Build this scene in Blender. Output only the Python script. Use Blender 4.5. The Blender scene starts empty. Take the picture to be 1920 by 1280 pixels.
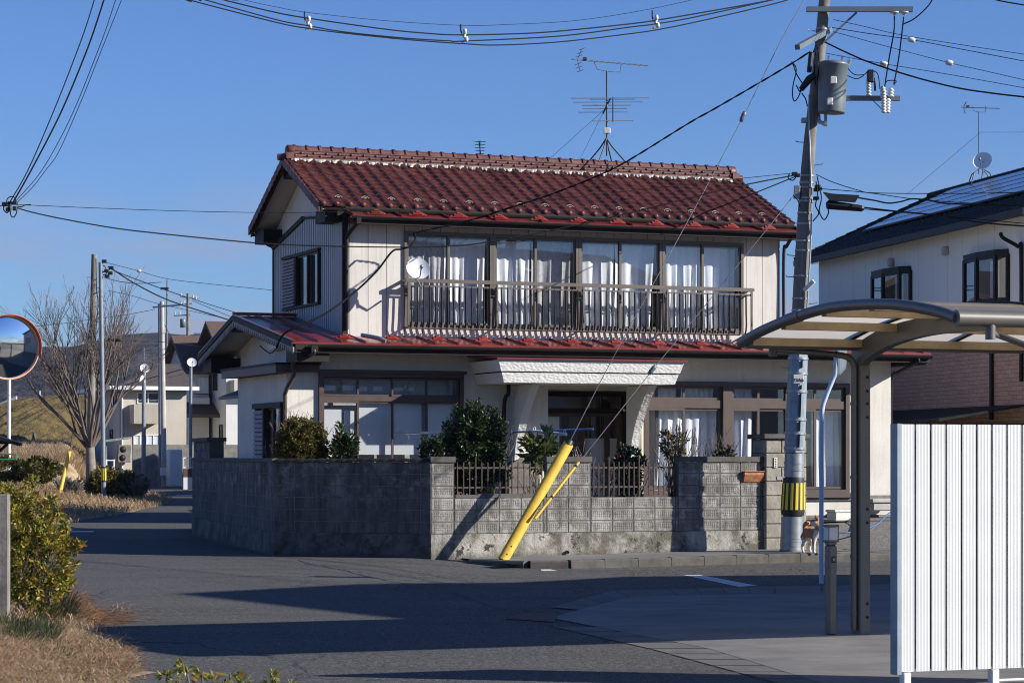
import bpy, math, random
import numpy as np
from mathutils import Vector, Matrix, Euler, Quaternion
R = math.radians
SC = bpy.context.scene
COL = SC.collection
# ---------------------------------------------------------------- camera numbers
F = 4533.0; H = 1.70; HY = 855.0          # focal length in photo pixels, eye height, horizon row
TH = R(21.5)
def at(px, py, D): return Vector(((px-960)/F*D, D, H+(HY-py)/F*D))
def gnd(px, py, z=0.0):
    D = (H-z)*F/(py-HY); return Vector(((px-960)/F*D, D, z))
class Frame:
    def __init__(s, o, th):
        s.o = Vector((o[0], o[1], 0)); s.th = th
        s.u = Vector((math.cos(th), math.sin(th), 0)); s.v = Vector((-math.sin(th), math.cos(th), 0))
    def w(s, u, v, z=0): return s.o+s.u*u+s.v*v+Vector((0, 0, z))
    def uz(s, px, py, v):
        b = s.w(0, v); k = (px-960)/F
        t = (k*b.y-b.x)/(s.u.x-k*s.u.y); D = b.y+s.u.y*t
        return t, H+(HY-py)/F*D
    def vz(s, px, py, u):
        b = s.w(u, 0); k = (px-960)/F
        t = (k*b.y-b.x)/(s.v.x-k*s.v.y); D = b.y+s.v.y*t
        return t, H+(HY-py)/F*D
    def loc(s, p):
        d = Vector(p)-s.o; return Vector((d.dot(s.u), d.dot(s.v), p[2]))
HF = Frame((-3.132, 45.80), TH)           # house: u along the front, v into the house
WF = Frame((-1.351, 40.30), TH)           # garden wall front
# ---------------------------------------------------------------- objects
def props(o, label=None, cat=None, group=None, kind=None):
    if label: o['label'] = label
    if cat: o['category'] = cat
    if group: o['group'] = group
    if kind: o['kind'] = kind
    return o
def empty(name, loc=(0, 0, 0), rz=0, label=None, cat=None, group=None):
    o = bpy.data.objects.new(name, None); COL.objects.link(o)
    o.location = loc; o.rotation_euler = (0, 0, rz); o.empty_display_size = .2
    return props(o, label, cat, group)
class MB:
    """collects faces for ONE mesh object"""
    def __init__(s): s.v = []; s.f = []; s.mi = []; s.sm = []; s.m = 0; s.s = False
    def add(s, vs, fs, smooth=None):
        n = len(s.v); s.v += [tuple(p) for p in vs]
        for f in fs:
            s.f.append(tuple(i+n for i in f)); s.mi.append(s.m); s.sm.append(s.s if smooth is None else smooth)
        return s
    def quad(s, a, b, c, d): return s.add([a, b, c, d], [(0, 1, 2, 3)])
    def poly(s, pts): return s.add(pts, [tuple(range(len(pts)))])
    def box(s, x0, x1, y0, y1, z0, z1):
        v = [(x0, y0, z0), (x1, y0, z0), (x1, y1, z0), (x0, y1, z0), (x0, y0, z1), (x1, y0, z1), (x1, y1, z1), (x0, y1, z1)]
        return s.add(v, [(3, 2, 1, 0), (4, 5, 6, 7), (0, 1, 5, 4), (1, 2, 6, 5), (2, 3, 7, 6), (3, 0, 4, 7)])
    def bev(s, x0, x1, y0, y1, z0, z1, b=.01):
        """box whose edges are chamfered"""
        xs = (x0, x1); ys = (y0, y1); zs = (z0, z1); v = []; idx = {}
        for i in (0, 1):
            for j in (0, 1):
                for k in (0, 1):
                    for ax in (0, 1, 2):
                        q = [xs[i]+(b if i == 0 else -b)*(ax != 0), ys[j]+(b if j == 0 else -b)*(ax != 1), zs[k]+(b if k == 0 else -b)*(ax != 2)]
                        idx[i, j, k, ax] = len(v); v.append(q)
        f = []
        I = lambda i, j, k, a: idx[i, j, k, a]
        for i in (0, 1):
            q = [I(i, 0, 0, 0), I(i, 1, 0, 0), I(i, 1, 1, 0), I(i, 0, 1, 0)]; f.append(q if i else q[::-1])
            q = [I(0, i, 0, 1), I(0, i, 1, 1), I(1, i, 1, 1), I(1, i, 0, 1)]; f.append(q if i else q[::-1])
            q = [I(0, 0, i, 2), I(1, 0, i, 2), I(1, 1, i, 2), I(0, 1, i, 2)]; f.append(q if i else q[::-1])
        for a in (0, 1):
            for b_ in (0, 1):
                q = [I(0, a, b_, 1), I(1, a, b_, 1), I(1, a, b_, 2), I(0, a, b_, 2)]; f.append(q if (a != b_) else q[::-1])
                q = [I(a, 0, b_, 0), I(a, 1, b_, 0), I(a, 1, b_, 2), I(a, 0, b_, 2)]; f.append(q if (a == b_) else q[::-1])
                q = [I(a, b_, 0, 0), I(a, b_, 1, 0), I(a, b_, 1, 1), I(a, b_, 0, 1)]; f.append(q if (a != b_) else q[::-1])
        for i in (0, 1):
            for j in (0, 1):
                for k in (0, 1):
                    q = [I(i, j, k, 0), I(i, j, k, 1), I(i, j, k, 2)]; f.append(q if (i+j+k) % 2 == 1 else q[::-1])
        return s.add(v, f)
    def bar(s, a, b, w, h, up=(0, 0, 1)):
        """box from a to b, w wide, h high"""
        a = Vector(a); b = Vector(b); d = (b-a).normalized(); up = Vector(up)
        x = d.cross(up)
        if x.length < 1e-4: x = d.cross(Vector((1, 0, 0)))
        x.normalize(); y = x.cross(d); v = []
        for p in (a, b):
            for (i, j) in ((-1, -1), (1, -1), (1, 1), (-1, 1)): v.append(p+x*(w/2*i)+y*(h/2*j))
        return s.add(v, [(3, 2, 1, 0), (4, 5, 6, 7), (0, 1, 5, 4), (1, 2, 6, 5), (2, 3, 7, 6), (3, 0, 4, 7)])
    def tube(s, pts, r, n=8, cap=True, smooth=True):
        pts = [Vector(p) for p in pts]; m = len(pts)
        rs = r if isinstance(r, (list, tuple)) else [r]*m
        v = []; f = []; pu = None
        for i, p in enumerate(pts):
            d = (pts[min(i+1, m-1)]-pts[max(i-1, 0)]).normalized()
            if pu is None:
                pu = d.cross(Vector((0, 0, 1)))
                if pu.length < .05: pu = d.cross(Vector((1, 0, 0)))
            pu = (pu-d*pu.dot(d)).normalized(); pw = d.cross(pu)
            for k in range(n):
                a = 2*math.pi*k/n; v.append(p+(pu*math.cos(a)+pw*math.sin(a))*rs[i])
        for i in range(m-1):
            for k in range(n):
                k2 = (k+1) % n; f.append((i*n+k, i*n+k2, (i+1)*n+k2, (i+1)*n+k))
        s.add(v, f, smooth)
        if cap: s.add(v[:n], [tuple(range(n))[::-1]], False); s.add(v[-n:], [tuple(range(n))], False)
        return s
    def lathe(s, prof, c=(0, 0, 0), n=16, smooth=True, ax=None):
        """prof: (radius, height) list; ax: axis vector"""
        q = Vector((0, 0, 1)).rotation_difference(Vector(ax).normalized()) if ax is not None else Quaternion()
        c = Vector(c); v = []; f = []
        for (r, h) in prof:
            for k in range(n):
                a = 2*math.pi*k/n; v.append(c+q @ Vector((r*math.cos(a), r*math.sin(a), h)))
        for i in range(len(prof)-1):
            for k in range(n):
                k2 = (k+1) % n; f.append((i*n+k, i*n+k2, (i+1)*n+k2, (i+1)*n+k))
        return s.add(v, f, smooth)
    def prism(s, pts, off):
        """polygon swept by a vector, with caps"""
        off = Vector(off); n = len(pts); a = [Vector(p) for p in pts]; v = a+[p+off for p in a]
        f = [tuple(range(n))[::-1], tuple(range(n, 2*n))]
        for i in range(n):
            j = (i+1) % n; f.append((i, j, n+j, n+i))
        return s.add(v, f)
    def grid(s, P, smooth=True):
        """P[i][j] of points"""
        m = len(P); n = len(P[0]); v = [p for r in P for p in r]; f = []
        for i in range(m-1):
            for j in range(n-1): f.append((i*n+j, i*n+j+1, (i+1)*n+j+1, (i+1)*n+j))
        return s.add(v, f, smooth)
    def build(s, name, mats, parent=None, label=None, cat=None, group=None, kind=None, loc=None):
        me = bpy.data.meshes.new(name); me.from_pydata(s.v, [], s.f)
        if not isinstance(mats, (list, tuple)): mats = [mats]
        for m in mats: me.materials.append(m)
        me.polygons.foreach_set('material_index', s.mi); me.polygons.foreach_set('use_smooth', s.sm)
        me.update()
        o = bpy.data.objects.new(name, me); COL.objects.link(o)
        if parent: o.parent = parent
        if loc is not None: o.location = loc
        return props(o, label, cat, group, kind)
def quads_object(name, V, mats, parent=None, smooth=False, mi=None, k=4, **kw):
    """V: (n,k,3) numpy array of separate k-gons as one mesh"""
    n = len(V); me = bpy.data.meshes.new(name)
    me.vertices.add(n*k); me.loops.add(n*k); me.polygons.add(n)
    me.vertices.foreach_set('co', np.ascontiguousarray(V, dtype=np.float32).ravel())
    me.loops.foreach_set('vertex_index', np.arange(n*k, dtype=np.int32))
    me.polygons.foreach_set('loop_start', np.arange(0, n*k, k, dtype=np.int32))
    if not isinstance(mats, (list, tuple)): mats = [mats]
    for m in mats: me.materials.append(m)
    if mi is not None: me.polygons.foreach_set('material_index', np.asarray(mi, dtype=np.int32))
    me.update(calc_edges=True)
    o = bpy.data.objects.new(name, me); COL.objects.link(o)
    if parent: o.parent = parent
    return props(o, **kw)
def copy_tree(o, parent=None):
    c = o.copy(); COL.objects.link(c); c.parent = parent
    for ch in [x for x in COL.objects if x.parent == o]: copy_tree(ch, c)
    return c
def lerp(a, b, t): return a+(b-a)*t
def smooth(t): t = max(0., min(1., t)); return t*t*(3-2*t)
def spline(pts, n=8):
    """Catmull-Rom through 3D points"""
    P = [Vector(p) for p in pts]; P = [P[0]*2-P[1]]+P+[P[-1]*2-P[-2]]; out = []
    for i in range(1, len(P)-2):
        for k in range(n):
            t = k/n; a, b, c, d = P[i-1:i+3]
            out.append(.5*((2*b)+(c-a)*t+(2*a-5*b+4*c-d)*t*t+(3*b-a-3*c+d)*t**3))
    return out+[P[-2]]
# ---------------------------------------------------------------- materials
class NT:
    def __init__(s, name):
        s.m = bpy.data.materials.new(name); s.m.use_nodes = True; s.t = s.m.node_tree
        s.b = s.t.nodes['Principled BSDF']; s.out = s.t.nodes['Material Output']
    def n(s, ty, **kw):
        x = s.t.nodes.new('ShaderNode'+ty)
        for k, v in kw.items():
            if k in x.inputs: x.inputs[k].default_value = v
            else: setattr(x, k, v)
        return x
    def l(s, a, b): s.t.links.new(a, b)
    def coord(s, world=False):
        if world: return s.n('NewGeometry').outputs['Position']
        return s.n('TexCoord').outputs['Object']
    def noise(s, co, scale, detail=4, rough=.6):
        x = s.n('TexNoise'); x.inputs['Scale'].default_value = scale; x.inputs['Detail'].default_value = detail; x.inputs['Roughness'].default_value = rough
        s.l(co, x.inputs['Vector']); return x.outputs['Fac']
    def ramp(s, fac, stops):
        x = s.n('ValToRGB'); e = x.color_ramp.elements
        while len(e) < len(stops): e.new(.5)
        for i, (p, c) in enumerate(stops):
            e[i].position = p; e[i].color = (c if isinstance(c, tuple) else (c, c, c))[:3]+(1,)
        s.l(fac, x.inputs[0]); return x.outputs[0]
    def mix(s, fac, a, b, ty='MIX'):
        x = s.n('Mix', data_type='RGBA', blend_type=ty)
        for i, v in ((0, fac), (6, a), (7, b)):
            if hasattr(v, 'is_linked'): s.l(v, x.inputs[i])
            else: x.inputs[i].default_value = v if i == 0 else (v[0], v[1], v[2], 1)
        return x.outputs[2]
    def math(s, op, a, b=0., c=0.):
        x = s.n('Math', operation=op)
        for i, v in enumerate((a, b, c)):
            if hasattr(v, 'is_linked'): s.l(v, x.inputs[i])
            else: x.inputs[i].default_value = v
        return x.outputs[0]
    def sep(s, co): x = s.n('SeparateXYZ'); s.l(co, x.inputs[0]); return x.outputs
    def scale(s, co, v): x = s.n('VectorMath', operation='MULTIPLY'); s.l(co, x.inputs[0]); x.inputs[1].default_value = v; return x.outputs[0]
    def bump(s, h, strength=.3, dist=.01, normal=None):
        x = s.n('Bump'); x.inputs['Strength'].default_value = strength; x.inputs['Distance'].default_value = dist
        s.l(h, x.inputs['Height'])
        if normal: s.l(normal, x.inputs['Normal'])
        return x.outputs[0]
    def fin(s, col=None, rough=.6, metal=0., normal=None, spec=.5, coat=0.):
        if col is not None:
            if hasattr(col, 'is_linked'): s.l(col, s.b.inputs['Base Color'])
            else: s.b.inputs['Base Color'].default_value = (*col, 1)
        if hasattr(rough, 'is_linked'): s.l(rough, s.b.inputs['Roughness'])
        else: s.b.inputs['Roughness'].default_value = rough
        s.b.inputs['Metallic'].default_value = metal; s.b.inputs['Specular IOR Level'].default_value = spec
        if coat: s.b.inputs['Coat Weight'].default_value = coat; s.b.inputs['Coat Roughness'].default_value = .15
        if normal is not None: s.l(normal, s.b.inputs['Normal'])
        return s.m
def mul(c, k): return tuple(x*k for x in c)
def plain(name, col, rough=.6, metal=0., var=.18, vs=2.5, bump=0., bs=60, bd=.005, spec=.5, coat=0., streak=0.):
    t = NT(name); co = t.coord()
    a = t.noise(co, vs, 5)
    c = t.mix(t.ramp(a, [(.3, 0.), (.7, 1.)]), mul(col, 1-var), mul(col, 1+var*.6))
    if streak:
        b = t.noise(t.scale(co, (6, 6, .45)), 2.2, 4)
        c = t.mix(t.math('MULTIPLY', t.ramp(b, [(.5, 0.), (.75, 1.)]), streak), c, mul(col, .35))
    nm = t.bump(t.noise(co, bs, 3), bump, bd) if bump else None
    return t.fin(c, rough, metal, nm, spec, coat)
MT = {}
MT['stucco'] = plain('stucco', (.60, .57, .51), .85, var=.12, vs=1.2, bump=.5, bs=45, bd=.01, streak=.22)
def _panelwall():
    t = NT('panel_siding'); co = t.coord(); x = t.sep(co)
    fr = t.math('FRACT', t.math('DIVIDE', t.math('ADD', x[0], 20.02), .365))
    g = t.math('LESS_THAN', fr, .035)
    c = t.mix(t.noise(co, 1.5, 5), (.53, .505, .455), (.61, .58, .525))
    st = t.noise(t.scale(co, (7, 7, .5)), 2., 4)
    c = t.mix(t.math('MULTIPLY', t.ramp(st, [(.47, 0.), (.72, 1.)]), .38), c, (.30, .28, .24))
    c = t.mix(t.math('MULTIPLY', t.ramp(t.noise(co, .9, 6, .75), [(.5, 0.), (.68, 1.)]), .3), c, (.42, .40, .36))
    c = t.mix(g, c, (.10, .09, .085))
    h = t.math('SUBTRACT', t.noise(co, 55, 3), t.math('MULTIPLY', g, 3.))
    return t.fin(c, .8, 0, t.bump(h, .45, .006))
MT['siding'] = _panelwall()
MT['graywall'] = plain('gray_siding', (.56, .55, .52), .8, var=.08, vs=1, bump=.3, bs=40, streak=.12)
MT['clad'] = plain('metal_cladding', (.42, .44, .46), .5, .1, var=.1, vs=1.5, streak=.25)
MT['dark'] = plain('dark_brown_metal', (.024, .019, .018), .6, var=.25, vs=4, spec=.2)
MT['gutter'] = plain('gutter_plastic', (.016, .015, .015), .5, var=.2, vs=6, spec=.22)
MT['brown'] = plain('brown_frame', (.068, .042, .034), .5, var=.18, vs=5, streak=.2)
MT['bronze'] = plain('bronze_aluminium', (.115, .097, .08), .45, .15, var=.15, vs=5)
MT['soffit'] = plain('soffit_board', (.50, .48, .44), .85, var=.1, vs=2)
MT['whitewood'] = plain('weathered_fretwork', (.30, .30, .30), .8, var=.3, vs=9, bump=.4)
MT['black'] = plain('black_rubber', (.012, .012, .014), .5, var=.2, vs=8)
MT['cable'] = plain('cable_sheath', (.007, .007, .009), .6, var=.1, spec=.15)
MT['steelwire'] = plain('steel_strand', (.30, .29, .28), .45, .6, var=.15)
MT['white'] = plain('white_paint', (.70, .70, .69), .45, var=.08, vs=2.5, streak=.08)
MT['offwhite'] = plain('off_white_plastic', (.66, .65, .60), .5, var=.1, vs=4)
MT['cream'] = plain('cream_pvc_pipe', (.55, .50, .38), .45, var=.12, vs=6)
MT['galv'] = plain('galvanised_steel', (.30, .325, .35), .42, .55, var=.22, vs=7)
MT['galvblue'] = plain('painted_steel_sleeve', (.25, .31, .35), .5, .2, var=.2, vs=5, streak=.3)
MT['grayblue'] = plain('transformer_paint', (.135, .165, .185), .45, .1, var=.15, vs=3, streak=.2)
MT['porcelain'] = plain('porcelain', (.62, .62, .60), .2, var=.12, vs=8)
MT['poleconc'] = plain('pole_concrete', (.19, .175, .155), .85, var=.35, vs=2.2, bump=.4, bs=50, streak=.55)
MT['paleconc'] = plain('pale_pole_concrete', (.42, .40, .37), .8, var=.2, vs=2, bump=.3, bs=40, streak=.2)
MT['conc'] = plain('cast_concrete', (.20, .19, .17), .9, var=.35, vs=2.3, bump=.6, bs=30, bd=.012, streak=.5)
MT['yellow'] = plain('yellow_pvc', (.74, .46, .045), .5, var=.16, vs=3, bump=.15, bs=30, streak=.28)
MT['yellowtape'] = plain('yellow_tape', (.75, .56, .03), .5, var=.1)
MT['carport'] = plain('carport_bronze', (.15, .14, .125), .42, .3, var=.12, vs=3)
MT['purlin'] = plain('tan_purlin', (.48, .35, .19), .6, var=.2, vs=6)
MT['bluepaint'] = plain('blue_grey_paint', (.50, .57, .68), .45, var=.1, vs=4)
MT['bluerope'] = plain('blue_rope', (.05, .13, .36), .6, var=.1)
MT['orangeplastic'] = plain('orange_hood', (.50, .11, .05), .45, var=.15, vs=4)
MT['paleorange'] = plain('pale_orange_rim', (.62, .36, .26), .5, var=.15, vs=4)
MT['mailbox'] = plain('rusty_copper_flap', (.36, .14, .06), .65, var=.45, vs=14, bump=.4)
MT['graywood'] = plain('weathered_wood', (.22, .20, .18), .9, var=.5, vs=5, bump=.7, bs=40, streak=.8)
MT['curtain'] = plain('curtain_cloth', (.80, .81, .84), .9, var=.05, vs=6)
MT['lace'] = plain('lace_cloth', (.46, .46, .47), .9, var=.22, vs=14)
MT['paper'] = plain('shoji_paper', (.66, .66, .67), .9, var=.05)
MT['room'] = plain('room_dark', (.06, .055, .05), .9, var=.2)
MT['shutter'] = plain('shutter_slat', (.26, .19, .185), .55, var=.15, vs=4)
MT['plaster'] = plain('ridge_mortar', (.44, .41, .36), .9, var=.75, vs=16, bump=.6, bs=25, bd=.02)
MT['stonepanel'] = plain('flagstone', (.15, .125, .105), .8, var=.3, vs=3, bump=.6, bs=12, bd=.02)
MT['dish'] = plain('dish_paint', (.74, .75, .76), .4, var=.07, vs=4)
MT['redmetal'] = plain('red_roof_sheet', (.20, .024, .02), .33, .1, var=.3, vs=2.5, coat=.3)
MT['redclip'] = plain('red_snow_guard', (.27, .025, .018), .5, var=.2)
MT['paleclip'] = plain('pale_snow_guard', (.30, .265, .21), .6, var=.4, vs=20)
MT['darkred'] = plain('canopy_capping', (.13, .015, .018), .4, var=.2)
MT['blacktile'] = plain('black_roof_tile', (.028, .027, .027), .65, var=.3, vs=4, spec=.08)
MT['brownroof'] = plain('brown_shingle', (.105, .07, .055), .8, var=.3, vs=8, bump=.4)
MT['solar'] = plain('solar_glass', (.58, .62, .68), .2, .85, var=.25, vs=1.2)
MT['steelpole'] = plain('weathered_steel_pole', (.20, .225, .25), .6, .2, var=.2, vs=4)
MT['twig'] = plain('twig_bark', (.125, .098, .085), .9, var=.3, vs=3)
MT['trunk'] = plain('zelkova_bark', (.22, .195, .165), .9, var=.35, vs=3, bump=.4, bs=20)
MT['pinktwig'] = plain('reddish_twig', (.20, .11, .10), .85, var=.3, vs=8)
def _tile():
    t = NT('glazed_red_tile'); co = t.coord()
    a = t.noise(co, 1.6, 6, .65); b = t.noise(co, 14, 3)
    c = t.mix(t.ramp(a, [(.28, 0.), (.72, 1.)]), (.046, .012, .011), (.132, .037, .032))
    c = t.mix(t.math('MULTIPLY', t.ramp(b, [(.52, 0.), (.72, 1.)]), .5), c, (.17, .09, .075))
    return t.fin(c, t.ramp(t.noise(co, 5, 3), [(.3, .4), (.7, .65)]), 0, t.bump(b, .15, .004), .3, 0)
MT['tile'] = _tile()
def _ridge():
    t = NT('weathered_ridge_tile'); co = t.coord()
    c = t.mix(t.ramp(t.noise(co, 5, 5), [(.35, 0.), (.65, 1.)]), (.075, .016, .014), (.145, .055, .044))
    return t.fin(c, .5, 0, t.bump(t.noise(co, 20, 3), .3, .01))
MT['ridge'] = _ridge()
def _block(old_wall, relief=True):  # old blocks are darker stained and have no relief
    t = NT('old_concrete_block' if old_wall else 'cut_face_concrete_block'); co = t.coord(); x = t.sep(co)
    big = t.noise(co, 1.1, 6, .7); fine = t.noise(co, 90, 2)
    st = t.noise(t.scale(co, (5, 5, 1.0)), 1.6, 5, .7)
    c = t.mix(t.ramp(big, [(.3, 0.), (.7, 1.)]), *(((.065, .060, .054), (.165, .155, .14)) if old_wall else ((.11, .104, .095), (.33, .315, .285))))
    c = t.mix(t.math('MULTIPLY', t.ramp(st, [(.44, 0.), (.62, 1.)]), .75 if old_wall else .65), c, (.045, .041, .038))
    pal = t.math('MULTIPLY', t.ramp(t.noise(co, 2.7, 6, .75), [(.50, 0.), (.62, 1.)]), .75 if old_wall else .65)
    if old_wall: pal = t.math('MULTIPLY', pal, t.ramp(t.math('SUBTRACT', x[2], .2), [(.55, .12), (1.0, 1.)]))
    c = t.mix(pal, c, (.26, .25, .23) if old_wall else (.42, .41, .385))
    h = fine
    if not old_wall and relief:
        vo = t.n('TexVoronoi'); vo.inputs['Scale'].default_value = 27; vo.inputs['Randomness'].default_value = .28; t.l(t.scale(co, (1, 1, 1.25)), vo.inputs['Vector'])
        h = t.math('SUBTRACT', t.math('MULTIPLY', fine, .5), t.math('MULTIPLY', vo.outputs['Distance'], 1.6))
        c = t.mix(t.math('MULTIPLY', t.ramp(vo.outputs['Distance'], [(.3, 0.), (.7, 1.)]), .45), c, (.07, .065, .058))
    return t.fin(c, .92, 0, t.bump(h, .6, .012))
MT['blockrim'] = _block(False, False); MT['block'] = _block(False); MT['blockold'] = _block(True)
def _joint():
    return plain('mortar_joint', (.11, .105, .095), .95, var=.3, vs=4)
MT['joint'] = _joint()
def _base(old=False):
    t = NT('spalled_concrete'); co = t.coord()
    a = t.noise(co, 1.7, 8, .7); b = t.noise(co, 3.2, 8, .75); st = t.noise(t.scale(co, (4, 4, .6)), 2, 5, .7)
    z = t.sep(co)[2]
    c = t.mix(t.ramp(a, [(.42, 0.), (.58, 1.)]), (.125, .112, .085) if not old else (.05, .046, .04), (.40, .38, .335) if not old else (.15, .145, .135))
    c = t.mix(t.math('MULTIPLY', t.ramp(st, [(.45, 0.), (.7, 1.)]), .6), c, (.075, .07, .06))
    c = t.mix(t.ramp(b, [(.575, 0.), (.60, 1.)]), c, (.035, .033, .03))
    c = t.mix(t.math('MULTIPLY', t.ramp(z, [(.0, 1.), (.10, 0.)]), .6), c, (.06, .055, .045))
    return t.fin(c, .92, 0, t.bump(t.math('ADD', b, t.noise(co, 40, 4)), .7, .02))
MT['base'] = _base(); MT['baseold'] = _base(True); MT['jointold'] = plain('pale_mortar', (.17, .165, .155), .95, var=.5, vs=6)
MT['aerial'] = plain('aerial_alloy', (.085, .085, .09), .5, .3, var=.2, vs=8)
def _asphalt():
    t = NT('asphalt'); co = t.coord(True)
    f = t.noise(co, 36, 3, .75); m = t.noise(co, .55, 5); g = t.noise(co, 28, 4, .7)
    f2 = t.noise(co, 13, 5, .8); c0 = t.ramp(f2, [(.42, .55), (.58, 1.35)])
    vor = t.n('TexVoronoi'); vor.inputs['Scale'].default_value = 24; t.l(co, vor.inputs['Vector'])
    sp = t.math('LESS_THAN', vor.outputs['Distance'], .2)
    c = t.mix(t.ramp(f, [(.40, 0.), (.60, 1.)]), (.016, .0148, .0135), (.132, .126, .117))
    c = t.mix(1., c, c0, 'MULTIPLY')
    c = t.mix(t.math('MULTIPLY', sp, .55), c, (.24, .23, .215))
    c = t.mix(t.math('MULTIPLY', t.ramp(m, [(.35, 0.), (.7, 1.)]), .35), c, (.115, .112, .108))
    c = t.mix(t.math('MULTIPLY', t.ramp(t.noise(t.scale(co, (.25, 1.6, 1)), .8, 6, .7), [(.48, 0.), (.66, 1.)]), .45), c, (.045, .043, .041))
    c = t.mix(t.math('MULTIPLY', t.ramp(t.noise(co, 2.6, 6, .8), [(.60, 0.), (.68, 1.)]), .5), c, (.15, .142, .13))
    # wheel-worn patches and cracks
    v2 = t.n('TexVoronoi', feature='DISTANCE_TO_EDGE'); v2.inputs['Scale'].default_value = .22
    wr = t.n('VectorMath', operation='ADD'); t.l(co, wr.inputs[0])
    nz = t.n('TexNoise'); nz.inputs['Scale'].default_value = .8; nz.inputs['Detail'].default_value = 5; t.l(co, nz.inputs['Vector'])
    t.l(nz.outputs['Color'], wr.inputs[1]); t.l(wr.outputs[0], v2.inputs['Vector'])
    c = t.mix(t.math('MULTIPLY', t.math('LESS_THAN', v2.outputs['Distance'], .0035), .7), c, (.02, .02, .02))
    return t.fin(c, .92, 0, t.bump(t.math('ADD', f, g), .6, .008), .3)
MT['asphalt'] = _asphalt()
def _pad():
    t = NT('broom_concrete'); co = t.coord(True)
    c = t.mix(t.ramp(t.noise(co, .8, 6, .7), [(.3, 0.), (.7, 1.)]), (.13, .125, .115), (.235, .225, .21))
    c = t.mix(t.math('MULTIPLY', t.ramp(t.noise(t.scale(co, (1, 6, 1)), 1.2, 5), [(.5, 0.), (.75, 1.)]), .5), c, (.085, .08, .075))
    return t.fin(c, .9, 0, t.bump(t.noise(co, 50, 3), .4, .006), .3)
MT['pad'] = _pad()
MT['kerb'] = plain('kerb_stone', (.105, .096, .08), .9, var=.4, vs=4, bump=.6, bs=40, bd=.01, streak=.3)
MT['roadpaint'] = plain('worn_road_paint', (.55, .55, .53), .8, var=.35, vs=7)
MT['drain'] = plain('concrete_gutter', (.12, .115, .105), .92, var=.3, vs=3, bump=.5)
MT['rust'] = plain('rusty_iron_cover', (.10, .045, .038), .8, var=.3, vs=9, bump=.5)
def _gravel():
    t = NT('coarse_concrete'); co = t.coord(True)
    c = t.mix(t.ramp(t.noise(co, 24, 5, .8), [(.4, 0.), (.62, 1.)]), (.07, .062, .052), (.29, .27, .235))
    return t.fin(c, .95, 0, t.bump(t.noise(co, 24, 5, .8), .8, .03))
MT['ramp'] = _gravel()
def _soil():
    t = NT('yard_soil'); co = t.coord(True)
    c = t.mix(t.noise(co, 3, 6), (.06, .052, .042), (.13, .115, .09))
    return t.fin(c, .95, 0, t.bump(t.noise(co, 20, 4), .5, .02))
MT['soil'] = _soil()
def _straw():
    t = NT('dry_turf'); co = t.coord(True)
    c = t.mix(t.ramp(t.noise(co, 1.1, 6, .7), [(.35, 0.), (.65, 1.)]), (.26, .17, .09), (.52, .40, .25))
    c = t.mix(t.math('MULTIPLY', t.ramp(t.noise(co, .45, 5), [(.55, 0.), (.7, 1.)]), .55), c, (.11, .085, .03))
    return t.fin(c, .95, 0, t.bump(t.noise(co, 30, 5), .8, .03))
MT['straw'] = _straw()
def _hill():
    t = NT('rusty_hedge_hill'); co = t.coord(True)
    c = t.mix(t.ramp(t.noise(t.scale(co, (1, 1, 2)), .55, 7, .75), [(.38, 0.), (.62, 1.)]), (.045, .036, .010), (.165, .108, .026))
    return t.fin(c, .95, 0, t.bump(t.noise(co, 2.2, 5), 1., .4))
MT['hill'] = _hill()
def _mtn():
    t = NT('bare_winter_forest'); co = t.coord(True)
    c = t.mix(t.ramp(t.noise(co, .03, 8, .8), [(.40, 0.), (.62, 1.)]), (.028, .029, .036), (.066, .055, .056))
    c = t.mix(t.ramp(t.noise(co, .008, 5, .6), [(.52, 0.), (.64, 1.)]), c, (.022, .03, .026))
    return t.fin(c, .95, 0, t.bump(t.noise(co, .06, 5), 1., 8.), .1)
MT['mountain'] = _mtn()
def leafmat(name, cols, rough=.45, trans=.15, spec=.4):
    t = NT(name); g = t.n('NewGeometry'); st = [(i/(len(cols)-1), c) for i, c in enumerate(cols)]
    c = t.ramp(g.outputs['Random Per Island'], st)
    t.fin(c, rough, 0, None, spec)
    tr = t.n('BsdfTranslucent'); t.l(c, tr.inputs[0]); mx = t.n('MixShader'); mx.inputs[0].default_value = trans
    t.l(t.b.outputs[0], mx.inputs[1]); t.l(tr.outputs[0], mx.inputs[2]); t.l(mx.outputs[0], t.out.inputs[0])
    return t.m
MT['l_dark'] = leafmat('dark_glossy_leaf', [(.010, .020, .008), (.022, .042, .014), (.05, .075, .022)], .3, .1, .5)
MT['l_tree'] = leafmat('evergreen_leaf', [(.012, .024, .010), (.030, .052, .016), (.075, .10, .03)], .38, .15)
MT['l_olive'] = leafmat('olive_brown_leaf', [(.045, .042, .011), (.105, .088, .016), (.165, .125, .022)], .55, .15)
MT['l_broad'] = leafmat('broad_leaf', [(.05, .08, .02), (.12, .15, .04), (.22, .22, .09)], .35, .25)
MT['l_azalea'] = leafmat('azalea_leaf', [(.05, .06, .012), (.13, .14, .02), (.23, .23, .028), (.30, .25, .03), (.28, .08, .02)], .45, .25)
MT['l_hedge'] = leafmat('hedge_leaf', [(.03, .035, .01), (.075, .07, .014), (.12, .10, .02)], .5, .2)  # one dull olive leaf mix for hedges and the twiggy bush
MT['l_red'] = leafmat('camellia_bloom', [(.22, .012, .015), (.36, .03, .03)], .5, .1)
MT['blade'] = leafmat('dry_grass_blade', [(.24, .145, .07), (.42, .29, .16), (.56, .44, .28), (.34, .18, .08)], .8, .3, .2)
MT['needle'] = leafmat('red_needle', [(.13, .05, .02), (.36, .17, .07), (.52, .33, .17), (.22, .08, .03)], .8, .2, .2)
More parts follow.
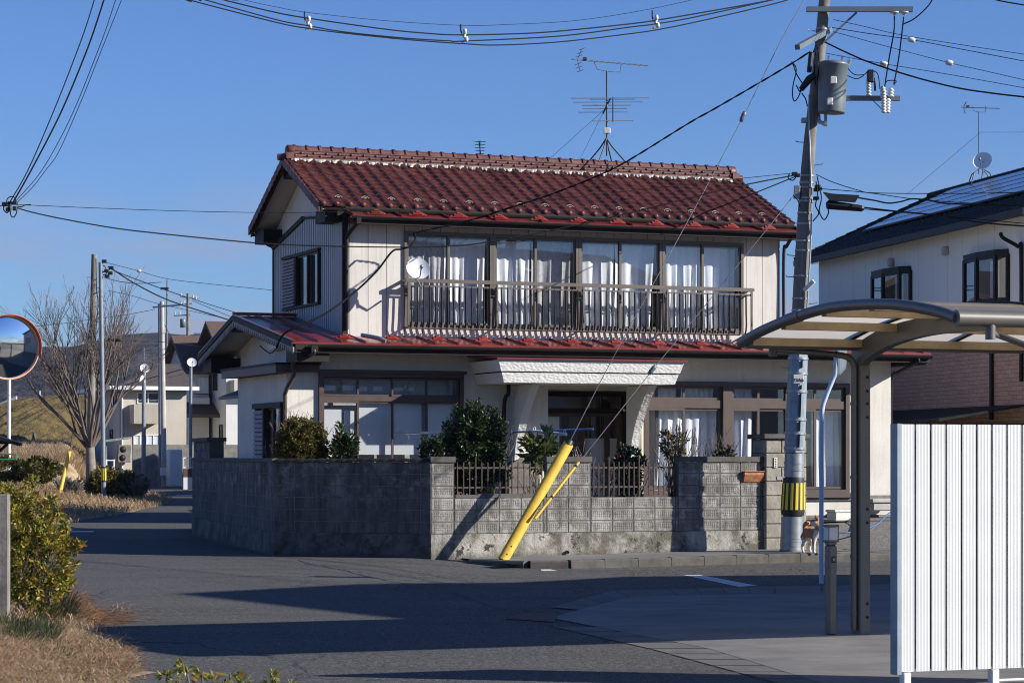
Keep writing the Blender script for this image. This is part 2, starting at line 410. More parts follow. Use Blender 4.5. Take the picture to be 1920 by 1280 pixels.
MT['green'] = leafmat('green_grass_blade', [(.03, .055, .02), (.07, .105, .035), (.13, .15, .06)], .6, .3, .3)
def _glass(name, tint, ior=1.5, extra=.04):
    t = NT(name); t.t.nodes.remove(t.b)
    tr = t.n('BsdfTransparent'); tr.inputs[0].default_value = (*tint, 1)
    gl = t.n('BsdfGlossy'); gl.inputs['Roughness'].default_value = .015; gl.inputs[0].default_value = (.95, .97, 1, 1)
    lw = t.n('LayerWeight'); fr = t.math('MULTIPLY', t.math('POWER', lw.outputs['Facing'], 5.), .9)
    mx = t.n('MixShader'); t.l(t.math('ADD', fr, extra), mx.inputs[0]); t.l(tr.outputs[0], mx.inputs[1]); t.l(gl.outputs[0], mx.inputs[2])
    t.l(mx.outputs[0], t.out.inputs[0]); return t.m
MT['glass'] = _glass('window_glass', (.90, .92, .93), 1.6, .13)
MT['mirror'] = None
def _mirror():
    t = NT('convex_mirror'); return t.fin((.70, .71, .71), .05, 1.)
MT['mirror'] = _mirror()
def _poly():
    t = NT('smoked_polycarbonate'); t.t.nodes.remove(t.b)
    tl = t.n('BsdfTranslucent'); tl.inputs[0].default_value = (.93, .83, .67, 1)
    df = t.n('BsdfPrincipled'); df.inputs['Base Color'].default_value = (.42, .40, .36, 1); df.inputs['Roughness'].default_value = .25
    mx = t.n('MixShader'); mx.inputs[0].default_value = .25
    t.l(tl.outputs[0], mx.inputs[1]); t.l(df.outputs[0], mx.inputs[2]); t.l(mx.outputs[0], t.out.inputs[0]); return t.m
MT['poly'] = _poly()
# ---------------------------------------------------------------- camera, light, sky
cam = bpy.data.cameras.new('camera'); cam.lens = 85.0; cam.sensor_width = 36.0; cam.shift_y = (HY-640)/1920; cam.clip_start = .3; cam.clip_end = 9000
co_ = bpy.data.objects.new('camera', cam); COL.objects.link(co_); co_.location = (0, 0, H); co_.rotation_euler = (R(90), 0, 0); SC.camera = co_
SUN = Vector((.890, -.214, .398)).normalized()
sl = bpy.data.lights.new('sun', 'SUN'); sl.energy = 5.0; sl.angle = R(.53); sl.color = (1., .95, .87)
so = bpy.data.objects.new('sun', sl); COL.objects.link(so); so.rotation_euler = SUN.to_track_quat('Z', 'Y').to_euler(); so.location = (30, -10, 30)
SKYTINT = (.60, .93, 1.64, 1)     # clear winter air, bluer than the model's
W = bpy.data.worlds.new('World'); SC.world = W; W.use_nodes = True
wt = W.node_tree; wn = wt.nodes; bg = wn['Background']
sky = wn.new('ShaderNodeTexSky'); sky.sky_type = 'NISHITA'; sky.sun_disc = False
sky.sun_elevation = math.asin(SUN.z); sky.sun_rotation = math.atan2(SUN.x, SUN.y); sky.air_density = 1.0; sky.dust_density = .25; sky.ozone_density = 1.6; sky.altitude = 100
bg.inputs[1].default_value = .050
# thin broken cloud low in the sky
tc = wn.new('ShaderNodeTexCoord'); mp = wn.new('ShaderNodeMapping'); mp.inputs['Scale'].default_value = (7, 7, 26); mp.inputs['Location'].default_value = (1.3, .4, .2)
wt.links.new(tc.outputs['Generated'], mp.inputs[0])
nz = wn.new('ShaderNodeTexNoise'); nz.inputs['Scale'].default_value = 1.4; nz.inputs['Detail'].default_value = 6; nz.inputs['Roughness'].default_value = .6; wt.links.new(mp.outputs[0], nz.inputs[0])
rp = wn.new('ShaderNodeValToRGB'); rp.color_ramp.elements[0].position = .42; rp.color_ramp.elements[1].position = .62; wt.links.new(nz.outputs[0], rp.inputs[0])
sx = wn.new('ShaderNodeSeparateXYZ'); wt.links.new(tc.outputs['Generated'], sx.inputs[0])
mr = wn.new('ShaderNodeMapRange'); mr.inputs[1].default_value = .125; mr.inputs[2].default_value = .055; wt.links.new(sx.outputs[2], mr.inputs[0])
mm = wn.new('ShaderNodeMath'); mm.operation = 'MULTIPLY'; wt.links.new(rp.outputs[0], mm.inputs[0]); wt.links.new(mr.outputs[0], mm.inputs[1])
m2 = wn.new('ShaderNodeMath'); m2.operation = 'MULTIPLY'; m2.inputs[1].default_value = .85; wt.links.new(mm.outputs[0], m2.inputs[0])
mx = wn.new('ShaderNodeMix'); mx.data_type = 'RGBA'; mx.inputs[7].default_value = (4.4, 4.6, 6.2, 1)
tn = wn.new('ShaderNodeMix'); tn.data_type = 'RGBA'; tn.blend_type = 'MULTIPLY'; tn.inputs[0].default_value = 1.; tn.inputs[7].default_value = SKYTINT
wt.links.new(sky.outputs[0], tn.inputs[6])
wt.links.new(m2.outputs[0], mx.inputs[0]); wt.links.new(tn.outputs[2], mx.inputs[6]); wt.links.new(mx.outputs[2], bg.inputs[0])
SC.view_settings.view_transform = 'Standard'; SC.view_settings.look = 'None'; SC.view_settings.exposure = .68; SC.view_settings.gamma = 1
SC.cycles.filter_width = 1.05; SC.cycles.max_bounces = 6; SC.cycles.transparent_max_bounces = 12; SC.cycles.use_denoising = True
# ================================================================ ground
def wline(u): return WF.w(u, 0)
def ground_z(x, y):
    # the road dips a little in front of the kerb, the rest is level
    dx = smooth((x+2.2)/2.6); q = WF.loc((x, y, 0))
    return -.12*dx*(1-.28*smooth((x-1)/5))*smooth((y-26)/8)*(1 if q.y < -.6 else smooth((.2-q.y)/.8))
def bank_edge(y):
    # x of the left road edge at depth y (grass to the left)
    pts = [(8, -1.6), (14, -2.2), (17.6, -2.85), (19.5, -3.1), (21.3, -3.45), (22.6, -3.72), (25, -4.6), (28, -5.9), (33, -7.6), (45, -10.3), (56, -11.4), (66, -11.3), (80, -11.9), (95, -13.6), (102, -15.2), (106, -15.6)]
    if y <= pts[0][0]: return pts[0][1]
    for (a, b), (c, d) in zip(pts, pts[1:]):
        if y <= c: return lerp(b, d, (y-a)/(c-a))
    return pts[-1][1]-(y-106)*.9
b = MB()
xs = [-900, -300, -120, -70, -50]+[-40+i*1.0 for i in range(66)]+[28, 34, 45, 70, 140, 400, 900]
ys = [-200, -40, -10, 0]+[3+i*1. for i in range(112)]+[125, 140, 160, 190, 230, 300, 420, 700, 1200, 2400]
b.grid([[(x, y, ground_z(x, y)) for x in xs] for y in ys])
b.build('road', MT['asphalt'], kind='structure')
# left verge: dry turf with gentle mounds
def bank_z(x, y):
    e = bank_edge(y); t = e-x
    n = .10*math.sin(x*1.1+y*.37)+.08*math.sin(x*.5-y*.23+1)
    near = 1-smooth((y-30)/18)
    h = smooth(t/1.2)*(.10+.05*n)*near+(1-near)*(.05*smooth(t/1.5)+.42*smooth(t/7)+.25*n*smooth(t/2.5))
    return h+.006
b = MB(); P = []
yy = [5, 8, 10, 12, 14]+[16+i*.5 for i in range(30)]+[32, 34, 36, 38, 41, 44, 47, 50, 54, 58, 62, 66, 70, 74, 78, 82, 86, 90, 93, 96, 99, 102, 104, 106]
tt = [0, .1, .25, .5, .9, 1.4, 2, 3, 4.5, 6.5, 9, 12, 18, 30]
for y in yy:
    e = bank_edge(y); wob = .18*math.sin(y*3.1)+.12*math.sin(y*7.3+1)
    P.append([(e-t+wob*(1-min(1, t)), y, bank_z(e-t, y)) for t in tt])
b.grid(P); b.build('verge', MT['straw'], kind='structure')
# raised yard behind the garden wall
YZ = .45
b = MB()
WA = Vector((-4.09, 41.52, 0)); WB = Vector((-6.84, 51.7, 0))
p = [WF.w(6.55, .12, YZ), WF.w(.05, .12, YZ), (WA.x+.12, WA.y+.12, YZ), (WB.x+.13, WB.y, YZ), (-7.6, 56.5, YZ), HF.w(14, 8, YZ), HF.w(14, -1.6, YZ), HF.w(10.2, -2.6, YZ), HF.w(8.6, -2.9, YZ)]
b.poly(p); b.build('yard', MT['soil'], kind='structure')
# sidewalk and kerb
def drp(u): return smooth((u-6.5)/.9)*.07
def sw_z(u): return .012*(u-1)
b = MB()
us = [.55, 1.0, 1.25, 2, 3, 4, 5, 6, 6.5, 6.8, 7.1, 7.4, 8.6]
def sw_v0(u): return lerp(-.55, -1.70, (u-.55)/.7) if u < 1.25 else -1.70
b.grid([[tuple(WF.w(u, lerp(sw_v0(u), .0 if u < 6.6 else .6, k/4), sw_z(u)+.003-drp(u))) for u in us] for k in range(5)], False)
b.build('pavement', MT['pad'], kind='structure')
b = MB()
ul = 0.55
while ul < 7.6:
    u1 = ul+.6
    a0 = WF.w(ul+.004, sw_v0(ul)); a1 = WF.w(u1-.004, sw_v0(u1)); d = (a1-a0).normalized(); nv = Vector((d.y, -d.x, 0))
    low = -.18
    drop = drp((ul+u1)/2)
    pts = [a0+Vector((0, 0, low)), a0+Vector((0, 0, sw_z(ul)+.008-drop)), a0+nv*.13+Vector((0, 0, sw_z(ul)+.008-drop)), a0+nv*.155+Vector((0, 0, sw_z(ul)-.015-drop)), a0+nv*.165+Vector((0, 0, low))]
    b.prism(pts, a1-a0); ul = u1
b.build('kerb', MT['kerb'], kind='structure')
# ramp up to the yard at the gateway
b = MB(); P = []
for k in range(9):
    t = k/8; P.append([tuple(WF.w(u, lerp(-.2, 4.2, t), lerp(sw_z(u)+.010-drp(u), YZ+.02, smooth(t))+.05*math.sin(u*.8)*math.sin(t*3.14))) for u in [6.7+i*.5 for i in range(18)]])
b.grid(P); b.build('driveway', MT['ramp'], kind='structure')
b = MB(); P = [[tuple(WF.w(u, v, z)) for u in [7.9+i*1.0 for i in range(14)]] for v, z in ((-2.1, -.125), (-1.7, -.06), (-1.68, .012), (-.1, .03), (.2, .05))]
b.grid(P, False); b.build('drain_grating', MT['drain'], kind='structure')
# carport apron on the near right with its edging strip and iron cover
AP = [gnd(1030, 1157, .008), gnd(1180, 1118, .008), gnd(1450, 1112, .008), gnd(1960, 1100, .008), Vector((14, 26, .008)), Vector((14, 12, .008)), Vector((6, 12, .008)), gnd(1560, 1285, .008), gnd(1330, 1215, .008)]
MB().poly(AP).build('apron', MT['pad'], kind='structure')
b = MB()
ed = [gnd(1560, 1285, .006), gnd(1330, 1215, .006), gnd(1030, 1157, .006), gnd(1180, 1118, .006), gnd(1450, 1112, .006), gnd(1960, 1100, .006)]
eo = [gnd(1480, 1285, .006), gnd(1220, 1215, .006), gnd(960, 1157, .006), gnd(1150, 1106, .006), gnd(1450, 1099, .006), gnd(1960, 1088, .006)]
for i in range(len(ed)-1):
    n = 6
    for k in range(n):
        if (i == 1 and k > 3) or (i == 2 and k < 2): continue
        t0 = k/n+.01; t1 = (k+1)/n
        b.quad(eo[i].lerp(eo[i+1], t0), eo[i].lerp(eo[i+1], t1), ed[i].lerp(ed[i+1], t1), ed[i].lerp(ed[i+1], t0))
b.build('drain_strip', MT['drain'], kind='structure')
b = MB(); b.prism([gnd(948, 1160, .004), gnd(1040, 1166, .004), gnd(1045, 1150, .004), gnd(985, 1149, .004)][::-1], (0, 0, .008))
b.build('iron_cover', MT['rust'], label='reddish rusty iron drain cover set in the road corner', cat='drain cover')
# road paint
def paint(pts, z=.004):
    q = []
    for (x, y) in pts:
        p = gnd(x, y, 0)
        for _ in range(6): p = gnd(x, y, ground_z(p.x, p.y)+z)
        q.append(p)
    MB().poly(q).build('road_marking', MT['roadpaint'], kind='structure')
paint([(1280, 1077), (1312, 1077), (1420, 1097), (1385, 1099)])
paint([(1393, 1116), (1422, 1116), (1420, 1118), (1395, 1118)])
paint([(1000, 1066.5), (1032, 1066.5), (1046, 1069.5), (1020, 1069.5)])
paint([(925, 1052), (948, 1055), (992, 1062), (970, 1061)])
paint([(128, 995), (175, 994.5), (176, 996.8), (128, 997)])
paint([(330, 928), (362, 927.6), (362, 928.8), (330, 929)])
# far terrain
def ridge_mesh(name, prof, D, depth, mat, seed, rough):
    rnd = random.Random(seed); xs = []; 
    def h(px):
        for (a, b_), (c, d) in zip(prof, prof[1:]):
            if a <= px <= c: return lerp(b_, d, smooth((px-a)/(c-a)))
        return prof[-1][1] if px > prof[-1][0] else prof[0][1]
    P = []
    pxs = np.linspace(prof[0][0], prof[-1][0], 260)
    nzv = np.convolve(np.array([rnd.uniform(-1, 1) for _ in pxs]), [.25, .5, .25], 'same')
    for k in range(14):
        t = k/13; row = []
        for j, px in enumerate(pxs):
            top = at(px, h(px)+nzv[j]*rough, D)
            z = top.z*math.sin(t*math.pi/2); y = D-depth*(1-t)
            w = (1-t)*t*rnd.uniform(-1, 1)*rough*2.5
            row.append((top.x*(1+.06*math.sin(j*.2+k)*(1-t)*.1), y+w, max(-2, z+w*.4)))
        P.append(row)
    row = [(p[0], p[1]+depth*.6, -2) for p in P[-1]]
    P.append(row)
    b = MB(); b.grid(P); return b.build(name, mat, kind='structure')
ridge_mesh('mountain', [(-900, 690), (-300, 668), (0, 663), (60, 661), (150, 657), (215, 656), (262, 650), (282, 641), (305, 634), (345, 632), (400, 640), (470, 655), (700, 690), (1100, 760), (1500, 800), (2600, 820)], 1700, 700, MT['mountain'], 3, 1.2)
ridge_mesh('far_mountain', [(200, 660), (300, 640), (372, 629), (420, 630), (520, 652), (800, 700)], 2300, 500, MT['mountain'], 5, 1.6)
ridge_mesh('hill', [(-700, 840), (-200, 800), (-40, 786), (20, 770), (60, 757), (110, 746), (160, 741), (210, 748), (262, 790), (300, 850), (330, 860)], 200, 60, MT['hill'], 9, 1.0)

def crack(pts, w):
    q = []
    for (x, y) in pts:
        p = gnd(x, y, 0)
        for _ in range(6): p = gnd(x, y, ground_z(p.x, p.y)+.003)
        q.append(p)
    S = spline(q, 8); rr = random.Random(len(pts)*7); b = MB(); L = []; Rr = []
    for i, p in enumerate(S):
        d = (S[min(i+1, len(S)-1)]-S[max(i-1, 0)]).normalized(); n = Vector((-d.y, d.x, 0)); j = rr.uniform(-.03, .03); ww = w*rr.uniform(.5, 1.2); L.append(p+n*(j+ww)); Rr.append(p+n*(j-ww))
    b.grid([L, Rr], False); b.build('road_crack', MT['tar'], kind='structure')
MT['tar'] = plain('tar_seam', (.014, .014, .014), .7, var=.3)
crack([(556, 1049), (590, 1058), (640, 1067), (700, 1082), (770, 1096), (850, 1112), (930, 1138), (965, 1152)], .012)
crack([(1040, 1150), (1120, 1130), (1200, 1112), (1300, 1106), (1420, 1103), (1560, 1098)], .014)
crack([(1000, 1165), (1120, 1190), (1260, 1220), (1400, 1252), (1500, 1280)], .012)
crack([(400, 1064), (520, 1072), (640, 1078), (760, 1080)], .008)
# ================================================================ the house
house = empty('house', HF.o, TH, 'cream two-storey house under a glazed red tile roof, behind the concrete block wall', 'house')
rnd = random.Random(11)
def wall_v(b, u0, u1, z0, z1, v, holes=(), rev=.12, flip=False):
    """wall face on v=const with rectangular holes and reveals going rev deep"""
    us = sorted({u0, u1, *[h[0] for h in holes], *[h[1] for h in holes]}); zs = sorted({z0, z1, *[h[2] for h in holes], *[h[3] for h in holes]})
    for a, c in zip(us, us[1:]):
        for d, e in zip(zs, zs[1:]):
            m, n = (a+c)/2, (d+e)/2
            if any(h[0] < m < h[1] and h[2] < n < h[3] for h in holes): continue
            b.quad((a, v, d), (c, v, d), (c, v, e), (a, v, e))
    for (a, c, d, e) in holes:
        b.quad((a, v, d), (a, v+rev, d), (c, v+rev, d), (c, v, d)); b.quad((a, v, e), (c, v, e), (c, v+rev, e), (a, v+rev, e))
        b.quad((a, v, d), (a, v, e), (a, v+rev, e), (a, v+rev, d)); b.quad((c, v, d), (c, v+rev, d), (c, v+rev, e), (c, v, e))
def frame_rect(b, u0, u1, z0, z1, v0, v1, w):
    b.box(u0, u1, v0, v1, z0, z0+w); b.box(u0, u1, v0, v1, z1-w, z1)
    b.box(u0, u0+w, v0+.002, v1-.002, z0+w, z1-w); b.box(u1-w, u1, v0+.002, v1-.002, z0+w, z1-w)
def cloth(b, u0, u1, z0, z1, v, amp=.045, per=.17, seed=0, gather=0., gap=None, n=None):
    """hanging curtain; gather pulls the lower part towards u0 (<0) or u1 (>0)"""
    q = random.Random(seed); ph = [q.uniform(0, 6.28) for _ in range(4)]; n = n or max(10, int((u1-u0)/.022)); m = 9; P = []
    for j in range(m+1):
        t = j/m; row = []
        for i in range(n+1):
            s = i/n; u = lerp(u0, u1, s); k = 2*math.pi/per
            uu = u+gather*(t**1.6)*((1-s) if gather > 0 else s)
            a = amp*(.35+.65*t)
            y = a*math.sin(k*u+ph[0]+.7*math.sin(t*2+ph[1]))+a*.6*math.sin(k*.43*u+ph[2]+t*.8)+a*.3*math.sin(k*2.1*u+ph[3])
            row.append((uu+.012*math.sin(t*5+i*.4), v+y, lerp(z1, z0, t)))
        P.append(row)
    b.grid(P)
def part_window(u0, u1, z0, z1, v, fw, sashes, mat, name='window', parent=house, curtains=(), cmat='curtain', deep=.09, sash_w=.045, trim=None):
    """outer frame is the part; sashes, panes and curtains hang under it. sashes: (u0,u1,z0,z1,track)"""
    b = MB(); frame_rect(b, u0, u1, z0, z1, v-.02, v+deep, fw)
    for t in trim or (): b.box(*t)
    w = b.build(name, MT[mat], parent)
    b = MB(); g = MB()
    for (a, c, d, e, tr) in sashes:
        vv = v+.012+.032*tr; frame_rect(b, a, c, d, e, vv, vv+.028, sash_w)
        g.quad((a+sash_w-.004, vv+.014, d+sash_w-.004), (c-sash_w+.004, vv+.014, d+sash_w-.004), (c-sash_w+.004, vv+.014, e-sash_w+.004), (a+sash_w-.004, vv+.014, e-sash_w+.004))
    b.build('sash_frame', MT[mat], w); g.build('pane', MT['glass'], w)
    for i, c in enumerate(curtains):
        q = MB(); cloth(q, *c[0], **c[1]); q.build('curtain', MT[c[2] if len(c) > 2 else cmat], w)
    return w
# --- numbers
Z2 = 4.0                      # foot of the upper wall
U2 = 9.22                     # upper storey right end
EZ, RZ, RV, EV, BV = 6.44, 7.60, 2.58, .08, 5.1
WU0, WU1, WZ0, WZ1 = 1.142, 8.376, 4.17, 6.00
# --- walls
hs = [(WU0+.02, WU1-.02, WZ0+.02, WZ1-.02)]
b = MB(); wall_v(b, 0, U2, Z2-.3, 6.32, 0, hs, .16)
b.quad((U2, 0, Z2-.3), (U2, 5.0, Z2-.3), (U2, 5.0, 6.35), (U2, 0, 6.32)); b.poly([(U2, 0, 6.32), (U2, 5.0, 6.35), (U2, RV, RZ-.1)])
b.quad((U2, 5, Z2-.3), (0, 5, Z2-.3), (0, 5, 6.35), (U2, 5, 6.35))
b.build('upper_wall', MT['siding'], house)
b = MB()   # left gable wall of the upper storey
b.poly([(0, 0, Z2-.3), (0, 0, 6.32), (0, RV, RZ-.08), (0, 5.0, 6.32), (0, 5.0, Z2-.3)])
b.build('gable_wall', MT['stucco'], house)
# ribbed metal cladding on the left side with the window opening
b = MB(); cu = -.05; SV0, SV1 = 1.50, 3.95; SZ0, SZ1 = 4.72, 5.68
def ctop(v): return lerp(6.24, 6.42, v/2.6) if v < 2.6 else lerp(6.42, 6.02, (v-2.6)/2.1)
v = -.02; k = 0
while v < 4.72:
    v1 = v+.062; off = .0 if k % 2 else -.022
    zt = min(ctop(v), ctop(v1))
    segs = [(Z2-.1, zt)] if v1 < SV0 or v > SV1 else [(Z2-.1, SZ0), (SZ1, zt)]
    for (za, zb) in segs: b.box(cu+off, 0.0-.004, v, v1-.001, za, zb)
    v = v1; k += 1
b.build('side_cladding', MT['clad'], house)
b = MB(); b.bar((cu-.03, -.03, ctop(0)+.015), (cu-.03, 2.6, ctop(2.6)+.015), .05, .05); b.bar((cu-.03, 2.6, ctop(2.6)+.015), (cu-.03, 4.78, 6.02), .07, .09); b.box(cu-.045, .01, -.045, 0, Z2, 6.24)
b.build('cladding_trim', MT['dark'], house)
# side window with sliding shutter box
b = MB(); 
for a in ((SV0-.03, SV0+.03), (3.0, 3.06)): b.box(cu-.07, cu+.03, a[0], a[1], SZ0-.03, SZ1+.04)
b.box(cu-.09, cu+.03, SV0-.05, 4.0, SZ1+.02, SZ1+.08); b.box(cu-.08, cu+.03, SV0-.05, 4.0, SZ0-.06, SZ0-.01); b.box(cu-.07, cu, 2.18, 2.24, SZ0, SZ1)
sw = b.build('side_window', MT['dark'], house)
MB().quad((cu+.01, SV0, SZ0), (cu+.01, 3., SZ0), (cu+.01, 3., SZ1), (cu+.01, SV0, SZ1)).build('pane', MT['glass'], sw)
MB().quad((cu+.03, SV0, SZ0), (cu+.03, 3., SZ0), (cu+.03, 3., SZ1), (cu+.03, SV0, SZ1)).build('blind_or_dark', MT['room'], sw)  # dark sheet standing in for the unlit room behind the glass
b = MB(); n = 15
for i in range(n):
    z = lerp(SZ0, SZ1, i/n); b.prism([(cu-.11, 3.07, z), (cu-.085, 3.07, z+(SZ1-SZ0)/n*.9), (cu-.02, 3.07, z+(SZ1-SZ0)/n*.9), (cu-.02, 3.07, z)], (0, .86, 0))
b.build('shutter_box', MT['shutter'], sw)
# --- interior shells (dark rooms behind glass)
b = MB(); b.box(.1, U2-.1, 1.6, 1.7, Z2-.2, 6.2); b.box(.1, U2-.1, .17, 1.6, Z2, Z2+.02); b.box(.1, U2-.1, .17, 1.6, 6.2, 6.22); b.box(.1, .12, .17, 1.6, Z2+.03, 6.19); b.box(U2-.12, U2-.1, .17, 1.6, Z2+.03, 6.19)
b.build('upper_room', MT['room'], house)
# --- upper windows: four pairs of sliding sashes
un = (WU1-WU0)/4
cs = [('lace', 0), ('lace', 1), ('curtain', 2), ('curtain', 3)]
for i in range(4):
    a = WU0+un*i; c = a+un; m = (a+c)/2; e = .055
    sashes = [(a+e, m+.02, WZ0+.05, WZ1-.05, 1), (m-.02, c-e, WZ0+.05, WZ1-.05, 0)]
    cur = []
    for j, (p0, p1) in enumerate(((a+.05, m), (m, c-.05))):
        g = [(.0, .0), (.03, -.03), (.05, -.11), (.0, .04)][i][j]
        mt = 'lace' if (i < 2) else 'curtain'
        cur.append(((p0, p1, WZ0+.08, WZ1-.1, .26), dict(amp=(.03, .036, .042, .036)[i], per=(.12, .19, .26, .17)[i]*(1.15 if j else .9), seed=i*7+j, gather=g), 'lace' if i < 2 and j == i else 'curtain'))
        if i < 2: cur.append(((p0, p1, WZ0+.08, WZ1-.1, .20), dict(amp=.02, per=.11, seed=i*9+j+3, gather=0), 'sheer'))
    part_window(a+(.003 if i else 0), c-(.003 if i < 3 else 0), WZ0, WZ1, -.03, .055, sashes, 'bronze', curtains=[c_ for c_ in cur if c_[2] != 'sheer'], sash_w=.05)
# --- balcony railing in front of them
b = MB(); rv = -.28; rz = 5.04
b.bar((WU0-.06, rv, rz), (WU1+.09, rv, rz), .055, .07); b.bar((WU0, rv+.01, rz-.10), (WU1+.08, rv+.01, rz-.10), .022, .03)
b.bar((WU0, rv+.05, WZ0-.02), (WU1+.08, rv+.05, WZ0-.02), .022, .022)
for u in (WU0, WU0+un, WU0+2*un, WU0+3*un, WU1+.06):
    b.bar((u, rv, rz-.04), (u, rv, WZ0+.02), .035, .035); b.bar((u, rv, rz-.1), (u, .0, rz-.1), .03, .03); b.bar((u, rv+.05, WZ0-.02), (u, 0, WZ0-.02), .03, .03)
for u in (WU0-.03, WU1+.1): b.bar((u, rv, rz), (u, .0, rz), .05, .05)
rail = b.build('balcony_railing', MT['bronze'], house)
b = MB(); nb = 60
for i in range(nb):
    u = WU0+.06+(WU1-WU0)*i/(nb-1)
    b.tube([(u, rv+.01, rz-.09), (u, rv, rz-.5), (u, rv-.01, WZ0+.16), (u, rv+.01, WZ0+.05), (u, rv+.05, WZ0-.015), (u, rv+.14, WZ0-.03)], .018, 5)
b.build('baluster', MT['dark'], rail, kind='stuff')
# --- tiled roof
VL, VR = -.50, 9.62
def slope(s, front=True):
    """point on roof plane: s=0 eave .. 1 ridge"""
    return (lerp(EV, RV, s), lerp(EZ, RZ, s)) if front else (lerp(BV, RV, s), lerp(EZ-.02, RZ, s))
def tile_slope(front, rows, pitch, npc):
    b = MB(); sl = math.hypot(RV-EV, RZ-EZ); nv = Vector((0, -(RZ-EZ)/sl, (RV-EV)/sl)) if front else Vector((0, (RZ-EZ)/sl, (RV-EV)/sl))
    n = int(round((VR-VL)/pitch)); xs = []
    for i in range(n):
        for k in range(npc): xs.append((VL+(VR-VL)*(i+k/npc)/n, k/npc, i))
    xs.append((VR, 0, n))
    def hgt(f, i=0): return (.034+.004*math.sin(i*5.3))*math.sin(math.pi*f/.42)**.8 if f < .42 and f > 0 else (-.016*math.sin(math.pi*(f-.42)/.58) if f >= .42 else 0)
    for r in range(rows):
        s0 = r/rows; s1 = (r+1)/rows+.012; A = []; B = []; C = []
        for (x, f, i) in xs:
            h = hgt(f, i); jit = .009*math.sin(i*12.9+r*7.7)*math.sin(i*3.1-r*1.7)
            (v0, z0), (v1, z1) = slope(s0, front), slope(min(s1, 1), front)
            A.append(Vector((x+jit, v0, z0))+nv*(h+.034+jit)); B.append(Vector((x+jit, v1, z1))+nv*(h+.004)); C.append(Vector((x+jit, v0, z0))+nv*(h*.55-.006))
        b.grid([A, B], True); b.grid([C, A], False)
    return b, n, nv
b, ntile, nv = tile_slope(True, 12, .268, 10)
for i in range(ntile):      # round eave caps
    u = VL+(VR-VL)*(i+.21)/ntile
    b.lathe([(.0, .035), (.03, .03), (.055, .012), (.06, 0), (.055, -.03)], (u, EV-.015, EZ+.035), 10, ax=(0, -.9, -.25))
roof = b.build('tile_roof', MT['tile'], house)
b, _, _ = tile_slope(False, 10, .268, 4); b.build('rear_slope', MT['tile'], roof)
b = MB(); b.quad((VL+.03, EV+.03, EZ-.07), (VR-.03, EV+.03, EZ-.07), (VR-.03, RV, RZ-.08), (VL+.03, RV, RZ-.08)); b.quad((VL+.03, BV-.03, EZ-.09), (VR-.03, BV-.03, EZ-.09), (VR-.03, RV, RZ-.08), (VL+.03, RV, RZ-.08))
b.build('soffit', MT['soffit'], roof)
b = MB()                    # boxed eave ends and fascia
b.box(VL+.10, -.003, EV+.02, EV+.62, EZ-.30, EZ-.06); b.box(VL+.10, -.003, BV-.72, BV-.04, EZ-.34, EZ-.07); b.box(-.001, VR-.05, EV-.02, EV+.03, EZ-.22, EZ+.0); b.box(-.001, VR-.05, BV-.06, BV-.02, EZ-.22, EZ-.04); b.box(VR-.42, VR-.06, EV+.032, EV+.5, EZ-.2, EZ-.08)
b.box(VL+.12, -.004, RV-.38, RV+.38, RZ-.36, RZ-.20)
b.build('eave_box', MT['dark'], roof)
for x in (VL+.02, VR-.05):   # barge boards
    b = MB(); b.prism([(x, EV, EZ-.16), (x, RV, RZ-.17), (x, BV, EZ-.18), (x, BV, EZ-.02), (x, RV, RZ+.02), (x, EV, EZ+.02)], (.03, 0, 0)); b.build('barge_board', MT['dark'], roof)
for side in (0, 1):           # overlapping verge tiles
    b = MB()
    for r in range(13):
        (v0, z0), (v1, z1) = slope(r/13, side == 0), slope((r+1.05)/13, side == 0)
        for x, d in ((VL-.03, .03),):
            b.prism([(x, v0, z0+.05), (x, v1, z1+.03), (x, v1, z1-.10), (x, lerp(v0, v1, .45), lerp(z0, z1, .45)-.135), (x, v0, z0-.12)], (d, 0, 0))
    b.build('verge_tile', MT['tile'], roof)
# ridge
b = MB(); u0, u1 = VL+.12, VR-.18
for k, (w, z) in enumerate(((.20, 7.60), (.185, 7.655), (.17, 7.71), (.155, 7.765))):
    b.box(u0+.02*k, u1-.02*k, RV-w/2*1.15, RV+w/2*1.15, z, z+.042); b.box(u0+.03, u1-.03, RV-w/2+.02, RV+w/2-.02, z+.042, z+.056)
prof = [(math.cos(a)*.085, math.sin(a)*.075) for a in np.linspace(0, math.pi, 8)]
b.grid([[(x, RV+p, 7.80+q) for x in (u0, u1)] for p, q in prof]); b.poly([(u0, RV+p, 7.80+q) for p, q in prof]); b.poly([(u1, RV+p, 7.80+q) for p, q in prof][::-1])
nr = ntile
for i in range(nr):
    u = lerp(u0+.1, u1-.1, i/(nr-1))
    b.grid([[(u+d, RV+p*1.28, 7.80+q*1.28) for d in (-.025, .025)] for p, q in prof])
    for k, z in enumerate((7.655, 7.71)):
        uu = u+(.13 if k else 0); b.lathe([(0, .02), (.022, .015), (.030, 0), (.030, -.05)], (uu, RV-.115+.01*k, z+.012), 8, ax=(0, -1, -.1))
rg = b.build('ridge', MT['ridge'], roof)
for s_, ue in ((-1, u0), (1, u1)):
    b = MB(); b.lathe([(0, .05), (.09, .045), (.125, .02), (.125, -.10)], (ue+s_*.02, RV, 7.76), 14, ax=(s_, 0, 0)); b.box(min(ue-s_*.06, ue+s_*.10), max(ue-s_*.06, ue+s_*.10), RV-.16, RV+.16, 7.60, 7.72)
    b.tube([(ue+s_*.23, RV, 7.63), (ue-s_*.1, RV, 7.645)], .07, 10); b.build('ridge_end', MT['ridge'], roof)
b = MB(); P = []
q = random.Random(4); nn = 300
lo = [max(.03, .09+.05*math.sin(i*2*math.pi*ntile/nn*.97)+.05*q.uniform(-1, 1)) for i in range(nn+1)]
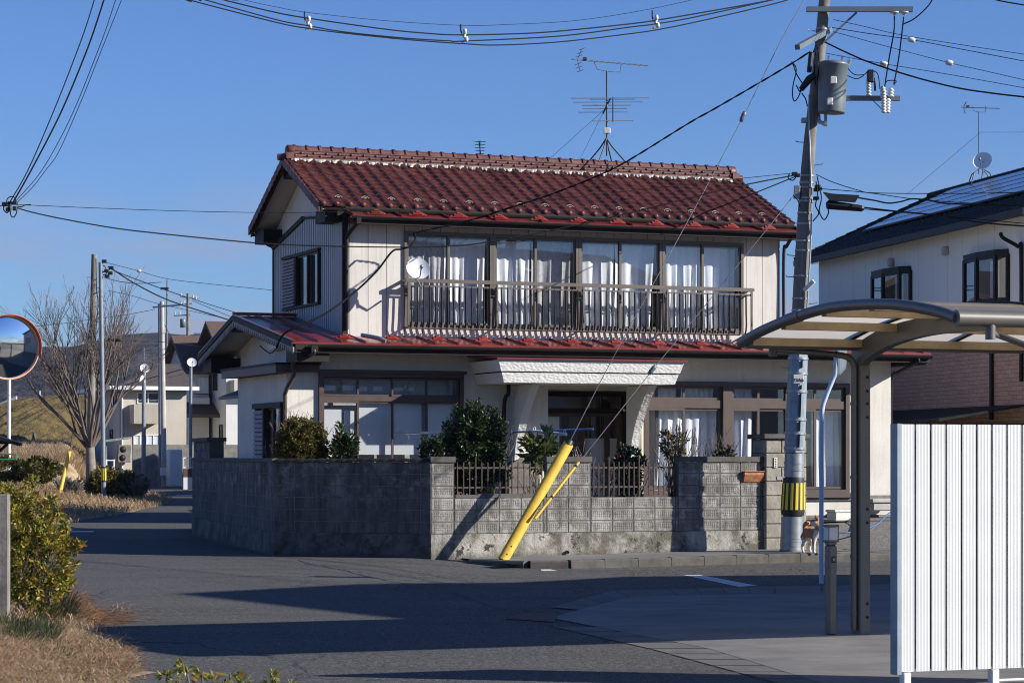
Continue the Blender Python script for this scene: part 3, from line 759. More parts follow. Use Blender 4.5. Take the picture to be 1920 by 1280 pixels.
b.grid([[(lerp(u0, u1, i/nn), RV-.10, 7.612) for i in range(nn+1)], [(lerp(u0, u1, i/nn), RV-.10-lo[i]*.7, 7.628-lo[i]*.33) for i in range(nn+1)], [(lerp(u0, u1, i/nn), RV-.10-lo[i], 7.585-lo[i]*.40) for i in range(nn+1)]], False)
b.build('ridge_mortar', MT['plaster'], roof)
# snow guards on the second course
b = MB(); (sv, sz) = slope(1.55/12)
b.tube([(-.075, 0, 0), (-.045, .0, .035), (0, 0, .045), (.045, 0, .035), (.075, 0, 0)], .008, 6); b.bar((-.03, 0, .005), (.03, 0, .005), .012, .015); b.bar((0, .0, .05), (0, .10, .05), .03, .014)
sg = b.build('snow_guard', MT['paleclip'], roof); 
for i in range(2, ntile-1, 2):
    o = sg if i == 2 else sg.copy()
    if i > 2: COL.objects.link(o); o.parent = roof
    o.location = (VL+(VR-VL)*(i-.28)/ntile, sv-.02, sz+.045); o.rotation_euler = (R(-20), 0, R((i*37) % 9-4))
# gutters
def gutter(b, u0, u1, v, z, r=.055):
    P = [[(u, v-math.cos(a)*r, z-math.sin(a)*r) for u in np.linspace(u0, u1, 12)] for a in np.linspace(-.1, math.pi+.1, 8)]
    b.grid(P); b.grid([[(p[0], v+(p[1]-v)*1.12, z+(p[2]-z)*1.12) for p in r_] for r_ in P][::-1])
    for u in np.arange(u0+.1, u1, .46): b.box(u-.008, u+.008, v-r*1.2, v+r*1.2, z-.004, z+.010)
b = MB(); gutter(b, VL+.08, VR-.03, EV-.05, EZ-.055); gutter(b, VL+.08, VR-.03, BV+.06, EZ-.10); b.build('gutter', MT['gutter'], roof)
# --- small metal roof under the tiles
b = MB(); m0, m1 = -.02, 9.60; mv0, mv1 = -.42, .30; mz0, mz1 = 6.225, 6.40
b.box(m0+.05, m1-.05, mv0+.02, mv1, 6.10, 6.19); b.prism([(m0, mv0, mz0-.02), (m0, mv1, mz1-.02), (m0, mv1, mz1), (m0, mv0, mz0)], (m1-m0, 0, 0))
for i in range(11):
    u = lerp(m0+.02, m1-.02, i/10); b.bar((u, mv0-.01, mz0+.018), (u, mv1, mz1+.018), .03, .04)
mr_ = b.build('metal_roof', [MT['redmetal']], house)
b = MB(); b.box(m0+.02, m1-.03, mv0-.015, mv0+.06, 6.07, 6.20); b.box(-.2, .3, -.06, .5, 6.245, 6.33); b.build('fascia', MT['dark'], mr_)
b = MB(); gutter(b, m0-.05, m1+.02, mv0-.07, 6.20, .05); b.build('gutter', MT['gutter'], mr_)
def star_clip():
    b = MB(); b.bev(-.17, .17, -.02, .02, .01, .045, .008); b.bev(-.10, .10, -.03, .03, .03, .085, .012); b.bev(-.05, .05, -.035, .035, .07, .105, .012)
    b.bar((-.10, .0, .06), (-.19, .03, .02), .03, .02); b.bar((.10, .0, .06), (.19, .03, .02), .03, .02); b.bar((0, .02, .04), (0, .12, .03), .06, .02)
    return b
scp = star_clip().build('snow_guard', MT['redclip'], mr_); 
for i in range(11):
    o = scp if i == 0 else scp.copy()
    if i: COL.objects.link(o); o.parent = mr_
    o.location = (m0+.50+(m1-m0-.55)*i/10.9, mv0+.13, mz0+.035); o.rotation_euler = (R(14), 0, R((i*53) % 13-6))
# --- lower storey
V1 = -.20; L0, L1 = -.65, 11.69
LW = (-.62, 2.27, .95, 3.27); RW = (6.07, 10.69, .93, 3.19)
DU0, DZT = HF.uz(1010, 733, .9); DU1, _ = HF.uz(1176, 733, .9)
HOLE_D = (DU0-.25, DU1+.10, .45, 3.02)
b = MB(); wall_v(b, L0-.59, L1, .45, 3.86, V1, [(LW[0]+.03, LW[1]-.03, LW[2]+.03, LW[3]-.03), (RW[0]+.03, RW[1]-.03, RW[2]+.03, RW[3]-.03), HOLE_D], .14)
b.quad((L1, V1, .45), (L1, 5.5, .45), (L1, 5.5, 3.86), (L1, V1, 3.86)); b.quad((L1, 5.5, .45), (L0, 5.5, .45), (L0, 5.5, 3.86), (L1, 5.5, 3.86))
b.poly([(L0, V1+.3, .45), (L0, V1+.3, 3.86), (L0, 3.15, 4.42), (L0, 5.5, 3.86), (L0, 5.5, .45)])
# porch recess
b.quad((HOLE_D[0], V1+.14, .45), (HOLE_D[0], .9, .45), (HOLE_D[0], .9, 3.02), (HOLE_D[0], V1+.14, 3.02)); b.quad((HOLE_D[1], V1+.14, .45), (HOLE_D[1], V1+.14, 3.02), (HOLE_D[1], .9, 3.02), (HOLE_D[1], .9, .45))
b.quad((HOLE_D[0], V1, 3.02), (HOLE_D[1], V1, 3.02), (HOLE_D[1], .9, 3.02), (HOLE_D[0], .9, 3.02))
wall_v(b, HOLE_D[0], HOLE_D[1], .45, 3.02, .9, [(DU0, DU1, .45, DZT)], .1)
b.build('lower_wall', MT['stucco'], house)
b = MB(); b.box(L0+.1, HOLE_D[0]-.1, 1.9, 2., .5, 3.5); b.box(L0+.1, HOLE_D[0]-.1, V1+.16, 1.9, .5, .55); b.box(L0+.1, HOLE_D[0]-.1, V1+.16, 1.9, 3.4, 3.45); b.box(HOLE_D[1]+.1, L1-.1, 2.3, 2.4, .5, 3.5); b.box(HOLE_D[1]+.1, L1-.1, V1+.16, 2.3, .5, .55); b.box(HOLE_D[1]+.1, L1-.1, V1+.16, 2.3, 3.4, 3.45); b.box(HOLE_D[1]+.1, HOLE_D[1]+.15, V1+.16, 2.29, .56, 3.39); b.box(L1-.2, L1-.15, V1+.16, 2.29, .56, 3.39); b.box(DU0-.3, DU1+.3, 2.2, 2.3, .5, 3.)
b.build('lower_room', MT['room'], house)
b = MB(); b.box(-1.3, L1+.03, V1-.04, V1-.003, .30, .50); b.box(L1+.003, L1+.03, V1, 5.5, .30, .5); b.box(RW[0]-.1, L1+.02, V1-.05, V1-.042, .80, .90); b.build('foundation', MT['conc'], house)
# left annex with flat roof, louvred shutter and door-size window
b = MB(); A0 = -1.24; AV = 3.25; AZ = 3.25
b.quad((A0, V1, .45), (A0, V1, AZ), (A0, .05, AZ), (A0, .05, .45)); b.quad((A0, .05, 2.62), (A0, .05, AZ), (A0, AV, AZ), (A0, AV, 2.62)); b.quad((A0, 2.0, .45), (A0, 2.0, 2.62), (A0, AV, 2.62), (A0, AV, .45)); b.quad((A0, AV, .45), (A0, AV, AZ), (L0, AV, AZ), (L0, AV, .45))
b.quad((A0+.12, .05, .45), (A0+.12, .05, 2.62), (A0+.12, 2., 2.62), (A0+.12, 2., .45))
b.build('annex_wall', MT['stucco'], house)
b = MB(); b.prism([(A0-.28, V1-.25, AZ), (A0-.28, AV+.25, AZ), (L0-.02, AV+.25, AZ+.03), (L0-.02, V1-.25, AZ+.03)], (0, 0, .16)); b.build('annex_roof', MT['brown'], house)
b = MB(); b.box(A0-.30, LW[0]-.03, V1-.27, V1-.25, AZ+.15, AZ+.19); b.box(A0-.30, A0-.27, V1-.25, AV+.27, AZ+.15, AZ+.19); b.build('annex_roof_edge', MT['dark'], house)
b = MB(); b.box(A0-.05, A0+.06, .02, .08, .5, 2.62); b.box(A0-.05, A0+.06, 1.22, 1.30, .5, 2.62); b.box(A0-.06, A0+.06, .02, 2.02, 2.62, 2.72); b.box(A0-.02, A0+.04, .62, .68, .5, 2.6)
aw = b.build('annex_window', MT['dark'], house)
b = MB(); n = 24
for i in range(n):
    z = lerp(.55, 2.6, i/n); b.prism([(A0-.05, 1.31, z), (A0-.02, 1.31, z+.075), (A0+.05, 1.31, z+.075), (A0+.05, 1.31, z)], (0, .68, 0))
b.build('shutter_box', MT['shutter'], aw); MB().quad((A0+.07, .08, .5), (A0+.07, 1.25, .5), (A0+.07, 1.25, 2.6), (A0+.07, .08, 2.6)).build('pane', MT['glass'], aw)
MB().quad((A0+.09, .1, .5), (A0+.09, .62, .5), (A0+.09, .62, 2.6), (A0+.09, .1, 2.6)).build('curtain', MT['curtain'], aw)
b = MB(); bv0 = 3.62; bz0 = 1.75; bz1 = 2.72
frame_rect_ = lambda x0, x1: None
b.box(L0-.10, L0, bv0, bv0+.09, bz0, bz1); b.box(L0-.10, L0, bv0+.95, bv0+1.04, bz0, bz1); b.box(L0-.16, L0, bv0-.05, bv0+1.1, bz1, bz1+.09); b.box(L0-.16, L0, bv0-.05, bv0+1.1, bz0-.09, bz0)
bw = b.build('bay_window', MT['dark'], house); MB().quad((L0-.06, bv0, bz0), (L0-.06, bv0+1, bz0), (L0-.06, bv0+1, bz1), (L0-.06, bv0, bz1)).build('pane', MT['glass'], bw)
MB().prism([(L0, bv0-.25, 3.02), (L0-.55, bv0-.25, 2.86), (L0-.55, bv0-.25, 2.92), (L0, bv0-.25, 3.12)], (0, 1.6, 0)).build('window_hood', MT['brown'], bw)
# lower roof: left wing gable and the skirt round the front
LE, LZ, LS = -1.07, 3.80, .166; XL, XR = -1.38, 12.12; RVL = 3.15; RZL = LZ+LS*(RVL-LE); BVL = 6.0
b = MB()
b.prism([(XL, LE, LZ), (XL, RVL, RZL), (XL, BVL, LZ+.03), (XL, BVL, LZ-.01), (XL, RVL, RZL-.04), (XL, LE, LZ-.04)], (-.0-XL-.06, 0, 0))
b.prism([(-.058, LE, LZ), (-.058, -.002, LZ-LS*LE), (-.058, -.002, LZ-LS*LE-.05), (-.058, LE, LZ-.04)], (U2+.06, 0, 0))
b.prism([(U2+.004, LE, LZ), (U2+.004, 2.6, LZ+LS*3.67), (U2+.004, 2.6, LZ+LS*3.67-.05), (U2+.004, LE, LZ-.04)], (XR-U2-.004, 0, 0))
u = XL+.03
while u < XR:
    top = RVL if u < -.06 else (-.03 if u < U2 else 2.6)
    b.bar((u, LE-.015, LZ+.02), (u, top, LZ+LS*(top-LE)+.02), .032, .042)
    if u < -.06: b.bar((u, BVL+.02, LZ+.05), (u, top, RZL+.02), .032, .042)
    u += .458
b.bar((XL, RVL, RZL+.04), (-.06, RVL, RZL+.04), .10, .06)
lr = b.build('skirt_roof', MT['redmetal'], house)
b = MB(); b.box(XL+.06, XR-.03, LE+.0, LE+.06, LZ-.20, LZ-.045); b.box(XL+.05, L0-.002, LE+.02, LE+.8, LZ-.32, LZ-.05) if False else None
b.box(XL+.10, L0-.003, LE+.065, LE+.75, LZ-.36, LZ-.06); b.box(XL+.10, L0-.003, BVL-.75, BVL-.05, LZ-.36, LZ-.05); b.box(XL+.12, L0-.003, RVL-.55, RVL+.55, RZL-.30, RZL-.17); b.box(XR-.35, XR-.03, LE+.065, LE+1.6, LZ-.24, LZ-.05)
b.build('fascia', MT['dark'], lr)
b = MB(); b.quad((L0, LE+.06, LZ-.15), (XR-.05, LE+.06, LZ-.15), (XR-.05, V1, LZ-.05), (L0, V1, LZ-.05)); b.quad((XL+.04, LE+.06, LZ-.075), (L0, LE+.06, LZ-.075), (L0, RVL, RZL-.06), (XL+.04, RVL, RZL-.06)); b.quad((XL+.04, BVL-.06, LZ-.055), (L0, BVL-.06, LZ-.055), (L0, RVL, RZL-.06), (XL+.04, RVL, RZL-.06)); b.build('soffit', MT['soffit'], lr)
b = MB()       # carved fretwork under the verge
for s_, (v0, z0) in ((0, (LE, LZ)), (1, (BVL, LZ+.02))):
    n = 30
    for i in range(n):
        t0, t1 = i/n, (i+1)/n
        a = (lerp(v0, RVL, t0), lerp(z0, RZL, t0)); c = (lerp(v0, RVL, t1), lerp(z0, RZL, t1)); m = (lerp(v0, RVL, t0+.025), lerp(z0, RZL, t0+.025))
        b.prism([(XL+.01, a[0], a[1]-.10), (XL+.01, a[0], a[1]-.19), (XL+.01, lerp(a[0], c[0], .5), lerp(a[1], c[1], .5)-.24), (XL+.01, lerp(a[0], c[0], .68), lerp(a[1], c[1], .68)-.13), (XL+.01, c[0], c[1]-.15), (XL+.01, c[0], c[1]-.10)], (.025, 0, 0))
b.build('carved_bargeboard', MT['whitewood'], lr)
b = MB(); b.prism([(XL-.02, LE, LZ+.0), (XL-.02, RVL, RZL+.0), (XL-.02, BVL, LZ+.02), (XL-.02, BVL, LZ-.09), (XL-.02, RVL, RZL-.10), (XL-.02, LE, LZ-.10)], (.028, 0, 0)); b.build('barge_board', MT['dark'], lr)
b = MB(); gutter(b, XL+.25, XR-.02, LE-.06, LZ-.06, .055); b.build('gutter', MT['gutter'], lr)
scq = star_clip().build('snow_guard', MT['redclip'], lr); k = 0; u = XL+1.1
while u < XR-.3:
    o = scq if k == 0 else scq.copy()
    if k: COL.objects.link(o); o.parent = lr
    o.location = (u, LE+.34, LZ+LS*.34+.012); o.rotation_euler = (R(10.5), 0, R((k*47) % 11-5)); u += .92; k += 1
# downpipes
def pipe(pts, r, mat, name='downpipe', parent=house): return MB().tube(spline(pts, 6), r, 8).build(name, MT[mat], parent)
pipe([(.06, mv0-.05, 6.17), (.06, mv0-.05, 6.08), (-.02, -.12, 5.86), (-.02, -.07, 5.7), (-.02, -.06, 5.0), (-.02, -.06, Z2+.1)], .042, 'gutter')
pipe([(-.16, BV+.02, EZ-.2), (-.14, BV-.1, EZ-.32), (-.06, 4.80, 6.02), (-.06, 4.78, 5.8), (-.06, 4.78, 4.3)], .045, 'gutter')
pipe([(-1.0, LE-.05, LZ-.10), (-1.0, LE-.05, LZ-.22), (-1.2, V1-.34, 3.45), (-1.2, V1-.33, 3.2), (-1.29, V1-.12, 2.9), (-1.29, V1-.08, 2.6), (-1.29, V1-.08, .6)], .04, 'brown')
pipe([(.12, LE+.5, LZ+.17), (.3, LE+.1, LZ+.1), (.42, LE-.02, LZ+.04)], .04, 'galv')
MB().bev(.02, .12, mv0-.12, mv0+.0, 6.05, 6.19, .01).build('rain_hopper', MT['gutter'], house); MB().bev(-1.06, -.92, LE-.12, LE+.02, LZ-.21, LZ-.06, .012).build('rain_hopper', MT['gutter'], house)
pipe([(XR-.35, LE-.05, LZ-.1), (XR-.35, LE-.03, LZ-.2), (L1+.05, -.4, 3.42), (L1+.06, -.12, 3.25), (L1+.06, -.1, 2.0), (L1+.06, -.1, .5)], .035, 'gutter')
pipe([(U2+.05, mv0-.05, 6.15), (U2+.05, -.2, 5.95), (U2+.06, -.06, 5.8), (U2+.06, -.06, 4.2)], .035, 'gutter')
# --- lower left window
a0, a1, z0, z1 = LW; dv = [a0+.07]+[HF.uz(px, 720, V1)[0] for px in (670, 735, 799)]+[a1-.08]
sash = []
for i in range(4):
    sash.append((dv[i]-(.02 if i else 0), dv[i+1]+(.02 if i < 3 else 0), z0+.08, 2.74, i % 2)); sash.append((dv[i]-(.02 if i else 0), dv[i+1]+(.02 if i < 3 else 0), 2.83, z1-.09, i % 2))
lw = part_window(a0, a1, z0, z1, V1-.05, .08, sash, 'brown', sash_w=.036, deep=.14, trim=[(a0+.08, a1-.08, V1-.03, V1+.08, 2.74, 2.83), (a0-.05, a1+.05, V1-.10, V1-.06, z1-.0, z1+.06)])
b = MB()
for (p0, p1, q0, q1) in ((600, 640, 767, 860), (646, 664, 770, 860), (672, 733, 753, 852), (738, 790, 753, 852), (800, 852, 756, 852), (605, 629, 722, 732), (642, 662, 722, 732), (674, 688, 725, 733), (700, 716, 725, 733), (739, 756, 726, 733), (766, 776, 726, 733)):
    u0_, zz1 = HF.uz(p0, q0, -.09); u1_, zz0 = HF.uz(p1, q1, -.09); b.box(u0_, u1_, -.095, -.09, zz0, zz1)
b.build('sun_patch_screen', MT['paper'], lw)  # paper pieces cut to the sunlit patches; light put into their shape
b = MB(); b.box(a0+.1, a1-.1, .10, .112, z0+.05, z1-.1); b.build('curtain', MT['lace'], lw)
# --- lower right window
a0, a1, z0, z1 = RW
pst0, pst1 = HF.uz(1353, 800, V1)[0], HF.uz(1370, 800, V1)[0]
def U(px): return HF.uz(px, 800, V1)[0]
d1 = [a0+.07, U(1281), pst0]; d2 = [pst1, U(1421), U(1473), U(1527), a1-.10]; sash = []
for d in (d1, d2):
    for i in range(len(d)-1):
        x0 = d[i]-(.02 if i else 0); x1 = d[i+1]+(.02 if i < len(d)-2 else 0)
        sash.append((x0, x1, z0+.10, 2.66, i % 2)); sash.append((x0, x1, 2.82, z1-.09, i % 2))
C = lambda p0, p1, za, zb, sd, g=0, am=.05, pr=.2: ((U(p0), U(p1), za, zb, V1+.22), dict(amp=am, per=pr, seed=sd, gather=g))
cur = [C(1211, 1283, z0+.05, 2.68, 1, -.12), C(1283, 1350, z0+.4, 2.68, 2, .0, .045), C(1372, 1420, z0+.1, 2.68, 3, -.06), C(1531, 1582, z0+.12, 2.68, 5, .05), C(1220, 1277, 2.83, z1-.1, 6, 0, .03, .12), C(1284, 1346, 2.83, z1-.1, 7, 0, .03, .12), C(1376, 1418, 2.83, z1-.1, 8, 0, .03, .12), C(1533, 1562, 2.83, z1-.1, 9, 0, .03, .12)]
part_window(a0, a1, z0, z1, V1-.05, .09, sash, 'brown', curtains=cur, deep=.14, sash_w=.05, trim=[(pst0, pst1, V1-.08, V1+.08, z0+.09, z1-.09), (a0+.09, pst0-.002, V1-.04, V1+.08, 2.66, 2.82), (pst1+.002, a1-.09, V1-.04, V1+.08, 2.66, 2.82), (a0-.04, a1+.06, V1-.12, V1-.055, z0-.07, z0+.02)])
# --- porch canopy: two raked tiers with dimpled render
CU0, CU1, CV = 2.41, 6.24, -1.75; cz1, cz0 = 3.52, 3.08
def canopy_tier(zt, zb, e_t, e_b, du_t, du_b):
    """front and both sides lean in towards the bottom"""
    b = MB(); u0t, u1t, u0b, u1b = CU0+du_t, CU1-du_t, CU0+du_b, CU1-du_b
    A = [(u0t, V1-.003, zt), (u0t, CV+e_t, zt), (u1t, CV+e_t, zt), (u1t, V1-.003, zt)]; B = [(u0b, V1-.003, zb), (u0b, CV+e_b, zb), (u1b, CV+e_b, zb), (u1b, V1-.003, zb)]
    for i in range(3): b.quad(B[i], B[i+1], A[i+1], A[i])
    b.quad(*B[::-1]); b.quad(*A); return b
t_ = NT('dimpled_render'); c_ = t_.coord(); vr = t_.n('TexVoronoi', feature='SMOOTH_F1'); vr.inputs['Scale'].default_value = 24; t_.l(t_.scale(c_, (.75, .75, 1.3)), vr.inputs['Vector'])
MT['dimple'] = t_.fin(t_.mix(t_.noise(c_, 2, 4), (.60, .59, .56), (.68, .67, .64)), .85, 0, t_.bump(vr.outputs['Distance'], .6, .02))
can = canopy_tier(cz1-.02, 3.29, 0, .05, 0, .07).build('porch_canopy', MT['dimple'], house)
canopy_tier(3.265, cz0, .07, .11, .09, .15).build('lower_tier', MT['dimple'], can); MB().box(CU0+.12, CU1-.12, CV+.12, V1-.01, 3.262, 3.292).build('tier_gap', MT['dark'], can)
b = MB(); b.prism([(CU0-.05, CV-.05, cz1-.015), (CU1+.05, CV-.05, cz1-.015), (CU1+.05, V1-.01, cz1+.08), (CU0-.05, V1-.01, cz1+.08)], (0, 0, .03)); b.build('canopy_roof', MT['darkred'], can)
def bracket(u, w=.16):
    b = MB(); q = []
    for k in range(11):
        t = k/10; q.append((u, V1-.02-.95*(1-t)**2.2-.14, lerp(3.07, 1.35, t)))
    b.prism([(u, V1-.004, 3.07)]+q+[(u, V1-.004, 1.35)], (w, 0, 0)); return b
bu0 = HF.uz(962, 800, -.3)[0]; bu1 = HF.uz(1178, 800, -.3)[0]
bracket(bu0).build('porch_bracket', MT['dimple'], house); bracket(bu1).build('porch_bracket', MT['dimple'], house)
sb0, sb1 = HF.uz(955, 860, -.5)[0], HF.uz(1012, 860, -.5)[0]
b = MB(); b.prism([(sb0, -.5, .45), (sb1, -.5, .45)]+[(lerp(sb1, sb0, k/8), -.5, 1.52+.14*math.sin(k/8*math.pi)) for k in range(9)], (0, .28, 0)); b.build('stone_plinth', MT['stonepanel'], house)
pipe([(HF.uz(953, 720, -.5)[0], -.5, 3.1), (HF.uz(953, 735, -.5)[0], -.5, 2.9), (HF.uz(948, 760, -.4)[0], -.32, 2.6), (HF.uz(948, 760, -.4)[0], -.28, .6)], .04, 'gutter')
cp = [(1212, 722), (1214, 732), (1207, 748), (1202, 765), (1202, 800), (1202, 925)]
pipe([(lambda q: (q[0], -.34, q[1]))(HF.uz(x, y, -.34)) for x, y in cp], .05, 'cream')
# door
b = MB(); frame_rect(b, DU0+.0, DU1-.0, .5, DZT, .86, .99, .09); tz = HF.uz(1100, 770, .9)[1]; b.box(DU0+.09, DU1-.09, .88, .98, tz-.05, tz+.05)
dr = b.build('front_door', MT['dark'], house)
b = MB(); ds = [DU0+.09, HF.uz(1062, 800, .9)[0], HF.uz(1092, 800, .9)[0], HF.uz(1139, 800, .9)[0], DU1-.09]
for i in range(4): frame_rect(b, ds[i]+.002, ds[i+1]-.002, .55, tz-.055, .90+.02*(i % 2), .95+.02*(i % 2), .06)
b.build('door_leaf', MT['brown'], dr)
b = MB(); b.quad((DU0+.1, .94, .6), (DU1-.1, .94, .6), (DU1-.1, .94, DZT-.1), (DU0+.1, .94, DZT-.1)); b.build('pane', MT['glass'], dr)
b = MB(); b.box(ds[0]+.02, ds[0]+.42, 1.05, 1.06, .6, tz-.1); b.box(ds[2]+.1, ds[4]-.05, 1.1, 1.11, .6, tz-.55); b.build('blind_or_dark', MT['curtain'], dr)
b = MB(); b.lathe([(0, .03), (.03, .02), (.035, 0)], (ds[4]-.0, .85, tz+.02), 10, ax=(0, -1, 0)); b.build('knob', MT['offwhite'], dr)
# porch lamp
lu, lz = HF.uz(993, 748, -.05); lp = Vector((lu, .72, lz))
b = MB(); b.lathe([(0, .17), (.02, .16), (.03, .12), (.12, .10), (.12, .085), (.09, .08)], lp, 12); b.lathe([(.10, -.10), (.085, -.12), (.04, -.15), (.02, -.2), (0, -.2)], lp, 12); b.tube([lp+Vector((0, 0, -.16)), lp+Vector((0, .06, -.28)), lp+Vector((0, .17, -.26)), lp+Vector((0, .178, -.18))], .016, 6)
pl = b.build('porch_lamp', MT['black'], house); b = MB(); b.lathe([(.095, .08), (.10, 0), (.10, -.10)], lp, 12); b.build('lamp_glass', MT['purlin'], pl)
# power meter and cable head on the left gable
b = MB(); g0 = (L0-.02, 1.3, 3.95)
b.bev(L0-.09, L0-.003, .95, 1.2, 3.5, 3.8, .02); b.tube([(L0-.05, 1.4, 3.4), (L0-.05, 1.4, 4.0)], .02, 6); b.lathe([(.1, .0), (.1, .03), (.0, .05)], (L0-.06, .6, 3.75), 10, ax=(-1, 0, 0)); b.build('cable_bracket', MT['galv'], house)
MB().bev(L0-.16, L0-.003, 2.0, 2.6, 3.78, 3.93, .03).build('vent_hood', MT['offwhite'], house)
# --- things fixed on or standing on the house
def dish_thing(name, label, face, loc, d=.45, parent_pole=None, mast=None, group='satellite dishes', mat='dish'):
    """dish whose bowl faces `face` (world) with its centre at loc"""
    root = empty(name, loc, 0, label, 'satellite dish', group)
    f = Vector(face).normalized(); r = d/2
    b = MB(); prof = [(r*t, .16*d*t*t-.16*d) for t in np.linspace(0.001, 1, 9)]
    b.lathe(prof, (0, 0, 0), 24, ax=f); b.lathe([(p[0]*1.0+.002, p[1]-.012) for p in prof], (0, 0, 0), 24, ax=f)
    b.build('bowl', MT[mat], root)
    up = (Vector((0, 0, 1))-f*f.z).normalized(); low = -up*r*.85
    tip = f*d*.62-up*r*.55
    b = MB(); b.tube([low-f*.02, low*1.12+f*.1, tip], .012, 6); b.lathe([(.0, -.06), (.03, -.05), (.035, .02), (.02, .05), (0, .05)], tip, 10, ax=f); b.tube([-f*.08, -f*.16, -f*.18-Vector((0, 0, .14))], .022, 8)
    b.build('feed_arm', MT['galv'], root)
    if mast is not None:
        b = MB(); b.tube([-f*.18-Vector((0, 0, .10))]+[Vector(p)-Vector(loc) for p in mast], .02, 8); b.build('mast', MT['galv'], root)
    return root
DF = Vector((.22, -.88, .42))
dc = HF.w(*(lambda q: (q[0], -.82, q[1]))(HF.uz(784, 503, -.82)))
dish_thing('satellite_dish', 'white satellite dish on the left end of the upper balcony railing', DF, dc, .45, mast=[HF.w(WU0+.12, -.60, rz-.12), HF.w(WU0+.05, -.36, rz-.12)])
# ridge aerial
def aerial(root, top, mastlen, uhf_dir, scale=1., vhf=True, legs=True):
    """mast with a UHF yagi on top and a VHF yagi below; top relative to root"""
    b = MB(); t = Vector(top); b.tube([t-Vector((0, 0, mastlen)), t], .02*scale, 8); b.build('mast', MT['aerial'], root)
    d = Vector(uhf_dir).normalized(); sd = d.cross(Vector((0, 0, 1)))
    b = MB(); a0 = t-d*.55*scale+Vector((0, 0, .2*scale)); a1 = t+d*.95*scale+Vector((0, 0, .17*scale)); b.bar(a0-d*.25*scale, a1, .018, .018)
    b.tube([t-d*.3*scale+Vector((0, 0, .19)), t-d*.22*scale+Vector((0, 0, .03)), t, t+d*.3*scale, t+d*.33*scale+Vector((0, 0, .18))], .009, 5)
    for i in range(12):
        p = a0.lerp(a1, (i+.5)/12); w = .09*scale; b.tube([p-sd*w, p+sd*w], .006, 5)
    for sgn in (1, -1):
        k = a0-d*.12*scale; e = k+Vector((0, 0, .23*scale*sgn))+d*.10*scale*(1 if sgn > 0 else .6); b.tube([k, e], .009, 5)
        for j in (.35, .65, 1.): p = k.lerp(e, j); b.tube([p-sd*.16*scale, p+sd*.16*scale], .006, 5)
    b.bev(a0.x-.0, a0.x+.09, a0.y-.03, a0.y+.03, a0.z+.0, a0.z+.06, .008)
    b.build('uhf_antenna', MT['aerial'], root)
    return t
rt = HF.w(*(lambda q: (q[0], RV, q[1]))(HF.uz(1136, 300, RV)))
apx = lambda x, y: HF.w(*(lambda q: (q[0], RV, q[1]))(HF.uz(x, y, RV)))
base = apx(1137, 297); an = empty('tv_aerial', base, 0, 'tall roof aerial with two yagi antennas on a four-legged ridge stand', 'tv aerial')
top = apx(1138, 134)-base
aerial(an, top, top.z-.05, HF.u, 1.0)
b = MB(); c0 = apx(1140, 200)-base; dd = (HF.v*.9+HF.u*.25).normalized(); sd = HF.u*.97+HF.v*.1+Vector((0, 0, .07))
b.bar(c0-dd*.35+Vector((0, 0, .12)), c0+dd*.75-Vector((0, 0, .04)), .025, .025)
for i, (t, w) in enumerate(((-.35, .95), (-.05, .85), (.2, .6), (.45, .55), (.72, .62))): p = c0+dd*t+Vector((0, 0, .08-.13*t)); b.tube([p-sd*w, p+sd*w], .010, 5)
b.bar(c0+Vector((.1, 0, -.32)), c0+Vector((.1, 0, .2)), .025, .025)
for dz, w in ((-.3, .5), (.15, .55)): b.tube([c0+Vector((.1, 0, dz))-sd*w, c0+Vector((.1, 0, dz))+sd*w], .009, 5)
b.build('vhf_antenna', MT['aerial'], an)
b = MB(); hub = Vector((0, 0, .42))
for (du, dvv) in ((-.32, -.34), (.3, -.34), (-.32, .34), (.3, .34)): e = HF.u*du+HF.v*dvv+Vector((0, 0, -.12)); b.tube([hub, hub.lerp(e, .3)-Vector((0, 0, .03)), e], .016, 6)
b.build('roof_stand', MT['aerial'], an); bx = apx(1138, 246)-base; MB().bev(bx.x-.07, bx.x+.07, bx.y-.08, bx.y-.02, bx.z-.06, bx.z+.06, .012).build('booster_box', MT['offwhite'], an)
for i, (x, y) in enumerate(((1010, 292), (1105, 300))):
    a_ = apx(1134, 205) ; e_ = apx(x, y); MB().tube([a_-base, e_+HF.v*(.9 if i else -.3)-Vector((0, 0, .2))-base], .004, 4).build('stay_wire', MT['cable'], an)
# small aerial far behind the ridge
sa = at(900, 290, 56); s2 = empty('tv_aerial', sa, 0, 'small dark aerial poking up behind the red ridge', 'tv aerial')
b = MB(); b.tube([(0, 0, -1.2), (0, 0, .32)], .014, 6); b.build('mast', MT['gutter'], s2)
b = MB()
for k in range(5): z = .30-.07*k; b.tube([(-.13+.01*k, 0, z), (.13-.01*k, 0, z)], .008, 5)
b.bar((-.03, 0, .31), (.03, 0, -.05), .018, .018); b.build('element_array', MT['gutter'], s2)
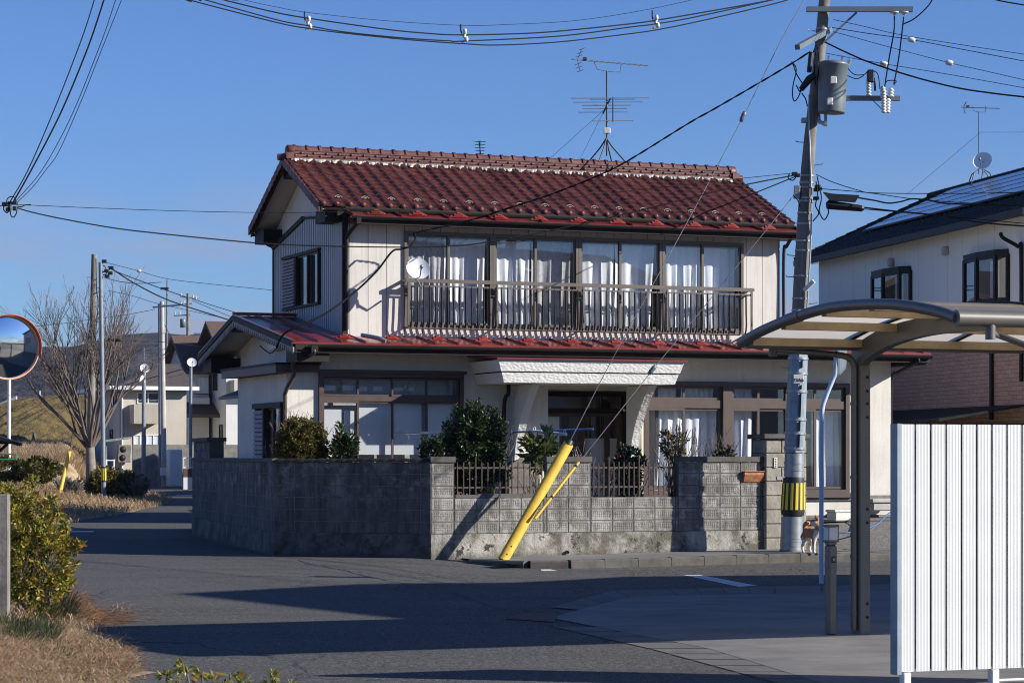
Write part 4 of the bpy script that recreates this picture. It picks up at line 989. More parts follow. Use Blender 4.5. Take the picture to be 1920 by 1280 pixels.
# ================================================================ garden wall
bw_ = empty('block_wall', WF.o, TH, 'grey concrete block garden wall with dimpled blocks, dark stained on its shaded left', 'wall')
UW = lambda px: WF.uz(px, 950, 0)[0]
brnd = random.Random(21)
def block_run(p0, p1, z0, rows, L=.40, T=.12, hh=.2, start=0., jit=.0022, rim=False):
    """blocks from p0 to p1 (local xy), face on the right-hand side going p0->p1 towards the viewer"""
    b = MB(); p0 = Vector((*p0, 0)); p1 = Vector((*p1, 0)); d = (p1-p0); tot = d.length; d.normalize(); n = Vector((-d.y, d.x, 0))
    for r in range(rows):
        x = -start
        while x < tot-.01:
            xa = max(x, 0)+.005; xb = min(x+L, tot)-.005; x += L
            if xb-xa < .03: continue
            j = brnd.uniform(-jit, jit); za = z0+r*hh+.005; zb = za+hh-.010
            m = 7e-3; q = []
            for (t, zz, o) in ((xa, za, .009), (xb, za, .009), (xb, zb, .009), (xa, zb, .009), (xa+m, za+m, 0), (xb-m, za+m, 0), (xb-m, zb-m, 0), (xa+m, zb-m, 0)):
                w = p0+d*t+n*(o+j); q.append((w.x, w.y, zz))
            if rim:
                m2 = .034
                for (t, zz, o) in ((xa+m2, za+m2, 0), (xb-m2, za+m2, 0), (xb-m2, zb-m2, 0), (xa+m2, zb-m2, 0), (xa+m2+.006, za+m2+.006, .004), (xb-m2-.006, za+m2+.006, .004), (xb-m2-.006, zb-m2-.006, .004), (xa+m2+.006, zb-m2-.006, .004)):
                    w = p0+d*t+n*(o+j); q.append((w.x, w.y, zz))
                b.m = 2; b.add(q, [(0, 1, 5, 4), (1, 2, 6, 5), (2, 3, 7, 6), (3, 0, 4, 7), (4, 5, 9, 8), (5, 6, 10, 9), (6, 7, 11, 10), (7, 4, 8, 11), (8, 9, 13, 12), (9, 10, 14, 13), (10, 11, 15, 14), (11, 8, 12, 15)])
                b.m = 0; b.add(q[12:], [(0, 1, 2, 3)]); continue
            b.add(q, [(4, 5, 6, 7), (0, 1, 5, 4), (1, 2, 6, 5), (2, 3, 7, 6), (3, 0, 4, 7)])
    body = MB(); w0, w1 = p0+n*.007, p1+n*.007; w2, w3 = p1+n*T, p0+n*T
    b.m = 1; b.prism([(w0.x, w0.y, z0), (w1.x, w1.y, z0), (w2.x, w2.y, z0), (w3.x, w3.y, z0)], (0, 0, rows*hh))
    return b
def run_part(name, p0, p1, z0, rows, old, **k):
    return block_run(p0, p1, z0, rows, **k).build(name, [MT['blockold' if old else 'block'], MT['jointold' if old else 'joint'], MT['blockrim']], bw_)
def slab(name, p0, p1, z0, z1, mat, ov=.02, T=.12, ends=0.0, wob=0):
    p0 = Vector((*p0, 0)); p1 = Vector((*p1, 0)); d = (p1-p0).normalized(); n = Vector((-d.y, d.x, 0)); b = MB(); tot = (p1-p0).length; x = 0
    while x < tot-.02:
        x1 = min(x+.4, tot) if wob else tot
        a = p0+d*(x-(ends if x == 0 else -.003))-n*ov; c = p0+d*(x1+(ends if x1 >= tot else -.003))-n*ov
        zz = z1+brnd.uniform(-wob, wob); a2, c2 = a+n*(T+2*ov), c+n*(T+2*ov)
        b.prism([(a.x, a.y, z0), (c.x, c.y, z0), (c2.x, c2.y, z0), (a2.x, a2.y, z0)], (0, 0, zz-z0)); x = x1
    return b.build(name, MT[mat], bw_)
MT['cap'] = plain('stained_coping', (.105, .095, .085), .9, var=.45, vs=4, bump=.6, bs=30, bd=.01, streak=.4)
la, lb = WF.loc(WA), WF.loc(WB); la = (la.x, la.y); lb = (lb.x, lb.y)
BZ = .40
# shaded left runs
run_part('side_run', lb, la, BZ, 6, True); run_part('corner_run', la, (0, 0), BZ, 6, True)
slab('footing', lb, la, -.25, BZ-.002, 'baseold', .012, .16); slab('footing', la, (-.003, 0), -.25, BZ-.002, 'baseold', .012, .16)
slab('coping', lb, la, 1.602, 1.665, 'cap', .025)
# small wavy coping tiles on the corner run
b = MB(); a_ = Vector((*la, 0)); d = (Vector((0, 0, 0))-a_); tot = d.length; d.normalize(); n = Vector((-d.y, d.x, 0)); k = 0; x = 0
while x < tot-.02:
    x1 = min(x+.2, tot); P = []
    for (o, zz) in ((-.04, 1.612), (-.02, 1.638), (.06, 1.668), (.14, 1.638), (.16, 1.612)):
        row = []
        for t in np.linspace(x, x1, 6): w = a_+d*t+n*o; row.append((w.x, w.y, zz-.012+.012*math.sin(math.pi*(t-x)/.2)-.004*(1 if o == -.045 else 0)))
        P.append(row)
    b.grid(P); x = x1
b.build('coping_tile', MT['blacktile'], bw_)
pd = Vector((*la, 0))-Vector((*lb, 0)); pd.normalize(); p_ = Vector((*lb, 0))
q0 = p_+pd*.25; q1 = p_+pd*2.6
block_run((q0.x-pd.y*.0, q0.y), (q1.x, q1.y), 1.602, 2, T=.3).build('end_pillar', [MT['blockold'], MT['joint']], bw_)
slab('pillar_cap', (q0.x, q0.y), (q1.x, q1.y), 2.004, 2.08, 'cap', .05, .3, .04)
# front: high piers with low runs between
secs = [(0, UW(852), 6), (UW(852), UW(1025), 3), (UW(1025), UW(1108), 6), (UW(1108), UW(1272), 3), (UW(1272), UW(1431), 6)]
for i, (u0, u1, rows) in enumerate(secs):
    run_part('pier' if rows == 6 else 'low_run', (u0+.001, 0), (u1-.001, 0), BZ, rows, False, L=.4, start=.0, rim=True)
    if rows == 6: slab('coping', (u0, 0), (u1, 0), 1.602, 1.695, 'cap', .03, .12, .012)
slab('coping', (secs[1][0]+.02, 0), (secs[1][1]-.02, 0), 1.002, 1.06, 'joint', .005, .12, 0, .012)
slab('footing', (.0, 0), (UW(1431), 0), -.25, BZ-.002, 'base', .014, .16)
# gate pillar of larger cut blocks
g0, g1 = UW(1431)+.004, UW(1507); b = MB(); gz = .0
MT['gatestone'] = plain('striated_gate_block', (.30, .275, .23), .9, var=.35, vs=3, bump=.7, bs=18, bd=.015, streak=.35)
for r in range(8):
    za = .02+r*.248; zb = za+.236
    for (x0, x1) in (((g0, g0+.30), (g0+.31, g1)) if r % 2 else ((g0, g0+.42), (g0+.43, g1))): b.bev(x0, x1, -.10, .42, za, zb, .012)
gp = b.build('gate_pillar', MT['gatestone'], bw_)
b = MB(); b.box(g0+.015, g1-.015, -.08, .40, -.2, 2.0); b.build('pillar_joint', MT['joint'], gp)
b = MB(); b.bev(g0-.07, g1+.05, -.16, .50, 2.006, 2.09, .012); b.build('pillar_cap', MT['cap'], gp)
nu, nz_ = WF.uz(1453.5, 867, -.1); b = MB(); b.bev(nu-.033, nu+.033, -.118, -.098, nz_-.09, nz_+.09, .004); npl = b.build('name_plate', MT['offwhite'], gp)
b = MB()
for k in range(4):
    zc = nz_+.060-.042*k
    b.box(nu-.016, nu+.016, -.1205, -.1185, zc+.010, zc+.014); b.box(nu-.002, nu+.002, -.1210, -.1190, zc-.013, zc+.0095); b.box(nu-.014, nu-.010, -.1205, -.1185, zc-.013, zc+.009); b.box(nu+.009, nu+.013, -.1205, -.1185, zc-.012, zc+.008); b.box(nu-.0095, nu+.008, -.1203, -.1183, zc-.003, zc+.001)
b.build('lettering', MT['black'], npl)
nu2, nz2 = WF.uz(1461, 896, -.1); b = MB(); b.bev(nu2-.05, nu2+.05, -.112, -.098, nz2-.03, nz2+.03, .004); b.build('number_plate', MT['galv'], gp)
# mail slot in the last pier
m0, mz1_ = WF.uz(1393, 884, 0); m1, mz0_ = WF.uz(1432, 903, 0)
b = MB(); b.prism([(m0, .0, mz1_), (m0, -.07, mz1_-.015), (m0, -.075, mz1_-.055), (m0, -.03, mz0_), (m0, .0, mz0_)], (m1-m0, 0, 0)); ms = b.build('mail_slot', MT['mailbox'], bw_)
b = MB(); b.bev(m0-.01, m1+.01, -.085, .0, mz1_-.004, mz1_+.012, .003); b.build('flap', MT['mailbox'], ms)
b = MB(); dpx = WF.uz(1062, 1037, 0)
b.lathe([(.03, 0), (.03, .06), (.022, .06), (.022, 0)], (dpx[0], .0, .07), 10, ax=(0, -1, 0)); b.build('drain_pipe', MT['black'], bw_)
# railings over the low runs
def railing(u0, u1, label, nb):
    c = WF.w((u0+u1)/2, .06, 1.0); root = empty('railing', c, TH, label, 'railing', 'railings on the low wall'); w = (u1-u0)/2
    b = MB(); b.bar((-w, 0, .505), (w, 0, .505), .03, .03); b.bar((-w, 0, .175), (w, 0, .175), .03, .03); b.build('rail', MT['brown'], root)
    b = MB(); b.bar((-w, -.0, .335), (w, 0, .335), .004, .004) if False else None
    for i in range(nb):
        x = -w+.05+(2*w-.1)*i/(nb-1); tall = (i % 6 == 3)
        b2 = MB(); b2.bar((x, -.017, .03 if not tall else -.02), (x, -.017, .60 if not tall else .69), .016 if not tall else .026, .016); b2.build('bar', MT['brown'], root)
railing(secs[1][0]+.02, secs[1][1]-.02, 'brown metal railing on the low wall in front of the big round tree', 15)
railing(secs[3][0]+.02, secs[3][1]-.02, 'brown metal railing on the low wall in front of the camellia pots', 17)
# ================================================================ plants
def leaf_quads(P, dirs, L, Wd, rng, spread=.9):
    n = len(P); a = dirs+rng.normal(0, spread, (n, 3)); a /= np.linalg.norm(a, axis=1, keepdims=True)+1e-9
    s = np.cross(a, rng.normal(0, 1, (n, 3))); s /= np.linalg.norm(s, axis=1, keepdims=True)+1e-9
    k = rng.uniform(.7, 1.25, (n, 1)); l = a*L*k; w = s*Wd*k*.5
    return np.stack([P, P+l*.45+w, P+l, P+l*.45-w], 1)
def crown(c, rad, n, L, Wd, seed, clumps=60, clump_r=.16, shell=.5, spread=.9, flat=0., cut=None):
    """leaf clumps spread through an ellipsoid; returns quads"""
    rng = np.random.default_rng(seed); rad = np.array(rad); c = np.array(c)
    d = rng.normal(0, 1, (clumps, 3)); d /= np.linalg.norm(d, axis=1, keepdims=True)
    r = rng.uniform(shell, 1., (clumps, 1))*rng.uniform(.88, 1.08, (clumps, 1)); K = d*r
    idx = rng.integers(0, clumps, n); g = rng.normal(0, 1, (n, 3)); g /= np.linalg.norm(g, axis=1, keepdims=True); g *= rng.uniform(0, 1, (n, 1))**.45
    Q = K[idx]+g*clump_r*rng.uniform(.6, 1.3, (clumps, 1))[idx]
    P = c+Q*rad; dirs = Q/(np.linalg.norm(Q, axis=1, keepdims=True)+1e-6)*.8+g*.6; dirs[:, 2] += .25
    if cut is not None: m = P[:, 2] > cut; P = P[m]; dirs = dirs[m]
    return leaf_quads(P, dirs, L, Wd, rng, spread)
def twigs(b, p, d, length, r, depth, rng, kids=(2, 4), spread=.5, up=.15, n=5, shrink=.72, minr=.003):
    p = Vector(p); d = Vector(d).normalized(); pts = [p]; cur = p; k = 3 if depth > 1 else 2
    for i in range(k):
        d = (d+Vector((rng.uniform(-1, 1), rng.uniform(-1, 1), rng.uniform(-.6, 1)))*.12+Vector((0, 0, up*.3))).normalized(); cur = cur+d*length/k; pts.append(cur)
    b.tube(pts, [max(minr, r*lerp(1, .62, i/k)) for i in range(k+1)], n, False)
    if depth <= 0: return
    for c in range(rng.randint(*kids)):
        t = rng.uniform(.35, 1.); q = pts[min(k, max(1, int(t*k+.5)))]
        ax = Vector((rng.uniform(-1, 1), rng.uniform(-1, 1), rng.uniform(-.3, .5))).normalized()
        twigs(b, q, d+ax*spread, length*shrink*rng.uniform(.75, 1.15), r*.58, depth-1, rng, kids, spread, up, max(3, n-1), shrink, minr)
    twigs(b, pts[-1], d+Vector((rng.uniform(-1, 1), rng.uniform(-1, 1), 0))*.2, length*shrink, r*.6, depth-1, rng, kids, spread, up, max(3, n-1), shrink, minr)
def shrub(name, label, cat, base, quads, mat, stem=None, group=None, extra=None, smat='twig'):
    base = Vector(base); root = empty(name, base, 0, label, cat, group)
    q = np.concatenate(quads) if isinstance(quads, list) else quads
    quads_object('foliage', q-np.array(base), MT[mat], root)
    if stem: stem.build('stem', MT[smat], root)
    for (nm, qq, m) in extra or (): quads_object(nm, qq-np.array(base), MT[m], root)
    return root
def stems(h, n, spr, seed, r=.018, depth=2, rise=1.):
    b = MB(); rg_ = random.Random(seed)
    for i in range(n): twigs(b, (rg_.uniform(-.06, .06), rg_.uniform(-.06, .06), -.05), (rg_.uniform(-1, 1)*spr, rg_.uniform(-1, 1)*spr, rise), h*.55, r, depth, rg_, (2, 3), .55, .2)
    return b
def px_crown(x0, x1, y0, y1, D, depth=None):
    c = at((x0+x1)/2, (y0+y1)/2, D); s = D/F; return c, ((x1-x0)/2*s, depth or (x1-x0)/2*s, (y1-y0)/2*s)
gz_ = lambda p: (p.x, p.y, YZ)
# clipped olive round shrub behind the dark wall
c, r = px_crown(513, 616, 780, 905, 43.2)
shrub('round_shrub', 'clipped round olive-brown shrub showing above the dark shaded wall', 'shrub', gz_(c), [crown(c, tuple(x*.97 for x in r), 20000, .038, .020, 1, 420, .09, .90), crown(c, tuple(x*.88 for x in r), 9000, .05, .034, 2, 160, .2, .35)], 'l_olive', stems(1., 5, .5, 1))
# reddish bare twigs behind it
c, r = px_crown(505, 565, 745, 860, 44.0); b = MB(); rg_ = random.Random(3)
for i in range(9): twigs(b, (rg_.uniform(-.08, .08), rg_.uniform(-.08, .08), 0), (rg_.uniform(-1, 1)*.25, rg_.uniform(-1, 1)*.25, 1), .95, .012, 3, rg_, (2, 3), .32, .25, 4, .62, .004)
b.build('bare_shrub', MT['pinktwig'], label='bare shrub of thin upright reddish twigs in front of the annex', cat='shrub', loc=gz_(c))
# camellia with red buds
c, r = px_crown(614, 676, 796, 905, 43.0)
shrub('camellia', 'dark glossy camellia with red buds under the large left window', 'shrub', gz_(c), [crown(c, r, 3600, .075, .035, 5, 70, .26, .35)], 'l_dark', stems(.9, 5, .5, 5), 'camellias', [('blossom', crown(c, tuple(x*1.0 for x in r), 44, .045, .04, 6, 30, .1, .9), 'l_red')])
c0 = at(690, 905, 43); b = MB(); rg_ = random.Random(8); twigs(b, (0, 0, -.2), (.1, 0, 1), .75, .016, 1, rg_, (1, 2), .3, .3)
for i in range(5): twigs(b, (.05, 0, .62), (rg_.uniform(-1, 1), rg_.uniform(-1, 1), .5), .2, .010, 2, rg_, (1, 2), .6, .2)
b.build('bare_sapling', MT['trunk'], label='small pale bare sapling under the large left window', cat='sapling', loc=gz_(c0))
c, r = px_crown(790, 835, 812, 905, 42.6)
shrub('leafy_bush', 'small dark leafy bush left of the big round tree', 'shrub', gz_(c), [crown(c, r, 1800, .08, .038, 15, 50, .3, .3)], 'l_dark', stems(.8, 4, .5, 15))
# big round evergreen
c, r = px_crown(825, 953, 742, 925, 43.2, .70); c2 = Vector(c)-Vector((0, 0, .05))
shrub('round_tree', 'big round dark evergreen tree standing behind the left railing', 'tree', gz_(c), [crown(c2, (r[0]*.94, r[1], r[2]*.92), 15000, .062, .032, 21, 330, .15, .62), crown(c2-Vector((0, 0, .55)), (r[0]*1.02, r[1], r[2]*.42), 4500, .062, .032, 22, 110, .2, .6), crown(c2, tuple(x*.75 for x in r), 3500, .07, .04, 23, 80, .3, .2)], 'l_tree', stems(1.4, 4, .3, 21, .035, 3))
# broad-leaved shrub
c, r = px_crown(984, 1042, 808, 885, 42.6)
shrub('broadleaf_shrub', 'broad-leaved yellowish green shrub left of the yellow wire guard', 'shrub', gz_(c), [crown(c, r, 620, .17, .065, 31, 40, .3, .3)], 'l_broad', stems(1.0, 3, .4, 31))
# bare bonsai-like tree
c0 = at(1128, 905, 42.8); b = MB(); rg_ = random.Random(14)
for i in range(6): twigs(b, (0, 0, .2), (math.cos(i*1.05)*1.0, math.sin(i*1.05)*.6, .95), .55, .022, 3, rg_, (1, 3), .75, .18, 5, .68, .006)
twigs(b, (0, 0, -.1), (0, 0, 1), .4, .04, 0, rg_)
b.build('bare_tree', MT['trunk'], label='bare spreading little tree in front of the entrance door', cat='tree', loc=gz_(c0))
# potted camellia with an orange flower
c, r = px_crown(1146, 1208, 832, 925, 42.6)
shrub('camellia', 'dark camellia with an orange-red flower in a brown pot beside the entrance', 'shrub', gz_(c), [crown(c, r, 1500, .085, .04, 35, 60, .26, .3)], 'l_dark', stems(.9, 4, .4, 35), 'camellias', [('blossom', crown(at(1158, 853, 42.0), (.03, .03, .03), 9, .045, .04, 36, 4, .4, .3), 'l_red')])
pc = at(1180, 925, 42.4); b = MB(); b.lathe([(.0, .0), (.20, 0), (.24, .24), (.26, .25), (.26, .28), (.22, .28), (.20, .22), (0, .22)], (0, 0, 0), 14); b.build('plant_pot', MT['brown'], label='brown flower pot under the potted camellia behind the right railing', cat='pot', loc=(pc.x, pc.y, YZ))
c, r = px_crown(1236, 1288, 800, 868, 42.4)
shrub('upright_shrub', 'upright thin-stemmed shrub with sparse dark leaves before the white curtain', 'shrub', gz_(c), [crown(c, r, 620, .085, .034, 41, 44, .25, .3)], 'l_olive', stems(1.5, 3, .16, 41, .03, 2))
c0 = at(1318, 905, 43); b = MB(); rg_ = random.Random(18)
for i in range(7): twigs(b, (0, 0, .1), (rg_.uniform(-1, 1)*.55, rg_.uniform(-1, 1)*.4, 1), .8, .014, 3, rg_, (1, 2), .45, .15, 4, .62, .005)
b.build('bare_shrub', MT['twig'], label='dark bare-twigged shrub behind the right end of the block wall', cat='shrub', loc=gz_(c0))
c, r = px_crown(1336, 1374, 834, 900, 42.6)
shrub('leafy_bush', 'low dark bush just peeping over the right end of the block wall', 'shrub', gz_(c), [crown(c, r, 900, .07, .035, 45, 40, .25, .4)], 'l_dark', stems(.7, 3, .4, 45))
# garden oddments seen through the railings
c0 = at(1225, 922, 43.2); b = MB(); b.lathe([(0, 0), (.22, 0), (.30, .20), (.32, .20), (.32, .23), (.27, .23), (.20, .05), (0, .05)], (0, 0, 0), 18); b.build('wash_basin', MT['offwhite'], label='white plastic basin on the ground behind the right railing', cat='basin', loc=(c0.x, c0.y, YZ))
c0 = at(1258, 925, 43.0); b = MB()
for k in range(9):
    a = k/8*math.pi; b.tube([(0, 0, .02), (math.cos(a)*.2, .02, math.sin(a)*.2)], .005, 4)
b.tube([(math.cos(a)*.2, .02, math.sin(a)*.2) for a in np.linspace(0, math.pi, 14)], .008, 5); b.build('wire_rack', MT['offwhite'], label='white fan-shaped wire rack beside the basin behind the right railing', cat='rack', loc=(c0.x, c0.y, YZ))
c0 = at(1138, 922, 42.8); b = MB(); b.bev(-.35, .35, -.12, .12, 0, .22, .015); b.bev(-.37, .37, -.14, .14, .2, .24, .008); b.build('planter_box', MT['brown'], label='long brown planter box behind the right railing', cat='planter', loc=(c0.x, c0.y, YZ), ); bpy.data.objects['planter_box'].rotation_euler.z = TH
c0 = at(866, 912, 41.6); b = MB(); b.bev(-.22, .22, -.1, .1, 0, .18, .015); b.bev(.24, .42, -.08, .08, 0, .15, .01); o = b.build('foam_box', MT['offwhite'], label='white foam box resting behind the left railing', cat='box', loc=(c0.x, c0.y, 1.0)); o.location = (*WF.w(UW(868), .32)[:2], .86); o.rotation_euler.z = TH
# laundry pole on its stand
lp0 = at(960, 810, 43.6); lp1 = at(1112, 804, 43.0); root = empty('laundry_stand', (lp0.x, lp0.y, YZ), 0, 'white laundry stand with a blue pole in front of the entrance', 'laundry stand')
o_ = Vector((lp0.x, lp0.y, YZ)); b = MB(); b.tube([lp0-o_, lp1-o_], .018, 8); b.build('drying_pole', MT['bluerope'], root)
a0, a1 = at(998, 808, 43.2), at(1062, 814, 42.6); b = MB(); b.tube([a0-o_, a1-o_], .028, 8); 
for t in (.06, .3, .95): p = a0.lerp(a1, t)-o_; b.tube([p+Vector((.02*math.cos(k), 0, .04+.04*math.sin(k))) for k in np.linspace(-.6, 3.8, 8)], .007, 5)
pm = a0.lerp(a1, .5)-o_; b.tube([pm, (pm.x, pm.y, 0)], .025, 8); b.build('stand_arm', MT['white'], root)
a0, a1 = at(788, 811, 43.4), at(828, 812, 43.4); o_ = Vector((a0.x, a0.y, YZ)); root = empty('laundry_stand', o_, 0, 'white laundry stand arm left of the big round tree', 'laundry stand'); b = MB(); b.tube([a0-o_, a1-o_], .028, 8); pm = a0.lerp(a1, .5)-o_; b.tube([pm, (pm.x, pm.y, 0)], .024, 8); b.build('stand_arm', MT['white'], root)
b = MB(); b.tube([at(738, 811, 44)-o_, at(790, 811.5, 43.4)-o_], .006, 5); b.build('clothesline', MT['steelwire'], root)
# ================================================================ yellow wire guard with its thinner tube
yb = at(943, 1049.5, 39.8); yb.z = -.01
yt = at(1066, 832, 40.5); ax = yt-yb
yg = empty('guy_wire_guard', yb, 0, 'leaning yellow plastic guy wire guard in front of the block wall', 'wire guard')
d = ax.normalized(); sd = d.cross(Vector((0, 1, 0))).normalized(); nn_ = sd.cross(d).normalized()
b = MB(); Lg = ax.length; hw = .090; P = []
for t in np.linspace(0, Lg, 12):
    P.append([d*t+sd*(hw*math.cos(a))+nn_*(hw*.75*math.sin(a)) for a in np.linspace(0, 2*math.pi, 17)])
b.grid(P); b.poly([p for p in P[0][:-1]][::-1])
b.build('tube', MT['yellow'], yg)
b = MB(); b.tube([d*(Lg-.02), d*(Lg+.06)], [.08, .065], 14); b.build('top_plug', MT['black'], yg)
for t in (.10, .22):
    b = MB(); b.lathe([(0, .008), (.012, .004), (.014, 0)], d*Lg*t*.55+sd*(-.01)-nn_*(-.0)+Vector((0, -.071, 0)), 8, ax=(0, -1, 0)); b.build('rivet', MT['black'], yg)
t0 = at(1003, 972, 39.95); t1 = at(1085, 866, 40.4)
b = MB(); b.tube([t0-yb, t1-yb], .026, 8); tb = b.build('side_tube', MT['yellow'], yg)
for t in (.38, .93):
    p = t0.lerp(t1, t)-yb; q = (t1-t0).normalized(); b = MB(); b.tube([p-q*.018, p+q*.018], .030, 8); b.build('clamp', MT['black'], tb)
# ================================================================ carport on the near right
cb = gnd(1611, 1189); CF = Frame((cb.x, cb.y), TH)
cp_ = empty('carport', CF.o, TH, 'bronze aluminium carport with an arched smoked polycarbonate roof', 'carport')
UE = -1.25
arch = [CF.vz(x, y, UE) for x, y in ((1389, 643), (1412, 629), (1440, 615), (1490, 595), (1560, 576), (1640, 570), (1700, 573), (1760, 584), (1796, 596))]
def arch_pts(n=40): return [(p.x, p.y) for p in spline([(a, z, 0) for a, z in arch], max(2, n//8))]
AP2 = arch_pts()
def arch_at(v):
    for (a, z), (c, w) in zip(AP2, AP2[1:]):
        if min(a, c) <= v <= max(a, c): return lerp(z, w, (v-a)/(c-a+1e-9))
    return AP2[-1][1]
va, vb = AP2[0][0], AP2[-1][0]; UR = 5.6
b = MB(); b.tube([(UE, v, z) for v, z in AP2], .048, 10); iu = 8
b.tube([(UE, v, z) for v, z in AP2[14:17]], .054, 10); b.build('end_arch', MT['carport'], cp_)
b = MB(); b.tube([(UR, v, z) for v, z in AP2], .048, 8); b.build('end_arch', MT['carport'], cp_)
b = MB()
for nrm in (.012, .004):
    pass
for i in range(6):
    x0 = lerp(UE, UR, i/6)+.01; x1 = lerp(UE, UR, (i+1)/6)-.01
    b.grid([[(x, v, z+.03) for v, z in AP2] for x in (x0, x1)])
b.build('roof_sheet', MT['poly'], cp_)
for i in range(1, 6):
    x0 = lerp(UE, UR, i/6); b = MB(); b.grid([[(x0+d, v, z+.032+h) for v, z in AP2] for d, h in ((-.035, 0), (-.035, .02), (.035, .02), (.035, 0))], False); b.build('rafter', MT['gutter'], cp_)
tan_v = [va-.02, CF.vz(1500, 603, UE+.35)[0]+.55, 0, 0]
for t in (.03, .20, .40, .62, .84):
    v = lerp(va, vb, t); z = arch_at(v); b = MB(); b.box(UE+.05, UR-.05, v-.045, v+.045, z-.055, z+.02); b.build('purlin', MT['purlin'], cp_)
b = MB(); b.tube([(UE-.02, vb, AP2[-1][1]), (UR, vb, AP2[-1][1])], .066, 12); b.build('front_beam', MT['carport'], cp_)
b = MB(); b.box(UE+.04, UR, va-.05, va+.03, AP2[0][1]-.05, AP2[0][1]+.02); b.build('rear_gutter', MT['carport'], cp_)
def arm(u):
    q = [CF.vz(x, y, 0) for x, y in ((1614, 668), (1628, 655), (1655, 638), (1690, 624), (1740, 612), (1796, 606), (1850, 604))]
    b = MB(); pts = spline([(u, a, z) for a, z in q], 4); P = []
    n = len(pts)
    for i, p in enumerate(pts):
        dd = (pts[min(i+1, n-1)]-pts[max(0, i-1)]).normalized(); up = Vector((1, 0, 0)).cross(dd)
        if up.z < 0: up = -up
        h = lerp(.105, .07, i/n); w = .045; P.append([p+up*h+Vector((-w, 0, 0)), p+up*h+Vector((w, 0, 0)), p-up*h+Vector((w, 0, 0)), p-up*h+Vector((-w, 0, 0)), p+up*h+Vector((-w, 0, 0))])
    b.grid(P, False); b.poly(P[0][:4]); b.poly(P[-1][:4][::-1]); return b
ptop = CF.vz(1612, 660, 0)[1]
for u, nm in ((0, 0), (4.1, 1)):
    b = arm(u); b.build('arm', MT['carport'], cp_)
    b = MB(); b.bev(u-.04, u+.075, -.085, .085, 0, ptop+.05, .008); po = b.build('post', MT['carport'], cp_)
    b = MB()
    for z in (.3, 1.2, 2.2, 2.45, 2.58): b.lathe([(0, .012), (.012, .008), (.015, 0)], (u+.04, -.085, z), 8, ax=(0, -1, 0)); b.lathe([(0, .012), (.012, .008), (.015, 0)], (u+.04, -.085, z-.13), 8, ax=(0, -1, 0))
    b.build('bolt', MT['black'], po, kind='stuff')
    b = MB(); zz = AP2[0][1]-.09; b.tube(spline([(u-.07, -.02, 0.05), (u-.07, -.02, 2.2), (u-.07, -.02, zz-.12), (u-.12, -.0, zz-.03), (u-.25, .02, zz)], 4), .032, 8)
    for z in (.2, .75, 1.5, 2.2): b.tube([(u-.07, -.02, z-.015), (u-.07, -.02, z+.015)], .037, 8)
    if not nm: b.tube([(-.24, .02, zz), (UE+.35, .05, zz+.04)], .026, 8); b.tube([(UE+.35, .05, zz-.03), (UE+.35, .05, zz+.10)], .04, 8)
    b.build('drain_pipe', MT['carport'], cp_)
b = MB(); k = CF.uz(1857, 622, vb); b.tube([(k[0], vb, k[1]-.06), (k[0], vb, AP2[-1][1])], .042, 10); b.tube([(k[0], vb+.01, k[1]-.0), (k[0]+.9, vb+.6, k[1]-.12)], .028, 8); b.build('brace_rod', MT['carport'], cp_)
# ================================================================ white slat fence
fb = at(1688, 1259, 17.7); FFr = Frame((fb.x, fb.y), R(21)); fz = fb.z
wf = empty('slat_fence', (fb.x, fb.y, 0), R(21), 'white ribbed vertical slat fence panel standing on short legs', 'fence')
top = 1.7+60*17.7/F; pit = .1305
for i in range(11):
    x0 = i*pit+.002; x1 = x0+.1125; b = MB(); P0 = []
    n = 9
    for k in range(n*3+1):
        t = k/(n*3); dpt = (.0018 if k % 3 == 1 else 0); P0.append((lerp(x0, x1, t), dpt))
    pts = [(x, -.006+y) for x, y in P0]+[(x1, .004), (x0, .004)]
    b.prism([(x, y, fz) for x, y in pts], (0, 0, top-fz)); b.build('slat', MT['white'], wf)
b = MB(); b.bev(-.045, -.004, -.03, .07, fz-.02, top+.005, .004); b.build('edge_post', MT['galvblue'], wf)
b = MB()
for z in (fz+.12, (top+fz)/2, top-.14): b.box(.0, 1.45, .016, .05, z-.02, z+.02)
b.build('back_rail', MT['gutter'], wf)
b = MB(); b.box(0, 1.45, .06, .075, fz+.01, top-.01); b.build('gap_shade', MT['dark'], wf)  # dark sheet standing in for the shade seen through the slat gaps
for x in (.02, .77, 1.42): MB().bev(x, x+.06, -.02, .05, -.02, fz-.005, .004).build('leg', MT['white'], wf)
MB().tube([(.8, .02, fz-.09), (1.45, .02, fz-.09)], .012, 6).build('bottom_rod', MT['white'], wf)
# ================================================================ bollard light
bb = gnd(1557.5, 1190); bl = empty('bollard_light', (bb.x, bb.y, 0), R(24), 'bronze bollard garden light with a frosted lantern, left of the carport post', 'garden light')
b = MB(); b.bev(-.047, .047, -.047, .047, 0, .86, .018); b.bev(-.049, .049, -.049, .049, .62, .845, .018); b.build('body', MT['carport'], bl)
b = MB(); b.box(-.04, .04, -.04, .04, .86, .885); b.bev(-.06, .06, -.06, .06, .885, .90, .004); b.bev(-.06, .06, -.06, .06, 1.03, 1.05, .005)
for x in (-.056, .050):
    for y in (-.056, .050): b.box(x, x+.006, y, y+.006, .90, 1.03)
b.build('lantern_frame', MT['carport'], bl); MB().bev(-.050, .050, -.050, .050, .901, 1.029, .006).build('diffuser', MT['paper'], bl)
b = MB(); b.bev(-.022, .022, -.054, -.047, .69, .75, .004); oc = b.build('socket_cover', MT['black'], bl); MB().bev(-.010, .010, -.057, -.053, .705, .735, .002).build('socket_flap', MT['galv'], oc)
